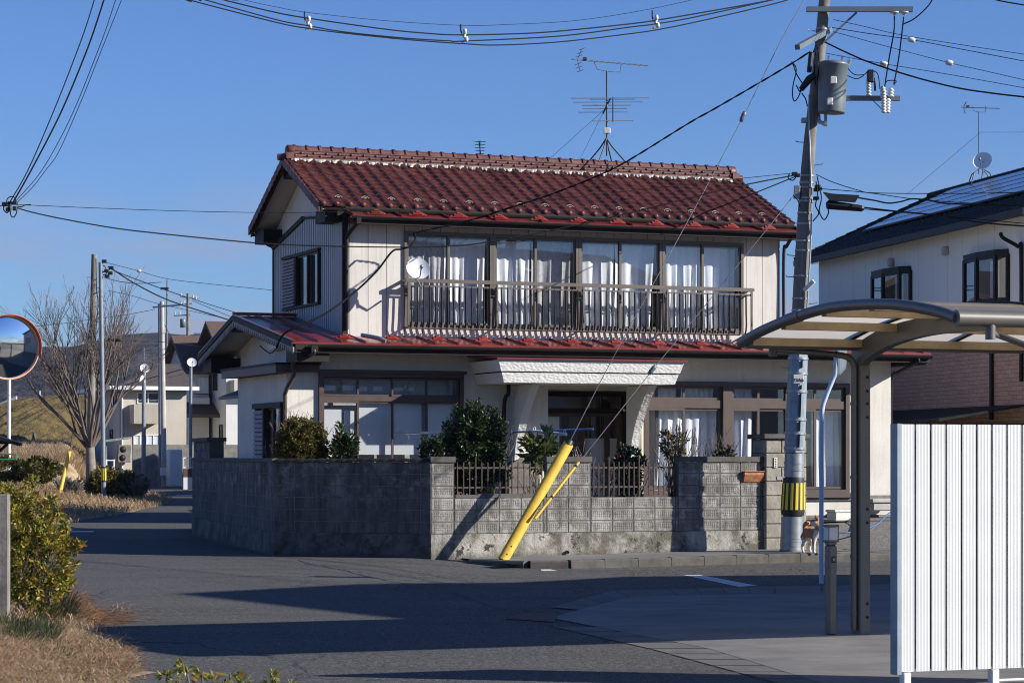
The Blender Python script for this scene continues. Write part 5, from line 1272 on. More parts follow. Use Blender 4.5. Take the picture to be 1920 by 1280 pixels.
# ================================================================ bent pale blue pole with mirror head
pb = gnd(1540, 1093, 0); D0 = pb.y
bp = empty('bent_pole', pb, 0, 'pale blue-white bent steel pole rising behind the carport roof', 'pole')
b = MB(); pts = [(0, 0, 0)]+[at(x, y, D0)-pb for x, y in ((1540, 860), (1541, 775), (1548, 745), (1562, 710), (1567, 690), (1567, 600), (1567, 575))]
b.tube([pts[0]]+spline(pts[1:], 5), .031, 12); b.build('shaft', MT['bluepaint'], bp)
q = at(1577, 672, D0)-pb; b = MB(); b.prism([q+Vector((-.06, -.05, .18)), q+Vector((.10, .25, .30)), q+Vector((.07, .22, -.12)), q+Vector((-.04, -.02, -.22))], (.03, .012, 0)); b.build('bracket_plate', MT['grayblue'], bp)
# ================================================================ main utility pole
D1 = 41.6; mb = at(1484, 1038, D1); mb.z = 0.0; mt = at(1552, -60, D1+.3)
up_ = empty('utility_pole', mb, 0, 'big leaning concrete utility pole with a grey transformer and steel sleeves', 'utility pole')
dv_ = mt-mb
AXIS = [(-80, 1553), (0, 1546), (100, 1537), (250, 1519.5), (320, 1514), (430, 1507.5), (540, 1502), (680, 1496), (850, 1489.5), (1060, 1483)]
RADI = [(-80, .094), (0, .097), (250, .100), (320, .116), (540, .138), (1060, .168)]
def itp(T, y):
    for (a, p), (c, q) in zip(T, T[1:]):
        if y <= c: return lerp(p, q, (y-a)/(c-a))
    return T[-1][1]
def pp(py):
    """point on the slightly bowed pole axis at photo row py (relative to the base)"""
    return at(itp(AXIS, py), py, D1)-mb
def pr(py): return itp(RADI, py)
b = MB(); ys_ = np.linspace(-60, 660, 24); b.tube([pp(y) for y in ys_], [pr(y) for y in ys_], 20); b.tube([pp(y) for y in (655, 1045)], [pr(655), pr(1045)], 20)
b.build('shaft', MT['poleconc'], up_)
b = MB(); b.tube([pp(665), pp(848)], [pr(665)+.02, pr(848)+.022], 8, smooth=False); slv = b.build('blue_sleeve', MT['galvblue'], up_)
for y in (672, 700, 734, 786, 812, 840): MB().tube([pp(y+2.2), pp(y-2.2)], pr(y)+.033, 16).build('band', MT['galv'], slv)
for k, (y0, y1) in enumerate(((676, 690), (722, 730), (738, 782), (790, 808), (814, 838))):
    p0, p1 = pp(y0), pp(y1); o_ = Vector((.055, -(pr(y0)+.019), 0)); b = MB(); b.bar(p0+o_, p1+o_, .055, .012); b.build('slot', MT['gutter'], slv)
b = MB(); p0 = pp(711); b.bev(p0.x-.085, p0.x+.085, -(pr(711)+.035), -(pr(711)+.022), p0.z-.075, p0.z+.075, .004); npl = b.build('pole_plate', MT['offwhite'], slv)
def text(body, size, loc, rot, parent, mat, name='lettering', ext=.002):
    cu = bpy.data.curves.new(name, 'FONT'); cu.body = body; cu.size = size; cu.align_x = 'CENTER'; cu.align_y = 'CENTER'; cu.extrude = ext; cu.materials.append(mat)
    o = bpy.data.objects.new(name, cu); COL.objects.link(o); me = bpy.data.meshes.new_from_object(o.evaluated_get(bpy.context.evaluated_depsgraph_get())); bpy.data.objects.remove(o); o = bpy.data.objects.new(name, me); COL.objects.link(o); o.parent = parent; o.location = loc; o.rotation_euler = rot; return o
text('23A6', .085, (p0.x, -(pr(711)+.038), p0.z-.02), (R(90), 0, 0), npl, MT['black'])
b = MB(); b.tube([pp(850), pp(894)], [pr(850)+.01, pr(894)+.012], 20)
for y in (868, 880): b.tube([pp(y+2), pp(y-2)], pr(y)+.02, 20)
b.build('steel_sleeve', MT['galv'], up_)
b = MB(); b.tube([pp(895), pp(902), pp(958), pp(966)], [pr(900)+.02, pr(900)+.028, pr(960)+.045, pr(960)+.03], 24); tp = b.build('warning_wrap', MT['black'], up_)
b = MB()
for k in range(14):
    a = k/14*2*math.pi; P = []
    for y in (905, 955):
        c = pp(y); rr = pr(y)+.034+(.014 if y > 930 else 0); P.append([c+Vector((math.cos(a+w)*rr, math.sin(a+w)*rr, 0)) for w in np.linspace(-.12, .12, 4)])
    b.grid(P)
b.build('yellow_stripe', MT['yellowtape'], tp, kind='stuff')
b = MB(); b.tube([pp(968), pp(1034)], [pr(968)+.03, pr(1034)+.03], 24)
for y in (1008, 1014, 1022): b.tube([pp(y+1.4), pp(y-1.4)], pr(y)+.036, 24)
b.build('steel_base', MT['galv'], up_)
b = MB(); b.tube([pp(1030)-Vector((0, 0, 0)), pp(1044)], pr(1030)+.04, 20); b.build('concrete_foot', MT['conc'], up_)
# bands and steps up the shaft
b = MB()
for y in (55, 330, 343, 352, 372, 378, 400, 420, 452, 470, 518, 560, 582, 592, 600): b.tube([pp(y+1.6), pp(y-1.6)], pr(y)+.010, 16)
b.build('steel_band', MT['galv'], up_, kind='stuff')
for i, y in enumerate((60, 230, 268, 310, 480, 495, 520, 570, 592, 615, 690)):
    s_ = 1 if i % 2 else -1; p0 = pp(y); b = MB(); b.tube([p0+Vector((s_*pr(y), -.05, 0)), p0+Vector((s_*(pr(y)+.13), -.06, .01)), p0+Vector((s_*(pr(y)+.14), -.06, .035))], .009, 6); b.build('foot_step', MT['galv'], up_)
b = MB(); b.tube(spline([pp(y)+Vector((x*D1/F, -pr(y)-.015, 0)) for y, x in ((180, -12), (240, -5), (300, 2), (380, 9), (470, 12), (560, 11), (640, 11))], 4), .016, 6); b.build('riser_cable', MT['galv'], up_)
# crossarms
P_ = lambda x, y, D=D1: at(x, y, D)-mb
b = MB(); b.bar(P_(1512, 18, D1-.17), P_(1711, 18, D1-.17), .09, .085); b.build('crossarm', MT['grayblue'], up_)
b = MB(); b.bar(P_(1606, 24, D1-.12), P_(1545, 80, D1-.12), .035, .035); b.build('brace', MT['grayblue'], up_)
b = MB(); b.bar(P_(1495, 89, D1-1.1), P_(1556, 56, D1+.2), .09, .085); b.build('crossarm', MT['grayblue'], up_)
b = MB(); b.bar(P_(1530, 184, D1+.18), P_(1687, 185, D1+.18), .09, .08); b.build('crossarm', MT['grayblue'], up_)
def insulator(parent, p, ax, n=3, r=.055, step=.05):
    pf = [(.0, 0), (.03, 0)]
    for k in range(n): pf += [(r, step*k+.012), (r*.9, step*k+.028), (.032, step*k+.032), (.032, step*(k+1))]
    pf += [(0.0, step*n+.005)]
    return MB().lathe(pf, p, 12, ax=ax).build('insulator', MT['porcelain'], parent)
insulator(up_, P_(1677, 22, D1-.17), (0, 0, -1), 1, .085, .06); insulator(up_, P_(1695, 22, D1-.17), (0, 0, -1), 1, .085, .06)
insulator(up_, P_(1656, 184, D1+.1), (-.06, 0, 1), 4, .055, .05); insulator(up_, P_(1670, 182, D1+.1), (.06, 0, 1), 3, .058, .05); insulator(up_, P_(1657, 212, D1-.05), (0, 0, 1), 8, .05, .05); insulator(up_, P_(1664, 212, D1+.05), (0.05, 0, 1), 5, .05, .05)
insulator(up_, P_(1629, 180, D1+.1), (.0, 0, 1), 6, .05, .05)
b = MB(); c0 = P_(1632, 152, D1+.1); b.bev(c0.x-.06, c0.x+.06, c0.y-.06, c0.y+.06, c0.z-.03, c0.z+.19, .02); b.tube([c0+Vector((.07, 0, .05)), c0+Vector((.08, 0, -.17))], .02, 6); b.build('cutout_fuse', MT['black'], up_)
for (xy, rr) in ((((1677, 30), (1676, 60), (1667, 110), (1659, 162)), .013), (((1694, 32), (1693, 45), (1685, 110), (1676, 158)), .013), (((1693, 46), (1715, 35), (1740, 12), (1752, -8)), .013), (((1589, 128), (1602, 140), (1620, 140), (1628, 132)), .009), (((1588, 142), (1606, 148), (1620, 142)), .009), (((1636, 132), (1646, 140), (1650, 168)), .009), (((1659, 160), (1664, 152), (1680, 152), (1676, 160)), .009), (((1634, 186), (1650, 202), (1658, 212)), .008)):
    MB().tube(spline([P_(x, y, D1-.12 if y < 100 else D1+.05) for x, y in xy], 6), rr, 6).build('jumper_wire', MT['cable'], up_)
# transformer
tc_ = P_(1561, 164, D1-.30); rt_ = .245; b = MB()
b.lathe([(0, -.44), (rt_*.93, -.44), (rt_*.95, -.42), (rt_*.98, -.2), (rt_, .36), (rt_*1.06, .37), (rt_*1.06, .40), (rt_*.9, .43), (rt_*.4, .455), (0, .46)], tc_, 28, ax=(.045, 0, 1)); trf = b.build('transformer', MT['grayblue'], up_)
b = MB()
for (x, z) in ((-.02, .08), (-.08, -.28)): b.bev(tc_.x+x-.05, tc_.x+x+.05, tc_.y-rt_-.05, tc_.y-rt_+.02, tc_.z+z-.06, tc_.z+z+.06, .01)
b.build('terminal_cover', MT['offwhite'], trf)
b = MB()
for x in (-.1, .13, .24): b.bar(tc_+Vector((x, -.12, .38)), tc_+Vector((x+.02, -.12, .52 if x < .2 else .46)), .02, .03)
b.tube([tc_+Vector((.26, 0, .36)), tc_+Vector((.30, 0, .45))], .03, 8); b.build('lid_lug', MT['galv'], trf)
b = MB(); b.bar(P_(1535, 205), P_(1537, 232), .10, .03); b.bar(P_(1533, 226, D1-.1), P_(1549, 235, D1-.3), .05, .05); b.bar(P_(1548, 236, D1-.3), P_(1548, 208, D1-.3), .03, .05); b.bev(*[v for v in (P_(1502, 225).x, P_(1514, 225).x, P_(1503, 225).y-.06, P_(1503, 225).y+.06, P_(1503, 226).z-.04, P_(1503, 226).z+.04)], .006); b.build('hanger', MT['galv'], up_)
# splice sleeves and looped leads left of the transformer
b = MB(); b.tube([P_(1502, 168, D1-.2), P_(1518, 148, D1-.3), P_(1528, 140, D1-.3)], [.05, .07, .05], 8); b.tube([P_(1521, 98, D1-.2), P_(1517, 136, D1-.2)], .042, 8); b.build('splice_sleeve', MT['black'], up_)
for xy in (((1484, 116), (1493, 130), (1487, 160), (1486, 180), (1490, 190), (1498, 180), (1502, 165)), ((1486, 118), (1494, 140), (1504, 156)), ((1493, 160), (1500, 172), (1508, 165), (1512, 158)), ((1503, 175), (1510, 185), (1514, 200)), ((1524, 100), (1532, 86), (1536, 120), (1532, 150)), ((1530, 96), (1527, 130), (1529, 160))):
    MB().tube(spline([P_(x, y, D1-.3) for x, y in xy], 6), .011, 6).build('lead_loop', MT['cable'], up_)
# small lamp
b = MB(); b.bar(P_(1508, 545, D1-.25), P_(1526, 527, D1-.35), .05, .07); b.build('street_lamp', MT['offwhite'], up_); MB().tube([pp(545)+Vector((.14, -.05, 0)), P_(1508, 545, D1-.25)], .015, 6).build('lamp_arm', MT['galv'], up_)
# black closures hanging in the right-hand cables
cl = empty('cable_closure', at(1585, 378, D1-.3), 0, 'black cable closures strung beside the utility pole', 'cable closure'); o_ = Vector(cl.location)
b = MB(); b.tube([at(1549, 384, D1-.3)-o_, at(1552, 384, D1-.3)-o_, at(1616, 391, D1-.35)-o_, at(1620, 391, D1-.35)-o_], [.05, .085, .06, .03], 6, smooth=False); b.build('lower_closure', MT['black'], cl)
b = MB(); b.prism([at(1544, 360, D1-.4)-o_, at(1560, 363, D1-.4)-o_, at(1612, 366, D1-.4)-o_, at(1604, 379, D1-.4)-o_, at(1557, 376, D1-.4)-o_][::-1], (0, .08, 0)); b.build('upper_closure', MT['black'], cl)
# ================================================================ neighbouring house on the right
NF = Frame((at(1535, 855, 68).x, 68), R(13)); NL = -14.2
nh = empty('neighbour_house', NF.o, R(13), 'cream house with black tiles and rooftop solar panels behind the utility pole', 'house')
vE, zE = NF.vz(1519, 486, -.55); ND = 7.1; NSL = .455; NRZ = zE+.05+(ND/2+.55)*NSL
b = MB(); b.quad((0, 0, 3.3), (0, NL, 3.3), (0, NL, zE+.1), (0, 0, zE+.1)); b.poly([(0, 0, 3.3), (0, 0, zE+.1), (ND/2, 0, NRZ-.15), (ND, 0, zE+.1), (ND, 0, 3.3)]); b.quad((ND, 0, 0), (ND, NL, 0), (ND, NL, zE+.1), (ND, 0, zE+.1)); b.quad((0, NL, 0), (ND, NL, 0), (ND, NL, zE+.1), (0, NL, zE+.1))
t_ = NT('grooved_gray_siding'); c_ = t_.coord(); x_ = t_.sep(c_); g_ = t_.math('LESS_THAN', t_.math('FRACT', t_.math('DIVIDE', t_.math('ADD', x_[1], 40.), .91)), .012)
MT['nsiding'] = t_.fin(t_.mix(g_, t_.mix(t_.noise(c_, 1., 5), (.66, .645, .60), (.74, .72, .67)), (.28, .27, .25)), .8, 0, t_.bump(t_.noise(c_, 45, 3), .3, .006))
b.build('upper_wall', MT['nsiding'], nh)
t_ = NT('brown_brick_tile'); c_ = t_.coord(); br = t_.n('TexBrick'); br.inputs['Scale'].default_value = 1; br.inputs['Brick Width'].default_value = .30; br.inputs['Row Height'].default_value = .10; br.inputs['Mortar Size'].default_value = .006
cmb = t_.n('CombineXYZ'); x_ = t_.sep(c_); t_.l(x_[1], cmb.inputs[0]); t_.l(x_[2], cmb.inputs[1]); t_.l(cmb.outputs[0], br.inputs['Vector'])
br.inputs['Color1'].default_value = (.42, .25, .175, 1); br.inputs['Color2'].default_value = (.49, .30, .215, 1); br.inputs['Mortar'].default_value = (.16, .115, .095, 1)
MT['brick'] = t_.fin(br.outputs['Color'], .8, 0, t_.bump(br.outputs['Fac'], .4, -.008))
b = MB(); b.quad((-.02, .02, 0), (-.02, NL, 0), (-.02, NL, 4.9), (-.02, .02, 4.9)); b.quad((-.02, .02, 0), (-.02, .02, 4.9), (ND, .02, 4.9), (ND, .02, 0)); b.build('brick_wall', MT['brick'], nh)
b = MB(); b.box(-.06, .0, NL, .03, 4.9, 5.02); b.build('belt_course', MT['offwhite'], nh)
def nroof(b, rows=13):
    n = int(-NL/.30)+3; xs = [(.45-(.9-NL)*(i+k/5)/n, k/5) for i in range(n) for k in range(5)]
    for r in range(rows):
        A = []; B = []; C = []
        for (y, f) in xs:
            h = .035*math.sin(math.pi*f/.5) if f < .5 else -.01*math.sin(math.pi*(f-.5)/.5)
            u0_, u1_ = lerp(-.55, ND/2, r/rows), lerp(-.55, ND/2, min(1, (r+1.08)/rows)); zz = lambda u: zE+.05+(u+.55)*NSL
            A.append((u0_, y, zz(u0_)+h+.035)); B.append((u1_, y, zz(u1_)+h)); C.append((u0_, y, zz(u0_)-.01))
        b.grid([B, A]); b.grid([A, C], False)
b = MB(); nroof(b); b.quad((ND+.55, .45, zE+.05), (ND+.55, NL-.45, zE+.05), (ND/2, NL-.45, NRZ), (ND/2, .45, NRZ)); b.quad((-.55, .45, zE), (ND/2, .45, NRZ-.06), (ND/2, NL-.45, NRZ-.06), (-.55, NL-.45, zE))
b.tube([(ND/2, .5, NRZ+.06), (ND/2, NL-.5, NRZ+.06)], .11, 8); 
for k in range(50): b.tube([(ND/2, .4-k*.3, NRZ+.06), (ND/2, .36-k*.3, NRZ+.06)], .125, 8, False)
for r in range(13):
    u0_, u1_ = lerp(-.55, ND/2, r/13), lerp(-.55, ND/2, (r+1)/13); b.bar((u0_, .45, zE+.10+(u0_+.55)*NSL), (u1_, .45, zE+.08+(u1_+.55)*NSL), .14, .10)
nr_ = b.build('roof', MT['blacktile'], nh)
b = MB(); b.box(-.60, -.50, NL-.4, .43, zE-.10, zE+.05); b.quad((-.5, .4, zE-.06), (-.5, NL-.4, zE-.06), (0, NL-.4, zE+.0), (0, .4, zE+.0)); b.build('fascia_gutter', MT['gutter'], nr_)
# solar array
zr = lambda u: zE+.05+(u+.55)*NSL
pv0 = None
ua, ub = .55, 3.45
def on_roof(px, py):
    best = None
    for k in range(200):
        u = lerp(-.5, ND/2, k/199); v, z = NF.vz(px, py, u); e = abs(z-(zr(u)+.12))
        if best is None or e < best[0]: best = (e, u, v)
    return best[1], best[2]
sa_, sb_ = on_roof(1622, 432), on_roof(1778, 358)
b = MB(); v0 = (sa_[1]+sb_[1])/2; ua, ub = sa_[0], min(sb_[0], ND/2-.2); nrow = 5
for i in range(nrow):
    a, c = lerp(ua, ub, i/nrow)+.012, lerp(ua, ub, (i+1)/nrow)-.012
    for k in range(8):
        y0 = v0-k*1.62; y1 = y0-1.60
        b.prism([(a, y0, zr(a)+.10), (c, y0, zr(c)+.10), (c, y1, zr(c)+.10), (a, y1, zr(a)+.10)], (0, 0, .04))
b.build('solar_panel', MT['solar'], nr_)
b = MB(); 
for i in range(nrow+1): u = lerp(ua, ub, i/nrow); b.bar((u, v0, zr(u)+.120), (u, v0-12.9, zr(u)+.120), .02, .05)
b.build('solar_frame', MT['gutter'], nr_)
for (x0, x1, y0, y1) in ((1626, 1690, 512, 590), (1797, 1871, 482, 570)):
    va_, zt = NF.vz(x0, (y0+6), -.28); vb_, zt2 = NF.vz(x1, y0-4, -.28); zb = NF.vz((x0+x1)/2, y1, -.28)[1]; zt = (zt+zt2)/2
    b = MB(); prof = [(-.02, va_), (-.22, va_-.25), (-.30, (va_+vb_)/2), (-.22, vb_+.25), (-.02, vb_)]
    b.prism([(x-.05 if x < -.1 else x, v, zt) for x, v in prof][::-1], (0, 0, .12)); b.prism([(x-.03 if x < -.1 else x, v, zb-.08) for x, v in prof][::-1], (0, 0, .1))
    for i, (x, v) in enumerate(prof): b.box(x-.05, x+.03, v-.05, v+.05, zb, zt)
    for (x, v), (x2, v2) in zip(prof, prof[1:]):
        b.bar((x, v, zt-.03), (x2, v2, zt-.03), .07, .09); b.bar((x, v, zb+.05), (x2, v2, zb+.05), .07, .09)
    bwn = b.build('bow_window', MT['gutter'], nh); g = MB()
    for (x, v), (x2, v2) in zip(prof, prof[1:]): g.quad((x-.01, v, zb), (x2-.01, v2, zb), (x2-.01, v2, zt), (x-.01, v, zt))
    g.build('pane', MT['glass'], bwn); MB().quad((-.012, va_, zb), (-.012, vb_, zb), (-.012, vb_, zt), (-.012, va_, zt)).build('blind_or_dark', MT['room'], bwn)  # room_dark sheet paints an unlit interior over the wall
    vm = (va_+vb_)/2; MB().quad((-.10, vm-.3, zb+.05), (-.10, vb_+.3, zb+.05), (-.10, vb_+.3, zt-.1), (-.10, vm-.3, zt-.1)).build('curtain', MT['lace'], bwn)
for (x, y) in ((1671, 491), (1773, 470)):
    v, z = NF.vz(x, y, -.05); MB().bev(-.13, -.002, v-.10, v+.10, z-.12, z+.10, .03).build('vent_cap', MT['paleconc'], nh)
v, z = NF.vz(1891, 437, -.3); v2, z2 = NF.vz(1916, 470, -.05)
MB().tube(spline([(-.5, v, z), (-.45, v-.05, z-.12), (-.1, v2+.1, z2+.1), (-.07, v2, z2-.1), (-.07, v2, 3.4)], 5), .045, 8).build('downpipe', MT['gutter'], nh)
v, z = NF.vz(1857, 700, -.1); MB().tube([(-.08, v, 5.4), (-.08, v, 2.55)], .05, 8).build('downpipe', MT['gutter'], nh)
v0_, z0_ = NF.vz(1668, 790, -1.0)
lt = MB(); 
b = MB(); zz = NF.vz(1800, 786, -1.4)[1]; b.prism([(-2.2, .5, zz-.06), (-.06, .5, zz+.30), (-.06, .5, zz+.34), (-2.2, .5, zz-.0)], (0, NL, 0)); lh = b.build('lean_to_roof', MT['blacktile'], nh)
b = MB()
for k in range(6): b.box(-2.15, -2.05, -.2-k*2.4, -.1-k*2.4, 0, zz-.07)
b.build('lean_to_post', MT['gutter'], lh, kind='stuff')
b = MB(); b.quad((-.2, .4, 0), (-.2, NL, 0), (-.2, NL, zz-.1), (-.2, .4, zz-.1)); b.build('lean_to_shade', MT['dark'], lh)  # dark sheet painting the shade underneath the lean-to roof
nd = NF.w(*(lambda q: (ND/2, q[0], q[1]))(NF.vz(1842, 301, ND/2)))
dish_thing('satellite_dish', 'white satellite dish on the mast above the solar panels', Vector((-.35, -.85, .4)), nd, .52, mast=[nd+Vector((0, .2, -.6))])
an2 = empty('tv_aerial', nd+Vector((0, .25, -.35)), 0, 'slim roof aerial above the dish on the solar-panelled house', 'tv aerial'); 
sc_ = nd.y/F; tp2 = Vector((-(1842-1838)*sc_, 0, (301-208)*sc_+.35)); aerial(an2, tp2, tp2.z-.0, (1, .1, 0), .62)
b = MB()
for (dx, dy) in ((-.35, -.3), (.35, -.3), (-.35, .3), (.35, .3)): b.tube([(0, 0, .18), (dx*.6, dy*.6, .02), (dx, dy, -.42)], .015, 6)
b.build('roof_stand', MT['aerial'], an2)
for i, q in enumerate(((1700, 365), (1935, 248))): e = at(q[0], q[1], nd.y+(1 if i else -3)); MB().tube([Vector((0, 0, 1.15)), e-Vector(an2.location)], .005, 4).build('stay_wire', MT['cable'], an2)
# ================================================================ oddments by the driveway
def wpix(px, py, v, **k): u, z = WF.uz(px, py, v); return WF.w(u, v, z)
p = wpix(1581, 950, 3.2); b = MB(); b.bev(-.27, .27, -.17, .17, 0, .20, .02); b.bev(-.29, .29, -.19, .19, .17, .22, .01); o = b.build('planter_box', MT['offwhite'], label='pale planter box on the ground under the right window', cat='planter', loc=(p.x, p.y, YZ)); o.rotation_euler.z = TH
p = wpix(1666, 935, 5.0); b = MB(); b.bev(-.5, .5, -.25, .25, 0, .16, .02); b.bev(-.54, .54, -.29, .29, .16, .24, .015); o = b.build('storage_box', MT['paleconc'], label='flat pale storage box half hidden by the slat fence', cat='box', loc=(p.x, p.y, YZ+.15)); o.rotation_euler.z = TH
b = MB(); q = [wpix(1570, 999, .9), wpix(1600, 996, .9), wpix(1640, 985, 1.3), wpix(1662, 966, 1.6), wpix(1684, 948, 2.0), wpix(1705, 925, 2.4)]; o_ = q[0]; b.tube(spline([x-o_ for x in q], 8), .014, 6); b.build('dog_leash', MT['bluerope'], label='blue rope leash stretched from the dog to behind the fence', cat='leash', loc=o_)
# dog
DGp = at(1522, 1037, 41.0); DGp.z = sw_z(6.6)-.01
dog = empty('dog', DGp, R(-66), 'tan and white curly-tailed dog standing by the utility pole', 'dog')
def skin(name, verts, edges, rad, mats, parent, matfn=None, sub=2):
    me = bpy.data.meshes.new(name); me.from_pydata(verts, edges, []); o = bpy.data.objects.new(name, me); COL.objects.link(o)
    bm = o.modifiers.new('s', 'SKIN'); bm.use_smooth_shade = True
    for i, r_ in enumerate(rad): me.skin_vertices[0].data[i].radius = (r_, r_) if not isinstance(r_, tuple) else r_
    me.skin_vertices[0].data[0].use_root = True
    o.modifiers.new('d', 'SUBSURF').levels = sub; o.modifiers['d'].render_levels = sub
    dg = bpy.context.evaluated_depsgraph_get(); m2_ = bpy.data.meshes.new_from_object(o.evaluated_get(dg)); o.modifiers.clear(); o.data = m2_
    for m in mats: m2_.materials.append(m)
    if matfn:
        for p in m2_.polygons: p.material_index = matfn(p.center)
    for p in m2_.polygons: p.use_smooth = True
    o.parent = parent; return o
MT['tan'] = plain('tan_fur', (.44, .21, .085), .85, var=.3, vs=18, bump=.5, bs=90); MT['fur'] = plain('white_fur', (.66, .62, .55), .85, var=.15, vs=18, bump=.5, bs=90)
V = [(0, 0, .335), (-.13, 0, .34), (.14, 0, .335), (.21, 0, .36), (.24, .01, .44),          # 0 mid 1 rump 2 chest 3 shoulder 4 neck
     (-.20, 0, .36), (-.235, 0, .43), (-.22, .01, .50), (-.155, .02, .515), (-.13, .02, .47),   # 5-9 tail curl
     (-.16, .065, .26), (-.12, .07, .19), (-.19, .07, .115), (-.175, .07, .03), (-.14, .07, .012),     # 10-14 hind leg
     (-.16, -.065, .26), (-.12, -.07, .19), (-.19, -.07, .115), (-.175, -.07, .03), (-.14, -.07, .012),
     (.18, .06, .27), (.175, .065, .16), (.18, .065, .03), (.21, .065, .012),
     (.18, -.06, .27), (.175, -.065, .16), (.18, -.065, .03), (.21, -.065, .012),
     (.235, -.035, .515), (.20, -.085, .53), (.165, -.135, .505)]                                    # head turned back to the camera
E_ = [(0, 1), (0, 2), (2, 3), (3, 4), (1, 5), (5, 6), (6, 7), (7, 8), (8, 9), (1, 10), (10, 11), (11, 12), (12, 13), (13, 14), (1, 15), (15, 16), (16, 17), (17, 18), (18, 19), (2, 20), (20, 21), (21, 22), (22, 23), (2, 24), (24, 25), (25, 26), (26, 27), (4, 28), (28, 29), (29, 30)]
rad = [.098, .10, .115, .095, .075, .05, .045, .05, .05, .03, .065, .042, .026, .022, .024, .065, .042, .026, .022, .024, .05, .032, .024, .026, .05, .032, .024, .026, .082, .068, .032]
def fur(c):
    if c.z < .13 or (c.x > .20 and c.z < .40) or (c.z < .27 and abs(c.x) < .14): return 1
    if c.z > .44 and c.y < -.075 and c.z < .535: return 1
    return 0
skin('body', V, E_, rad, [MT['tan'], MT['fur']], dog, fur)
for y_, x_ in ((-.03, .265), (-.075, .275)):
    pass
b = MB()
for e in (Vector((.265, -.045, .58)), Vector((.195, -.035, .595))): b.lathe([(0, .065), (.014, .04), (.028, .0), (.02, -.02)], e, 8, ax=(0, -.15, 1))
b.build('ear', MT['tan'], dog, kind='stuff')
b = MB(); b.lathe([(0, .012), (.015, .006), (.016, -.006), (0, -.01)], (.152, -.158, .515), 8, ax=(-.6, -.8, 0)); b.build('nose', MT['black'], dog)
for e in ((.175, -.135, .562), (.225, -.12, .562)): MB().lathe([(0, .008), (.009, .003), (0, -.008)], e, 8, ax=(-.5, -.9, .1)).build('eye', MT['black'], dog)
# ================================================================ big house outside the frame on the right: it shades the road
oh = empty('roadside_house', (0, 0, 0), 0, 'large house just outside the right edge whose shadow crosses the road', 'house')
OX, OY0, OW0, OW1, OZ, OS = 14.3, 25.5, 8.1, 5.7, 5.5, .342
b = MB(); apx_ = OZ+.0+OW0*OS
b.prism([(OX+.5, OY0+OW0-.5, 0), (OX+.5, OY0+OW0-.5, OZ+.1), (OX+.5, OY0, apx_-.1), (OX+.5, OY0-OW1+.5, OZ+.3), (OX+.5, OY0-OW1+.5, 0)], (9, 0, 0)); b.build('wall', MT['stucco'], oh)
b = MB(); b.prism([(OX, OY0+OW0, OZ), (OX, OY0, apx_), (OX, OY0-OW1, apx_-OW1*OS), (OX, OY0-OW1, apx_-OW1*OS-.15), (OX, OY0, apx_-.15), (OX, OY0+OW0, OZ-.15)], (10, 0, 0)); b.build('roof', MT['blacktile'], oh)
for k in range(2):
    b = MB(); y = OY0-4+k*5; b.box(OX+.42, OX+.5, y, y+1.8, 3.2, 4.8); wn_ = b.build('window', MT['gutter'], oh); MB().quad((OX+.41, y+.08, 3.28), (OX+.41, y+1.72, 3.28), (OX+.41, y+1.72, 4.72), (OX+.41, y+.08, 4.72)).build('pane', MT['glass'], wn_)
# ================================================================ convex mirror on the near left
MD = 31.0; mc = at(16, 652, MD); mroot = empty('convex_mirror', mc, 0, 'round convex traffic mirror with an orange hood at the left edge', 'traffic mirror')
mn = Vector((.50, -.85, -.07)).normalized(); mr2 = .398
b = MB(); prof = [(mr2*t, .05*(1-t*t)) for t in np.linspace(.001, 1, 14)]; b.lathe(prof, (0, 0, 0), 40, ax=mn); b.build('mirror_face', MT['mirror'], mroot)
b = MB(); pf = [(mr2-.004, -.01), (mr2-.004, .022), (mr2+.012, .022), (mr2+.014, -.02), (mr2+.006, -.05)]; b.lathe(pf, (0, 0, 0), 48, ax=mn); b.build('rim', MT['paleorange'], mroot)
b = MB(); b.lathe([(mr2+.005, -.04), (mr2*.93, -.12), (mr2*.6, -.16), (0, -.17)], (0, 0, 0), 32, ax=mn); b.build('back_shell', MT['black'], mroot)
qx = Vector((0, 0, 1)).rotation_difference(mn); upv = (Vector((0, 0, 1))-mn*mn.z).normalized(); sdv = mn.cross(upv)
b = MB(); P = []
for a in np.linspace(R(-62), R(100), 30):
    dd = upv*math.cos(a)-sdv*math.sin(a); e = .06*max(0, math.cos(max(-1.2, min(1.2, a*.78))))**.6+.02; rr = mr2+.018
    P.append([dd*rr-mn*.05, dd*rr+mn*(e*.5), dd*(rr+.006)+mn*e, dd*(rr+.016)+mn*e, dd*(rr+.010)-mn*.05])
b.grid(P); b.build('hood', MT['orangeplastic'], mroot)
b = MB(); px_ = Vector((-.62, .12, 0)); b.tube([px_+Vector((0, 0, 1.0)), px_+Vector((0, 0, -mc.z-.1))], .045, 10); b.tube([-mn*.16, -mn*.22+Vector((-.1, 0, .05)), px_+Vector((0, 0, .05))], .025, 8); b.build('pole', MT['orangeplastic'], mroot)
# weathered wooden post
p = gnd(4, 1158, .1); D_ = p.y; b = MB(); b.bev(-.07, .07, -.06, .06, -.1, at(0, 926, D_).z-.1, .008); b.box(-.5, -.075, -.02, .02, .75, .87); b.build('wooden_post', MT['graywood'], label='weathered grey wooden post at the left edge before the azalea', cat='post', loc=(p.x, p.y, .1))
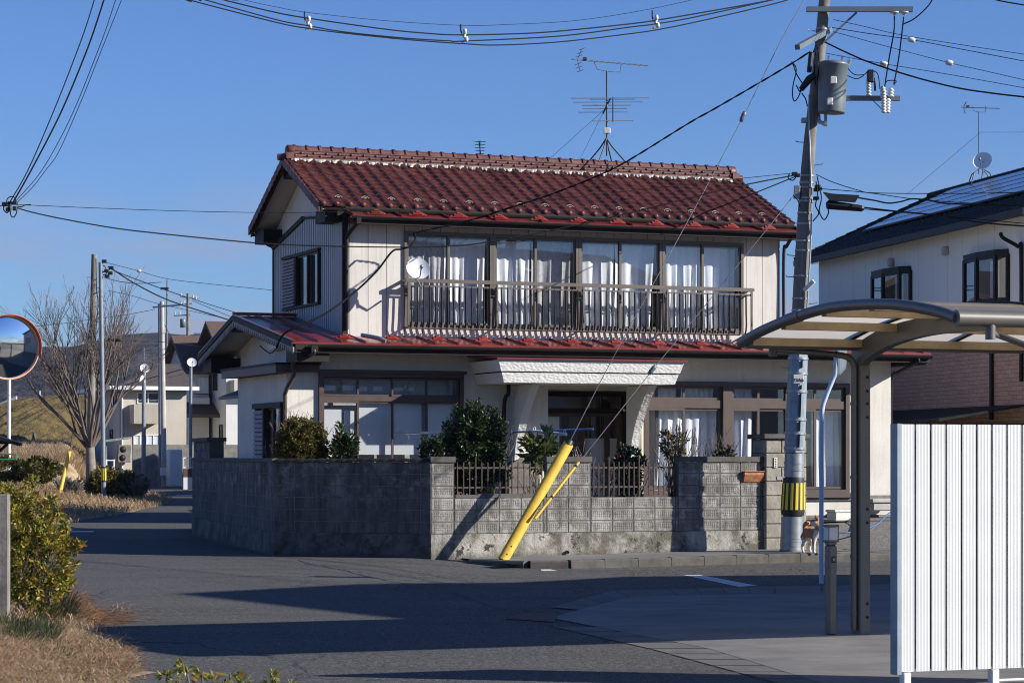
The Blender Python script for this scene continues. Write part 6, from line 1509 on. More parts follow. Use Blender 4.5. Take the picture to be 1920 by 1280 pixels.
# ---- azaleas
def azalea(c, rad, n, seed, L=.062, cl=220, **k): return crown(c, rad, n, L, L*.36, seed, cl, k.get('cr', .11), k.get('shell', .72), .75)
Da = 26.0; c1 = at(18, 1015, Da); c2_ = at(70, 1065, Da-.5); c3_ = at(-60, 990, Da+.6)
b = MB(); rg_ = random.Random(71)
for i in range(14): twigs(b, (rg_.uniform(-.25, .2), rg_.uniform(-.2, .3), -.05), (rg_.uniform(-1, .5)*.5, rg_.uniform(-.3, .6)*.5, 1), .34, .014, 2, rg_, (2, 3), .5, .1, 5)
qa = [azalea(c1, (.50, .6, .62), 7500, 61), azalea(c2_, (.37, .45, .50), 4500, 62), azalea(c3_, (.55, .6, .72), 4000, 63), crown(c1, (.45, .5, .55), 1800, .06, .024, 64, 60, .3, .3)]
rgz = np.random.default_rng(5)
for (x, y) in ((122, 985), (136, 1022), (128, 1066), (140, 1026), (108, 958), (126, 1092), (100, 935), (60, 903)):   # sprigs sticking out
    qa.append(crown(at(x, y, Da-.4), (.075, .08, .06), 85, .07, .024, int(x*7+y), 6, .5, .3))
shrub('azalea', 'big sunlit azalea bush with olive, yellow and red leaves beside the wooden post', 'bush', (c2_.x-.05, c2_.y, .12), qa, 'l_azalea', b, 'azaleas')
# sprigs at the lower edge belong to a near bush
bq = []; b = MB(); nb_ = Vector((at(380, 1280, 9.6).x, 9.6, 0)); rg_ = random.Random(5)
for (x, y, s) in ((347, 1243, 1.), (352, 1262, .9), (378, 1262, .8), (432, 1262, 1.0), (312, 1270, .8), (400, 1275, .9), (458, 1278, .6), (513, 1268, .5), (505, 1283, .8), (330, 1290, 1), (420, 1292, 1), (370, 1300, 1.), (545, 1290, .7)):
    p = at(x, y, 9.6+rg_.uniform(-.25, .25)); bq.append(crown(p, (.030*s, .03, .026*s), 26, .032, .012, int(x), 5, .5, .2, .5)); q0 = Vector((nb_.x+(p.x-nb_.x)*.3, 9.6, .3)); b.tube(spline([q0, q0.lerp(p, .6)+Vector((.02, 0, .0)), p], 5), .0035, 5)
bq.append(crown((nb_.x+.1, 9.6, .5), (.5, .35, .22), 900, .034, .012, 77, 60, .2, .5))
b.tube([nb_+Vector((0, 0, -.02)), (nb_.x, 9.6, .35)], .012, 6)
b.v = [tuple(Vector(v)-nb_) for v in b.v]
shrub('azalea', 'yellow-green azalea sprigs poking up at the bottom edge of the picture', 'bush', nb_, bq, 'l_azalea', b, 'azaleas')
# ---- dry grass, red needles, green tufts
def blades(name, n, region, L, Wd, mat, seed, lean=.8, flow=None, gz=None, lift=0.):
    """region(rng, n) -> x, y arrays; flow: preferred lying direction"""
    rng = np.random.default_rng(seed); x, y = region(rng, n); z = np.array([gz(a, c) for a, c in zip(x, y)])-.005
    a = rng.uniform(0, 2*math.pi, len(x)); h = np.stack([np.cos(a), np.sin(a)], 1)
    if flow is not None: h = h*.55+np.array(flow); h /= np.linalg.norm(h, axis=1, keepdims=True)
    l = L*rng.uniform(.5, 1.3, len(x)); up = l*(1-lean)*rng.uniform(.3, 1.5, len(x))+lift; P = np.stack([x, y, z], 1)
    M = P+np.stack([h[:, 0]*l*.45, h[:, 1]*l*.45, up*.8], 1); T = P+np.stack([h[:, 0]*l, h[:, 1]*l, up*rng.uniform(.5, 1., len(x))], 1)
    s = np.stack([-h[:, 1], h[:, 0], np.zeros(len(x))], 1)*Wd*.5
    return quads_object(name, np.stack([P-s, M-s*.8, T, M+s*.8], 1) if False else np.stack([P, M-s, T, M+s], 1), MT[mat], kind='stuff', label=None)
def reg_bank(y0, y1, w, bias=1.):
    def f(rng, n):
        y = rng.uniform(y0, y1, n*2); e = np.array([bank_edge(v) for v in y]); x = e-w*rng.uniform(-.02, 1, n*2)**bias+.12*np.sin(y*9)*rng.uniform(0, 1, n*2)
        m = np.abs(x/y) < .24; return x[m][:n], y[m][:n]
    return f
bz_ = lambda x, y: max(0, bank_z(x, y)) if x < bank_edge(y) else ground_z(x, y)+.004
blades('dry_grass', 15000, reg_bank(16.5, 22.5, 2.6), .19, .0095, 'blade', 1, .74, None, bz_)
blades('dry_grass', 14000, reg_bank(22.5, 40, 4.5), .17, .010, 'blade', 2, .5, None, bz_)
blades('dry_grass', 26000, reg_bank(58, 105, 9), .34, .022, 'blade', 3, .45, None, bz_)
def reg_px(x0, x1, y0, y1, pw=1.):
    def f(rng, n):
        px = x0+(x1-x0)*rng.uniform(0, 1, n)**pw; py = rng.uniform(y0, y1, n); D = H*F/(py-HY); return (px-960)/F*D, D
    return f
def reg_g(cx, sx_, cy, sy_):
    def f(rng, n):
        k = rng.integers(0, 30, n); ox = rng.normal(0, sx_*.8, 30); oy = rng.normal(0, sy_*.8, 30); px = cx+ox[k]+rng.normal(0, sx_*.35, n); py = cy+oy[k]+rng.normal(0, sy_*.35, n); D = H*F/(py-HY); return (px-960)/F*D, D
    return f
blades('red_needles', 2300, reg_g(118, 40, 1142, 20), .24, .011, 'needle', 4, .80, (.5, .1), bz_)
blades('red_needles', 420, reg_g(170, 42, 1160, 14), .24, .011, 'needle', 5, .93, (1, .05), bz_)
blades('red_needles', 1500, reg_g(165, 45, 1245, 20), .18, .010, 'needle', 6, .85, (.8, .1), bz_)
blades('green_grass', 900, reg_px(50, 135, 1130, 1172), .30, .009, 'green', 7, .45, (.8, -.3), bz_)
blades('green_grass', 1100, reg_px(0, 110, 1182, 1222), .20, .008, 'green', 8, .45, (.5, 0), bz_)
blades('green_grass', 160, reg_px(70, 150, 1225, 1245), .12, .006, 'green', 9, .4, None, bz_)
blades('straw_litter', 60, reg_px(160, 460, 1125, 1180, 1.6), .16, .007, 'blade', 10, .97, (1, .1), bz_)
blades('straw_litter', 40, reg_px(500, 1500, 1150, 1270), .10, .006, 'blade', 11, .97, None, bz_)
blades('straw_litter', 220, reg_px(1150, 1530, 1056, 1064), .10, .012, 'needle', 12, .9, None, lambda x, y: ground_z(x, y)+.01)
# ---- shaded bank on the far left: hedges, shrubs, tree, guard
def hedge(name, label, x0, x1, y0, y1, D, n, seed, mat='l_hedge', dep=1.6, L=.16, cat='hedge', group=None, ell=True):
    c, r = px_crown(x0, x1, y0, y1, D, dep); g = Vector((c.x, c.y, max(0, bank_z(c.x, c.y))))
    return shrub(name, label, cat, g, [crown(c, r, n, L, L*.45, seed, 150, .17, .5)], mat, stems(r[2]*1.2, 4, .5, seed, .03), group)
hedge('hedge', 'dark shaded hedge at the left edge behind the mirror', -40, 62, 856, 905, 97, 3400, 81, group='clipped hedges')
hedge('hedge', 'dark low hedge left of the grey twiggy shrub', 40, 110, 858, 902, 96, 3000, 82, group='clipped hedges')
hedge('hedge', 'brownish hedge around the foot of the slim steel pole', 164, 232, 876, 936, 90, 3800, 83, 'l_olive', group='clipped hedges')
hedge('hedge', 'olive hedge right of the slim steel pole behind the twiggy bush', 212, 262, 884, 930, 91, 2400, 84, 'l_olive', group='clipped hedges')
def twigbush(label, x0, x1, y0, y1, D, seed, mat, leaf=None, n=26):
    c, r = px_crown(x0, x1, y0, y1, D); b = MB(); rg_ = random.Random(seed); h = r[2]*2
    for i in range(n): twigs(b, (rg_.uniform(-.2, .2), rg_.uniform(-.2, .2), -.05), (rg_.uniform(-1, 1)*r[0]/h*1.7, rg_.uniform(-1, 1)*.8, 1), h*.42, .016, 3, rg_, (2, 3), .5, .12, 4, .66, .007)
    z = max(0, bank_z(c.x, c.y)); g = Vector((c.x, c.y, z))
    root = empty('twiggy_bush', g, 0, label, 'bush'); b.build('twigs', MT[mat], root)
    if leaf: quads_object('foliage', crown(c, r, leaf, .11, .05, seed, 80, .12, .7)-np.array(g), MT['l_hedge'], root)
MT['greytwig'] = plain('grey_twig', (.24, .225, .215), .9, var=.3, vs=3)
twigbush('pale grey leafless bush behind the yellow guy guard', 92, 166, 872, 910, 92, 91, 'greytwig', None, 40)
twigbush('round bare bush with a few yellow leaves at the bend of the road', 222, 286, 886, 936, 90, 92, 'greytwig', 420, 40)
# zelkova
zD = 92; zb = at(171, 884, zD); zb.z = .35; zr_ = random.Random(7); b = MB(); fork = at(169, 838, zD)-zb
b.tube([Vector((0.02, 0, -.4)), Vector((.0, 0, .6)), fork], [.24, .20, .17], 12); c_m = MB()
for i in range(11):
    a = i/11*2*math.pi+.3; spr = zr_.uniform(.25, 1.0); d = Vector((math.cos(a)*spr, math.sin(a)*spr, 1)).normalized(); twigs(c_m, fork-Vector((0, 0, .15)), d, zr_.uniform(2.0, 2.7), .075, 5, zr_, (2, 2), .46, .02, 6, .68, .0045)
zt_ = empty('zelkova_tree', zb, 0, 'tall bare vase-shaped tree beside the two left poles', 'tree'); b.build('trunk', MT['trunk'], zt_); c_m.build('crown', MT['twig'], zt_)
# yellow guard of the far guy
g0_ = at(110, 948, 88); g0_.z = bank_z(g0_.x, g0_.y); g1_ = at(130, 846, 88.5); o = MB().tube([Vector((0, 0, -.1)), g1_-g0_], .075, 10).build('guy_wire_guard', MT['yellow'], label='slim yellow guy wire guard leaning on the far grassy bank', cat='wire guard', loc=g0_)
# ---- poles on the left
def pole(name, label, bx, by, tx, ty, D, r0, r1, mat, z0=0., group='poles on the left'):
    base = at(bx, by, D); base.z = z0; t = at(tx, ty, D); root = empty(name, base, 0, label, 'utility pole', group)
    MB().tube([Vector((0, 0, -.2)), (t-base)*.5, t-base], [r0, (r0+r1)/2, r1], 14).build('shaft', MT[mat], root); return root, base
pa, ab = pole('utility_pole', 'dark concrete pole rising through the bare tree', 168, 880, 177, 477, 95, .17, .115, 'poleconc', .3)
b = MB(); 
for k in range(12):
    y = 520+k*28; s_ = 1 if k % 2 else -1; q = at(176.5-(y-477)/45, y, 95)-ab; b2 = MB(); b2.tube([q, q+Vector((s_*.27, -.02, 0))], .014, 5); b2.build('foot_step', MT['galv'], pa)
b = MB(); b.tube(spline([at(180, 485, 94.8)-ab, at(181, 540, 94.8)-ab, at(184, 570, 94.8)-ab, at(180, 620, 94.8)-ab, at(178, 700, 94.8)-ab], 5), .02, 5); b.build('riser_cable', MT['cable'], pa)
pb_, bb_ = pole('steel_pole', 'slim galvanised steel pole with a black and yellow band, left of the road bend', 195, 945, 188.5, 492, 88, .088, .075, 'steelpole', 0.)
q0, q1 = at(194.2, 874, 88)-bb_, at(194.8, 903, 88)-bb_; b = MB(); b.tube([q0, q1], .10, 14); wr = b.build('warning_wrap', MT['black'], pb_); b = MB()
for k in range(8):
    a = k/8*6.283; b.grid([[q+Vector((math.cos(a+w)*.104, math.sin(a+w)*.104, 0)) for w in (-.2, 0, .2)] for q in (q0.lerp(q1, .12), q0.lerp(q1, .9))])
b.build('yellow_stripe', MT['yellowtape'], wr, kind='stuff')
b = MB(); cc = at(203, 508, 88)-bb_
for (dx, dy) in ((-7, -18), (-3, 0), (4, 4), (-2, 10), (6, -6)): q = cc+Vector((dx*.0194, 0, -dy*.0194)); b.bev(q.x-.09, q.x+.09, q.y-.06, q.y+.06, q.z-.06, q.z+.06, .02)
b.tube(spline([at(190, 497, 88)-bb_, at(197, 500, 88)-bb_, at(200, 512, 88)-bb_, at(192, 516, 88)-bb_], 5), .018, 5); b.tube([at(189, 512, 88)-bb_, at(209, 503, 88)-bb_], .025, 5); b.build('cable_clamps', MT['black'], pb_, kind='stuff')
for k in range(9): y = 540+k*24; q = at(189+(y-492)/70, y, 88)-bb_; MB().tube([q, q+Vector(((1 if k % 2 else -1)*.17, 0, .0))], .012, 5).build('foot_step', MT['galv'], pb_)
pc_, cb_ = pole('utility_pole', 'pale concrete pole in front of the far apartments', 308, 906, 303.5, 565, 135, .16, .12, 'paleconc')
b = MB(); b.bar(at(287, 576, 135)-cb_, at(345, 571, 134)-cb_, .09, .09); b.build('crossarm', MT['galv'], pc_); q0, q1 = at(306.4, 876, 134.7)-cb_, at(306.8, 891, 134.7)-cb_; MB().tube([q0, q1], .19, 12).build('striped_wrap', MT['white'], pc_)
pole('steel_pole', 'slim blue-grey pole touching the left side of the pale concrete pole', 301, 905, 299.5, 570, 136, .11, .10, 'steelpole')
pd_, db_ = pole('utility_pole', 'far concrete pole with a small transformer, behind the left roof', 352, 860, 352.5, 550, 190, .16, .12, 'poleconc')
b = MB(); b.bar(at(326, 592, 190)-db_, at(357, 590, 190)-db_, .1, .1); b.build('crossarm', MT['galv'], pd_); b = MB(); b.bar(at(338, 556, 190)-db_, at(372, 560, 190)-db_, .1, .1); b.build('crossarm', MT['galv'], pd_); b = MB(); b.bar(at(335, 571, 190)-db_, at(360, 569, 190)-db_, .1, .1); b.build('crossarm', MT['galv'], pd_)
q = at(343, 606, 189.5)-db_; MB().lathe([(0, -.33), (.22, -.33), (.23, .3), (.2, .34), (0, .36)], q, 14).build('transformer', MT['grayblue'], pd_)
for (x, y) in ((328, 587), (337, 586), (339, 567), (346, 566), (340, 553), (362, 556), (368, 558)): insulator(pd_, at(x, y+3, 189.6)-db_, (0, 0, 1), 3, .09, .08)
pole('steel_pole', 'pale steel pole at the far left under the mirror', 16.5, 852, 17.5, 700, 100, .075, .07, 'white', .4)
pe, eb = pole('utility_pole', 'thin pole top standing beside the far apartments roofline', 311, 700, 313.5, 525, 170, .07, .05, 'poleconc', 0)
MB().bar(at(301, 541, 170)-eb, at(316, 541, 170)-eb, .12, .16).build('insulator_bracket', MT['black'], pe)
for (x, y0, D, lab, bt) in ((270, 690, 130, 'satellite dish on the blue-grey pole before the cream apartments', 892), (358, 679, 130, 'satellite dish on the blue-grey pole before the brown-roofed apartments', 868)):
    pf_, fb_ = pole('steel_pole', 'blue-grey steel pole carrying a dish '+('before the cream apartments with the balcony' if x < 300 else 'at the left end of the block wall'), x-1, bt, x, y0+6, D, .12 if x < 300 else .09, .11 if x < 300 else .08, 'steelpole')
    dish_thing('satellite_dish', 'white '+lab, Vector((.22, -.88, .42)), at(x+2, y0, D-.25), .52)
dish_thing('satellite_dish', 'bluish dish seen from behind, lower on the pole before the cream apartments', Vector((-.9, .2, .35)), at(265, 710, 129.8), .42)
# ---- far apartments
def apartment(name, label, cx, D, th=TH): 
    o = at(cx, 855, D); f = Frame((o.x, o.y), th); return empty(name, (o.x, o.y, 0), th, label, 'apartment building', 'far apartments'), f
MT['aptwall'] = plain('apartment_siding', (.46, .42, .35), .85, var=.08, vs=.6, streak=.15); MT['aptpale'] = plain('apartment_pale_siding', (.55, .55, .54), .85, var=.08, vs=.6, streak=.12); MT['aptroof'] = plain('apartment_roof', (.085, .068, .058), .8, var=.25, vs=3)
def awin(root, f, px0, px1, y0, y1, v=0, side=False, u=0, frame='white', blind_or_dark='room', mull=1):
    if side: (a, z1), (c, _) = f.vz(px0, y0, u), f.vz(px1, y0, u); z0 = f.vz(px0, y1, u)[1]; a, c = min(a, c), max(a, c)
    else: (a, z1), (c, _) = f.uz(px0, y0, v), f.uz(px1, y0, v); z0 = f.uz(px0, y1, v)[1]
    b = MB(); t = .06
    def bx(p, q, r_, s_, d0, d1): b.box(p, q, v-d1, v-d0, r_, s_) if not side else b.box(u-d1, u-d0, p, q, r_, s_)
    bx(a, c, z0, z0+t, .005, .06); bx(a, c, z1-t, z1, .005, .06); bx(a, a+t, z0+t, z1-t, .005, .06); bx(c-t, c, z0+t, z1-t, .005, .06)
    for k in range(mull): m = lerp(a, c, (k+1)/(mull+1)); bx(m-t/2, m+t/2, z0+t, z1-t, .005, .05)
    w = b.build('window', MT[frame], root); b = MB()
    if side: b.quad((u-.02, a, z0), (u-.02, c, z0), (u-.02, c, z1), (u-.02, a, z1))
    else: b.quad((a, v-.02, z0), (c, v-.02, z0), (c, v-.02, z1), (a, v-.02, z1))
    b.build('pane', MT['glass'], w); b = MB()
    if side: b.quad((u-.004, a, z0), (u-.004, c, z0), (u-.004, c, z1), (u-.004, a, z1))
    else: b.quad((a, v-.004, z0), (c, v-.004, z0), (c, v-.004, z1), (a, v-.004, z1))
    b.build('curtain', MT[blind_or_dark], w); return w  # by default a dark sheet painting the unlit interior, else cloth
ra, fa = apartment('apartment', 'cream two-storey apartments with a ribbed balcony beyond the bare tree', 224, 141)
ea = fa.uz(224, 727, 0)[1]; ra1 = fa.uz(312, 727, 0)[0]+1.2; rd = 9.0
b = MB(); b.box(0, ra1, 0, rd, 0, ea); b.build('wall', MT['aptwall'], ra)
b = MB(); rt2 = fa.uz(300, 682, 4.5)[1]
b.add([(-.6, -.6, ea-.05), (ra1+.6, -.6, ea-.05), (ra1+.6, rd+.6, ea-.05), (-.6, rd+.6, ea-.05), (3.6, rd/2, rt2), (ra1+.6, rd/2, rt2)], [(0, 1, 5, 4), (2, 3, 4, 5), (3, 0, 4), (1, 2, 5), (3, 2, 1, 0)]); rr_ = b.build('roof', MT['aptroof'], ra)
b = MB(); b.box(-.62, ra1+.6, -.72, -.6, ea-.12, ea+.10); b.box(-.72, -.6, -.72, rd+.6, ea-.12, ea+.10); b.build('gutter', MT['white'], rr_)
(bu0_, bz1_), (bu1_, _) = fa.uz(251, 758, -1.2), fa.uz(301, 758, -1.2); bz0_ = fa.uz(251, 794, -1.2)[1]
b = MB(); b.box(bu0_, bu1_, -1.2, -1.12, bz0_, bz1_); b.box(bu0_, bu0_+.08, -1.119, -.003, bz0_, bz1_); b.box(bu0_+.081, bu1_, -1.119, -.003, bz0_, bz0_+.12)
for k in range(30): x = lerp(bu0_, bu1_, (k+.5)/30); b.box(x-.02, x+.02, -1.215, -1.2, bz0_+.02, bz1_-.02)
bal = b.build('balcony', MT['aptwall'], ra); b = MB(); b.tube([(bu0_, -1.15, bz1_+.25), (bu1_, -1.15, bz1_+.25)], .02, 6); b.build('handrail', MT['galv'], bal)
awin(ra, fa, 257, 298, 735, 757); awin(ra, fa, 250, 300, 814, 842, blind_or_dark='curtain', mull=3); awin(ra, fa, 209, 214, 738, 762, side=True, frame='gutter', mull=0); awin(ra, fa, 207, 212, 805, 826, side=True, frame='gutter', mull=0)
u_, z_ = fa.uz(229, 740, -.1); MB().tube([(u_, -.08, ea-.1), (u_, -.08, .2)], .06, 8).build('downpipe', MT['white'], ra)
u_, z_ = fa.uz(248, 842, -2.0); 
b = MB(); b.box(u_, u_+9, -2.1, -1.95, 0, fa.uz(248, 833, -2)[1]); b.build('screen_wall', MT['conc'], ra)
for k, (x, y) in enumerate(((234, 842), (233, 858))): u_, z_ = fa.uz(x, y, -.5); q = MB(); q.bev(u_-.38, u_+.38, -.5, -.15, z_-.26, z_+.26, .02); a_ = q.build('air_conditioner', MT['poleconc'], ra); MB().lathe([(.19, .0), (.19, .012), (0, .012)], (u_-.1, -.5, z_), 14, ax=(0, -1, 0)).build('fan_grille', MT['gutter'], a_)
# right-hand block: stepped pale walls with brown roofs
rb_, fb2 = apartment('apartment', 'pale apartments with stepped brown gable roofs left of the house', 357, 152)
e2 = fb2.uz(357, 693, 0)[1]; w2 = fb2.uz(392, 693, 0)[0]; dpt = 6.2
b = MB(); b.box(0, w2, 0, dpt, 0, e2); b.poly([(0, 0, e2), (0, dpt/2, e2+2.1), (0, dpt, e2)][::-1]); b.build('wall', MT['aptpale'], rb_)
b = MB(); b.prism([(-.5, -.55, e2-.1), (-.5, dpt/2, e2+2.3), (-.5, dpt+.55, e2-.1), (-.5, dpt+.55, e2-.3), (-.5, dpt/2, e2+2.05), (-.5, -.55, e2-.3)][::-1], (w2+3.5, 0, 0)); b.build('roof', MT['brownroof'], rb_)
(c0u, cz), (c1u, _) = fb2.uz(364, 738, -.9), fb2.uz(393, 738, -.9); cz0 = fb2.uz(364, 757, -.9)[1]
b = MB(); b.box(c0u, c1u, -.9, -.8, cz0, cz-.25); b.box(c0u, c0u+.1, -.79, -.003, cz0, cz-.25); bl2 = b.build('balcony', MT['aptpale'], rb_); MB().tube([(c0u, -.85, cz), (c1u, -.85, cz)], .03, 6).build('handrail', MT['gutter'], bl2)
awin(rb_, fb2, 374, 390, 707, 738, blind_or_dark='curtain')
lz2 = fb2.uz(360, 775, -1.6)[1]; b = MB(); b.prism([(-1.2, -1.7, lz2-.05), (-1.2, -.003, lz2+.75), (-1.2, -.003, lz2+.6), (-1.2, -1.7, lz2-.25)], (w2+2, 0, 0)); b.build('porch_roof', MT['brownroof'], rb_)
awin(rb_, fb2, 336, 342, 713, 742, side=True, frame='gutter', mull=0); awin(rb_, fb2, 344, 350, 801, 832, side=True, frame='gutter', mull=0)
b = MB(); o3 = fb2.uz(424, 700, -3.2)[0]; b.box(o3, o3+4.5, -3.2, 4, 0, e2+.6); b.build('wing_wall', MT['aptpale'], rb_); awin(rb_, fb2, 401, 408, 701, 732, side=True, u=o3, frame='gutter', mull=0); awin(rb_, fb2, 412, 418, 796, 828, side=True, u=o3, frame='gutter', mull=0)
b = MB(); b.prism([(o3-.4, -3.7, e2+.45), (o3-.4, .4, e2+3.1), (o3-.4, 4.5, e2+.45), (o3-.4, 4.5, e2+.25), (o3-.4, .4, e2+2.85), (o3-.4, -3.7, e2+.25)][::-1], (6, 0, 0)); b.build('wing_roof', MT['brownroof'], rb_)
u_, z_ = fb2.uz(430, 700, -3.7); b = MB(); b.box(o3+.25, o3+2.6, -4.2, -3.21, fb2.uz(430, 735, -3.7)[1], fb2.uz(430, 712, -3.7)[1]); b.build('wing_balcony', MT['aptwall'], rb_)
# low white locker, railings and kerb wall by the far road
p = at(327, 903, 134); p.z = 0.; b = MB(); b.bev(-.36, .36, -.4, .4, .0, 2.08, .06); b.box(-.365, .365, -.41, -.40, .98, 1.0); o = b.build('storage_locker', MT['white'], label='tall white storage locker beside the pale concrete pole', cat='locker', loc=p); o.rotation_euler.z = TH
p = gnd(344, 917); root = empty('low_railing', p, TH, 'white railing on a low dark wall at the far end of the block wall', 'railing'); b = MB(); b.box(0, 4, 0, .15, 0, .62); b.build('low_wall', MT['aptpale'], root); b = MB(); b.box(0, 4, -.003, .153, .622, 1.05); b.build('dark_course', MT['brown'], root); b = MB(); b.bar((0, .07, 1.62), (4, .07, 1.62), .05, .05); b.bar((0, .07, 1.12), (4, .07, 1.12), .05, .05)
for k in range(24): b.bar((k*.17+.03, .07, 1.1), (k*.17+.03, .07, 1.62), .03, .03)
b.build('rails', MT['white'], root)
p = at(199, 882, 120); p.z = 0; root = empty('gate_shelter', p, TH, 'white framed gate with a thin canopy behind the slim steel pole', 'gate'); k_ = 120/F; b = MB()
for x in (.02, .40): b.bar((x, 0, 0), (x, 0, 1.55), .06, .06)
for z in (.15, .75, 1.5): b.bar((.0, 0, z), (.45, 0, z), .05, .05)
for x in (.1, .18, .26, .34): b.bar((x, 0, .15), (x, 0, .75), .02, .02)
b.build('gate_frame', MT['white'], root); b = MB(); b.bar((-.15, 0, 2.45), (1.15, .1, 2.62), .9, .09); b.bar((.02, 0, 1.55), (.02, 0, 2.45), .05, .05); b.build('canopy', MT['graywood'], root)
MB().tube([(0, 0, 0), (-.08, 0, .8)], .12, 8).build('bollard', MT['offwhite'], label='leaning pale bollard at the foot of the white locker', cat='bollard', loc=gnd(322, 905))
# dark timber shelter, green net frame, sign stand, retaining wall and pylon at the far left
p = at(8, 855, 70); root = empty('timber_shelter', (p.x, p.y, 0), 0, 'dark timber shelter roof edge below the mirror', 'shelter'); b = MB(); b.bar(at(-60, 800, 70)-Vector((p.x, p.y, 0)), at(38, 833, 70)-Vector((p.x, p.y, 0)), .5, .09); b.bar(at(-60, 829, 70)-Vector((p.x, p.y, 0)), at(28, 829, 70)-Vector((p.x, p.y, 0)), .14, .10); b.bar(at(-2, 846, 70)-Vector((p.x, p.y, 0)), at(14, 832, 70)-Vector((p.x, p.y, 0)), .08, .08); b.build('roof_beam', MT['dark'], root); b = MB(); q = at(-5, 900, 70)-Vector((p.x, p.y, 0)); b.bar((q.x, 0, 0), (q.x, 0, at(0, 830, 70).z), .14, .14); b.build('post', MT['dark'], root)
p = at(58, 834, 150); root = empty('sign_stand', p, 0, 'small blue panel on green legs on the grassy slope', 'stand'); b = MB(); b.bar((0, 0, -.1), (.15, 0, .75), .35, .03); b.build('panel', MT['bluepaint'], root)
MT['greenpaint'] = plain('green_paint', (.04, .22, .12), .5); b = MB()
for (x, y) in ((-.1, 0), (.3, -.1), (.35, .4)): b.bar((x, y, -.4), (.14, 0, .7), .05, .05)
b.build('stand_leg', MT['greenpaint'], root)
p = at(0, 862, 80); b = MB()
for (x0, y0, x1, y1) in ((-10, 851, 31, 851), (31, 851, 31, 861), (-10, 861, 31, 861)): b.tube([at(x0, y0, 80)-p, at(x1, y1, 80)-p], .03, 5)
b.build('net_frame', MT['greenpaint'], label='green pipe frame low at the far left edge', cat='frame', loc=p)
a_, c_ = at(-40, 782, 185), at(30, 757, 185); b = MB(); b.prism([(a_.x, a_.y, a_.z-2), (c_.x, c_.y, c_.z-2.2), (c_.x, c_.y, c_.z+.6), (a_.x, a_.y, a_.z+.4)], (0, .5, 0)); b.build('retaining_wall', MT['paleconc'], label='pale retaining wall climbing the brown hill at the far left', cat='wall')
p = at(75, 752, 900); p.z = 0.; root = empty('pylon', p, 0, 'tiny white lattice pylon above the brown hill', 'pylon'); b = MB(); hh = 26.
for s_ in (-1, 1): b.tube([(s_*1.8, 0, 0), (s_*.15, 0, hh)], .12, 4)
for z in (22.5, 24.2): b.tube([(-1.3, 0, z), (1.3, 0, z)], .12, 4)
for k in range(7): z = k*3.5; w = 1.8-k*.24; b.tube([(-w, 0, z), (w*.85, 0, z+3.5)], .08, 4)
b.build('lattice', MT['white'], root)
# far grass strip below the hill and a dark garden hedge line
b = MB(); b.grid([[(lambda p, k: (p.x, p.y, max(-.3, lerp(-.3, p.z, k))))(at(x, y+1.2*math.sin(x*.13), D), 1-smooth((x-120)/70)) for x in np.linspace(-260, 200, 60)] for y, D in ((920, 110), (866, 114), (846, 125), (832, 140), (829, 150), (860, 175))]); b.build('grass_bank', MT['straw'], kind='structure')

# houses standing behind the main house; the photograph sees only their shadows across the far road; the farthest is added to shade the apartments
for i, (x0, x1, y0, y1, h) in enumerate(((-4.5, 5, 60.5, 70, 5.6), (-5, 5, 81, 96, 3.9), (-4, 6, 100.5, 118, 5.0), (-11, -1, 123, 137, 6.0))):
    root = empty('back_house', ((x0+x1)/2, (y0+y1)/2, 0), 0, ('nearest', 'second', 'third', 'farthest, added for its shade,')[i]+' of four pale houses in the row hidden behind the main house', 'house', 'houses behind the main house'); w, d = (x1-x0)/2, (y1-y0)/2
    MB().box(-w, w, -d, d, 0, h).build('wall', MT['aptpale'], root); MB().prism([(-w-.4, -d-.4, h), (-w-.4, 0, h+1.4), (-w-.4, d+.4, h), (-w-.4, d+.4, h-.15), (-w-.4, 0, h+1.2), (-w-.4, -d-.4, h-.15)], (2*w+.8, 0, 0)).build('roof', MT['aptroof'], root)

rng_ = np.random.default_rng(44); n_ = 9000; px__ = rng_.uniform(-60, 185, n_); ty = rng_.uniform(0, 1, n_); py__ = 866-36*ty; D__ = 114+36*ty**1.4
Pb = np.stack([(px__-960)/F*D__, D__, H+(HY-py__)/F*D__-.25], 1); Pb[:, 2] -= np.clip((px__-120)/60, 0, 1)*1.2; a_ = rng_.uniform(0, 6.28, n_); l_ = rng_.uniform(.3, .75, n_)
Tb = Pb+np.stack([np.cos(a_)*l_*.5, np.sin(a_)*l_*.3, l_*.8], 1); sb_ = np.stack([np.full(n_, .035), np.zeros(n_), np.zeros(n_)], 1)
quads_object('dry_grass', np.stack([Pb-sb_, Pb+sb_, Tb+sb_*.2, Tb-sb_*.2], 1), MT['blade'], kind='stuff')
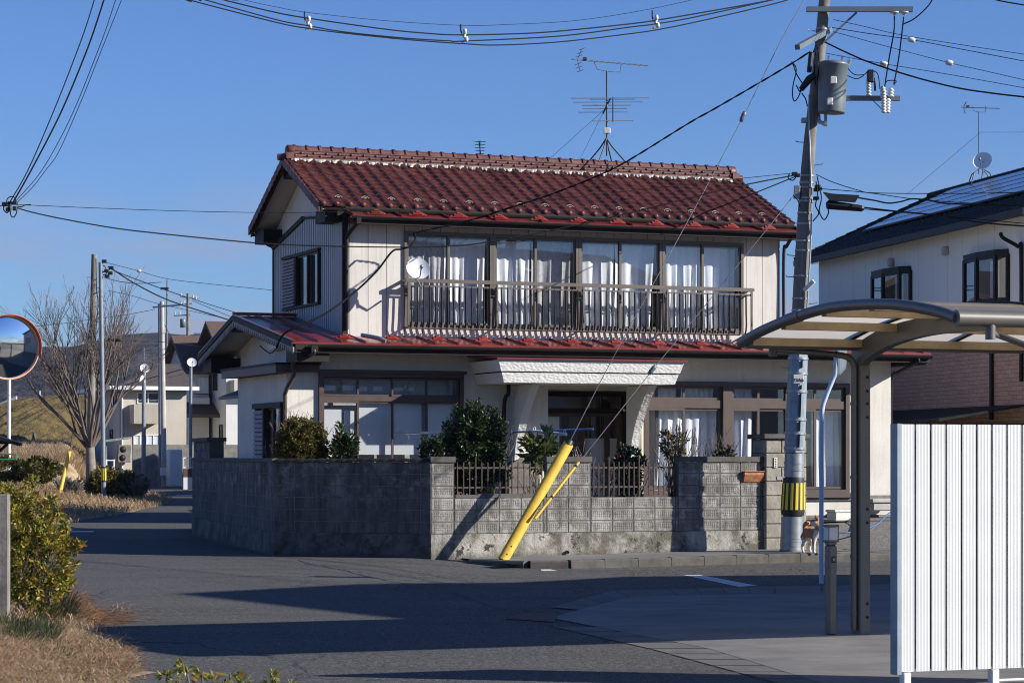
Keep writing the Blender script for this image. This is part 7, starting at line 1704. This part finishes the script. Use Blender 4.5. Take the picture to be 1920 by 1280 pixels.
# ================================================================ overhead wires
def wire(label, pts, w=2.2, name='power_line', cat='cable', group='overhead wires', mat='cable', twist=False, n=8):
    """pts: (px, py, depth); w: thickness in photo pixels"""
    P = [at(*p) for p in pts]; m = sum(p[2] for p in pts)/len(pts); r = w*.5*m/F*1.0; o_ = P[0]
    S = [p-o_ for p in spline(P, n)]; b = MB()
    rr = [max(.0022, w*.5*(o_.y+p.y)/F) for p in S]
    if twist:
        tot = 0; A = []; B = []; L = [0]
        for p, q in zip(S, S[1:]): L.append(L[-1]+(q-p).length)
        k = int(L[-1]/.05); j = 0
        for i in range(k+1):
            t = L[-1]*i/k
            while j < len(L)-2 and L[j+1] < t: j += 1
            p = S[j].lerp(S[j+1], (t-L[j])/(L[j+1]-L[j]+1e-9)); ph = t*11; o2 = Vector((0, math.cos(ph), math.sin(ph)))*rr[0]*.55; A.append(p+o2); B.append(p-o2)
        b.tube(A, rr[0]*.62, 5); b.tube(B, rr[0]*.62, 5)
    else: b.tube(S, rr, 5)
    return b.build(name, MT[mat], label=label, cat=cat, group=group, loc=o_)
def lin(pts, d0, d1):
    x0, x1 = pts[0][0], pts[-1][0]; return [(x, y, lerp(d0, d1, (x-x0)/(x1-x0))) for x, y in pts]
wire('upper of three spaced black wires sagging across the top of the sky', lin([(-500, -380), (330, -24), (418, 0), (520, 24.5), (583, 35.5), (720, 55), (800, 63), (867, 66), (1000, 62.5), (1100, 54), (1180, 45.5), (1228, 39), (1340, 20), (1440, 2), (1480, -8)], 16, 41.3), 2.6)
wire('middle of three spaced black wires sagging across the top of the sky', lin([(-500, -350), (330, -16), (383, 0), (520, 38), (576, 48.5), (650, 61), (760, 72), (840, 77), (870, 77.5), (1050, 68), (1180, 51.5), (1228, 45.5), (1300, 33), (1450, 0), (1485, -10)], 16, 41.3), 2.4)
wire('lowest of three spaced black wires sagging across the top of the sky', lin([(-500, -320), (320, -11), (353, 0), (520, 43), (576, 53.5), (640, 62), (760, 74.5), (870, 82.5), (935, 85), (1050, 79), (1180, 64), (1240, 55), (1320, 38.5), (1450, 8), (1490, -4)], 16, 41.3), 2.4)
wire('thin grey messenger wire above the three spaced black wires', lin([(-500, -400), (380, -20), (455, 0), (520, 14), (578, 24), (720, 39), (867, 48), (960, 46), (1080, 39), (1200, 21), (1300, 0), (1340, -9)], 16, 40), 1.0)
for i, (x, y, D, lb) in enumerate(((577, 42, 29.8, 'left'), (870, 66, 33.5, 'middle'), (1229, 40, 38.1, 'right'))):
    p = at(x, y, D); root = empty('cable_spacer', p, 0, lb+'most white ceramic spacer clipped on the spaced wires' if lb != 'middle' else 'white ceramic spacer at the lowest sag of the spaced wires', 'spacer', 'wire spacers'); s = D/F
    b = MB(); b.tube([(-6*s, 0, 20*s), (-6*s, 0, 8*s), (-4*s, 0, 2*s)], 1.6*s, 6); b.build('hanger', MT['gutter'], root); b = MB()
    b.lathe([(0, -6*s), (3.2*s, -5*s), (3.8*s, 0), (3.*s, 4*s), (0, 5*s)], (2*s, 0, 7*s), 10); b.tube([(2*s, 0, 4*s), (0, 0, -3*s), (4*s, 0, -8*s)], 3.0*s, 8); b.lathe([(0, -5*s), (3.4*s, -4*s), (4.*s, 1*s), (2.5*s, 5*s), (0, 6*s)], (4.5*s, 0, -8*s), 10); b.lathe([(0, -3*s), (2.6*s, -2*s), (2.6*s, 2*s), (0, 3*s)], (-3*s, 0, -12*s), 8); b.tube([(-3*s, 0, 3*s), (-5*s, 0, -1*s)], 2.4*s, 6); b.build('insulator', MT['porcelain'], root)
wire('twisted black service cable running from the pole over the red roof to the wall', [(1519, 97, 41.3), (1493, 114, 41.4), (1440, 146, 41.8), (1340, 204, 42.6), (1290, 232, 43), (1185, 297, 43.8), (1127, 327, 44.3), (1040, 362, 44.9), (952, 391, 45.4), (877, 414, 45.6), (776, 437, 45.6)], 3.6, twist=True, n=5)
wire('thick black cable drooping from the upper window to the annex roof', [(776, 437, 45.6), (779, 448, 45.4), (770, 461, 45.3), (752, 467, 45.3), (735, 472, 45.2), (705, 510, 45.1), (660, 552, 44.9), (610, 588, 44.6), (560, 612, 44.4), (535, 624, 44.4), (523, 640, 44.5), (519, 652, 44.6)], 4.0)
wire('black cable loops at the meter under the left gable', [(519, 652, 44.6), (508, 662, 44.8), (495, 655, 44.9), (488, 648, 45.0)], 2.2)
wire('long dark cable sagging from the left clamp across the house front to the pole', lin([(26, 388), (60, 398), (120, 411), (210, 427), (300, 438), (440, 452), (520, 458), (640, 462), (760, 463.5), (850, 461), (920, 453), (1072, 424), (1223, 389), (1350, 357), (1430, 340), (1494, 328)], 36, 41.4), 2.5)
wire('thin wire from the left clamp above the long dark cable', lin([(30, 384), (60, 385), (200, 391), (350, 396), (480, 398.5), (600, 398), (800, 391), (1000, 377), (1200, 356), (1350, 339), (1494, 324)], 36, 41.4), 1.2)
wire('short black cable from the pole passing behind the right end of the red roof', [(1494, 330, 41.4), (1440, 352, 43), (1380, 376, 46.5), (1330, 395, 49), (1250, 420, 55)], 2.2)
root = empty('cable_clamp', at(18, 385, 36), 0, 'black cluster of cable clamps and loops floating at the far left', 'cable clamp'); s = 36/F; b = MB()
for (x, y, w, h) in ((-8, 2, 6, 4), (6, 4, 9, 3), (0, -2, 3, 9), (10, -6, 4, 4), (-2, -8, 5, 4)): b.bev((x-w)*s, (x+w)*s, -.03, .03, (y-h)*s, (y+h)*s, .01)
b.build('clamp_body', MT['black'], root, kind='stuff'); b = MB()
b.tube(spline([Vector((x*s, 0, y*s)) for x, y in ((-10, 4), (-11, -8), (-5, -14), (0, -10), (3, -20), (8, -22), (13, -14), (14, -4))], 6), 1.1*s, 5); b.tube(spline([Vector((x*s, 0, y*s)) for x, y in ((-6, 4), (-4, 12), (2, 16), (10, 14), (12, 4))], 6), 1.0*s, 5); b.tube(spline([Vector((x*s, 0, y*s)) for x, y in ((14, -2), (22, -3), (28, 0), (34, 1), (40, 1))], 6), 1.0*s, 5); b.build('cable_loop', MT['cable'], root, kind='stuff')
for pts, w, lb in (([(18, 380), (52, 320), (100, 210), (150, 82), (177, 0), (186, -28)], 2.2, 'leftmost of the wires climbing from the left clamp'), ([(26, 377), (58, 320), (110, 220), (160, 102), (195, 0), (203, -28)], 3.2, 'thick bundled wire climbing from the left clamp'), ([(30, 377), (78, 320), (130, 226), (185, 92), (217, 0), (227, -28)], 1.5, 'third wire climbing steeply from the left clamp'), ([(33, 379), (62, 350), (85, 320), (110, 285), (150, 195), (190, 95), (228, 0), (239, -28)], 1.4, 'rightmost thin wire climbing from the left clamp')):
    wire(lb, [(x, y, lerp(36, 16, (380-y)/400)) for x, y in pts+[(pts[-1][0]+55, -190)]], w)
wire('short cable leaving the left clamp through the left edge', [(14, 384, 36), (-20, 388, 36), (-60, 390, 36)], 2.)
# guy wires
q = yt-Vector((0, 0, .02)); gx = lambda p: (960+p.x/p.y*F, HY-(p.z-H)/p.y*F, p.y)
G0 = gx(yt); wire('pale steel guy wire from the thick yellow guard up to the pole top', [G0, (1155, 660, 40.6), (1300, 395, 41.0), (1392, 222, 41.2), (1460, 85, 41.3), (1508, 0, 41.4), (1530, -40, 41.5)], 1.6, 'guy_wire', 'guy wire', 'guy wires', 'steelwire')
G1 = gx(t1); wire('pale steel guy wire from the thin yellow tube up to the middle of the pole', [G1, (1130, 811, 40.5), (1223, 694, 40.8), (1346, 543, 41.1), (1435, 433, 41.25), (1490, 364, 41.4)], 1.6, 'guy_wire', 'guy wire', 'guy wires', 'steelwire')
for (x, y, D, dx, dy, lb) in ((1393, 219, 41.15, .4, .9, 'guy insulator bead on the wire against the sky'), (1223, 693, 40.75, .62, .78, 'guy insulator bead on the wire in front of the porch canopy')):
    p = at(x, y, D); MB().lathe([(0, -.10), (.03, -.09), (.042, -.03), (.036, 0), (.042, .03), (.03, .09), (0, .10)], (0, 0, 0), 10, ax=(dx, 0, dy)).build('guy_insulator', MT['grayblue'], label='grey-blue '+lb, cat='insulator', loc=p)
# right-hand lines
RL = [([(1562, 37), (1620, 50), (1690, 66), (1800, 84), (1920, 102), (1990, 112)], 1.2, 'highest thin wire leaving the main pole to the right'), ([(1560, 52), (1620, 62), (1710, 75), (1810, 94), (1920, 115), (1990, 129)], 1.5, 'second thin wire leaving the pole right with a white insulator above the transformer'), ([(1562, 60), (1600, 70), (1665, 88), (1780, 118), (1850, 134), (1920, 150), (1990, 165)], 1.2, 'third thin wire leaving the pole right with the farthest white insulator'), ([(1548, 100), (1600, 110), (1657, 120), (1780, 140), (1920, 165), (1990, 177)], 1.2, 'fourth thin wire leaving the pole right behind the transformer'), ([(1548, 80), (1590, 100), (1630, 117), (1705, 142), (1790, 164), (1860, 175), (1920, 182), (1990, 189)], 3.2, 'thick black cable sagging right from under the top crossarm'), ([(1530, 327), (1560, 341), (1610, 357), (1642, 362), (1780, 363), (1920, 361), (1990, 359)], 1.6, 'black cable dropping from the pole and levelling out above the solar panels'), ([(1538, 354), (1623, 361), (1711, 373), (1800, 380), (1920, 387), (1990, 391)], 1.6, 'thin cable just above the black closures'), ([(1610, 371), (1640, 376), (1666, 381), (1690, 378), (1711, 373), (1745, 376), (1780, 382), (1920, 386), (1990, 389)], 3.0, 'thick wavy cable coming out of the upper closure'), ([(1619, 389), (1679, 396), (1759, 404), (1838, 417), (1920, 424), (1990, 429)], 3.0, 'thick cable coming out of the lower closure'), ([(1619, 392), (1700, 399), (1800, 408), (1920, 419), (1990, 425)], 1.6, 'thin cable under the thick one from the lower closure'), ([(1845, -6), (1875, 2), (1920, 10), (1990, 22)], 2.6, 'bit of black cable in the top right corner')]
for pts, w, lb in RL:
    (xa, ya), (xb, yb_) = pts[-2], pts[-1]; wire(lb, lin(pts+[(2900, yb_+(yb_-ya)/(xb-xa)*(2900-xb)*.8)], 41.3, 26), w)
for (x, y, D, lb) in ((1709, 75, 39.4, 'above the transformer'), (1780, 118, 38.2, 'farthest from the pole'), (1657, 120, 40.3, 'just right of the transformer')):
    MB().lathe([(0, -.06), (.03, -.06), (.045, -.03), (.045, .03), (.03, .06), (0, .06)], (0, 0, 0), 12, ax=(1, 0, -.2)).build('line_insulator', MT['porcelain'], label='small white insulator on a thin wire, '+lb, cat='insulator', group='insulators on the right wires', loc=at(x, y, D))
for pts in ([(1532, 330), (1536, 350), (1540, 372), (1536, 396), (1545, 412), (1553, 400), (1552, 390)], [(1530, 340), (1533, 365), (1529, 385), (1535, 400), (1524, 415)], [(1495, 328), (1487, 338), (1478, 334), (1480, 326)], [(1487, 366), (1496, 376), (1500, 388)]):
    MB().tube(spline([at(x, y, D1-.25)-mb for x, y in pts], 6), .011, 5).build('lead_loop', MT['cable'], up_)
b = MB()
for y in (352, 358, 364, 370): b.bev(*(lambda q: (q.x-.22, q.x-.12, q.y-.12, q.y-.02, q.z-.03, q.z+.03))(pp(y)), .008)
b.build('cable_clamps', MT['galv'], up_, kind='stuff'); b = MB()
for (x, y) in ((1533, 350), (1536, 354), (1531, 356), (1530, 372), (1495, 329), (1490, 326)): q = at(x, y, D1-.2)-mb; b.bev(q.x-.05, q.x+.05, q.y-.04, q.y+.04, q.z-.03, q.z+.03, .01)
b.build('tension_clamps', MT['black'], up_, kind='stuff')
# left-hand lines
LL = [([(190, 490), (260, 508), (315, 523), (400, 533), (520, 545), (700, 565)], 1.0, 88, 150, 'thin wire from the slim steel pole towards the house corner'), ([(203, 500), (222, 512), (250, 530), (300, 556), (345, 573), (430, 600), (520, 628)], 2.6, 88, 150, 'thick black cable sagging from the slim steel pole behind the left gable'), ([(205, 503), (235, 516), (300, 540), (345, 556), (352, 560)], 1.9, 88, 190, 'black cable from the slim steel pole to the far pole with a transformer'), ([(192, 519), (220, 527), (250, 531), (275, 531), (302, 529)], 1.4, 88, 170, 'short sagging wire between the slim steel pole and the thin pole top'), ([(203, 545), (250, 555), (300, 570), (400, 592), (440, 602)], 1.0, 88, 150, 'thin lower wire passing the pale concrete pole'), ([(62, 612), (120, 606), (170, 599), (230, 591), (290, 580)], 1.0, 130, 150, 'thin wire crossing behind the bare tree'), ([(203, 634), (228, 638), (300, 641), (350, 646), (400, 652)], 1.2, 88, 160, 'thin low wire with a black closure behind the bare tree'), ([(360, 560), (400, 573), (450, 588), (520, 605)], 1.3, 190, 190, 'wire from the far transformer pole going behind the gable'), ([(360, 563), (400, 580), (440, 596), (500, 615)], 1.0, 190, 190, 'lower wire from the far transformer pole going behind the gable'), ([(300, 590), (320, 630), (335, 645), (350, 640)], 1.0, 150, 170, 'thin drooping wire by the far transformer pole'), ([(130, 846), (143, 770), (155, 690), (166, 600), (174, 505)], 1.0, 88.5, 95, 'guy wire from the slim yellow guard to the dark concrete pole')]
for pts, w, d0, d1, lb in LL: wire(lb, lin(pts, d0, d1), w)
p = at(215, 637.5, 90); MB().bev(-.26, .26, -.08, .08, -.05, .05, .03).build('cable_closure', MT['black'], label='flat black cable closure against the bare tree', cat='cable closure', loc=p)
MB().lathe([(0, -.1), (.07, -.06), (.07, .06), (0, .1)], (0, 0, 0), 8, ax=(1, 0, 0)).build('line_insulator', MT['porcelain'], label='white insulator bead on the thin wire right of the slim steel pole', cat='insulator', group='insulators on the left wires', loc=at(261, 508, 96))
p = at(371, 626, 160); root = empty('tv_aerial', p, 0, 'small flat aerial on a mast over the far brown roof', 'tv aerial'); b = MB(); b.tube([(0, 0, 0), (0, 0, -1.4)], .03, 5); b.build('mast', MT['galv'], root); b = MB()
for k in range(5): b.tube([(-.17+.085*k, -.2, 0), (-.17+.085*k, .2, .0)], .02, 4)
b.bar((-.25, 0, 0), (.25, 0, .0), .03, .12); b.build('element_array', MT['galv'], root)
p = at(270, 665, 152); root = empty('tv_aerial', p, 0, 'dark aerial with many rods on the cream apartments roof', 'tv aerial'); b = MB(); b.tube([(0, 0, -1.2), (0, 0, .5)], .025, 5); b.build('mast', MT['galv'], root); b = MB()
for k in range(6): b.tube([(-.35, 0, .4-.2*k), (.3, 0, .36-.2*k)], .016, 4)
b.build('element_array', MT['galv'], root)

# ================================================================ thin winter haze
b = MB(); b.box(-1300, 1300, -160, 3000, -4.5, 320); t_ = bpy.data.materials.new('haze'); t_.use_nodes = True; n_ = t_.node_tree; n_.nodes.remove(n_.nodes['Principled BSDF'])
v_ = n_.nodes.new('ShaderNodeVolumePrincipled'); v_.inputs['Color'].default_value = (.55, .70, 1, 1); v_.inputs['Density'].default_value = .00004; n_.links.new(v_.outputs[0], n_.nodes['Material Output'].inputs['Volume'])
b.build('haze', t_, kind='stuff')
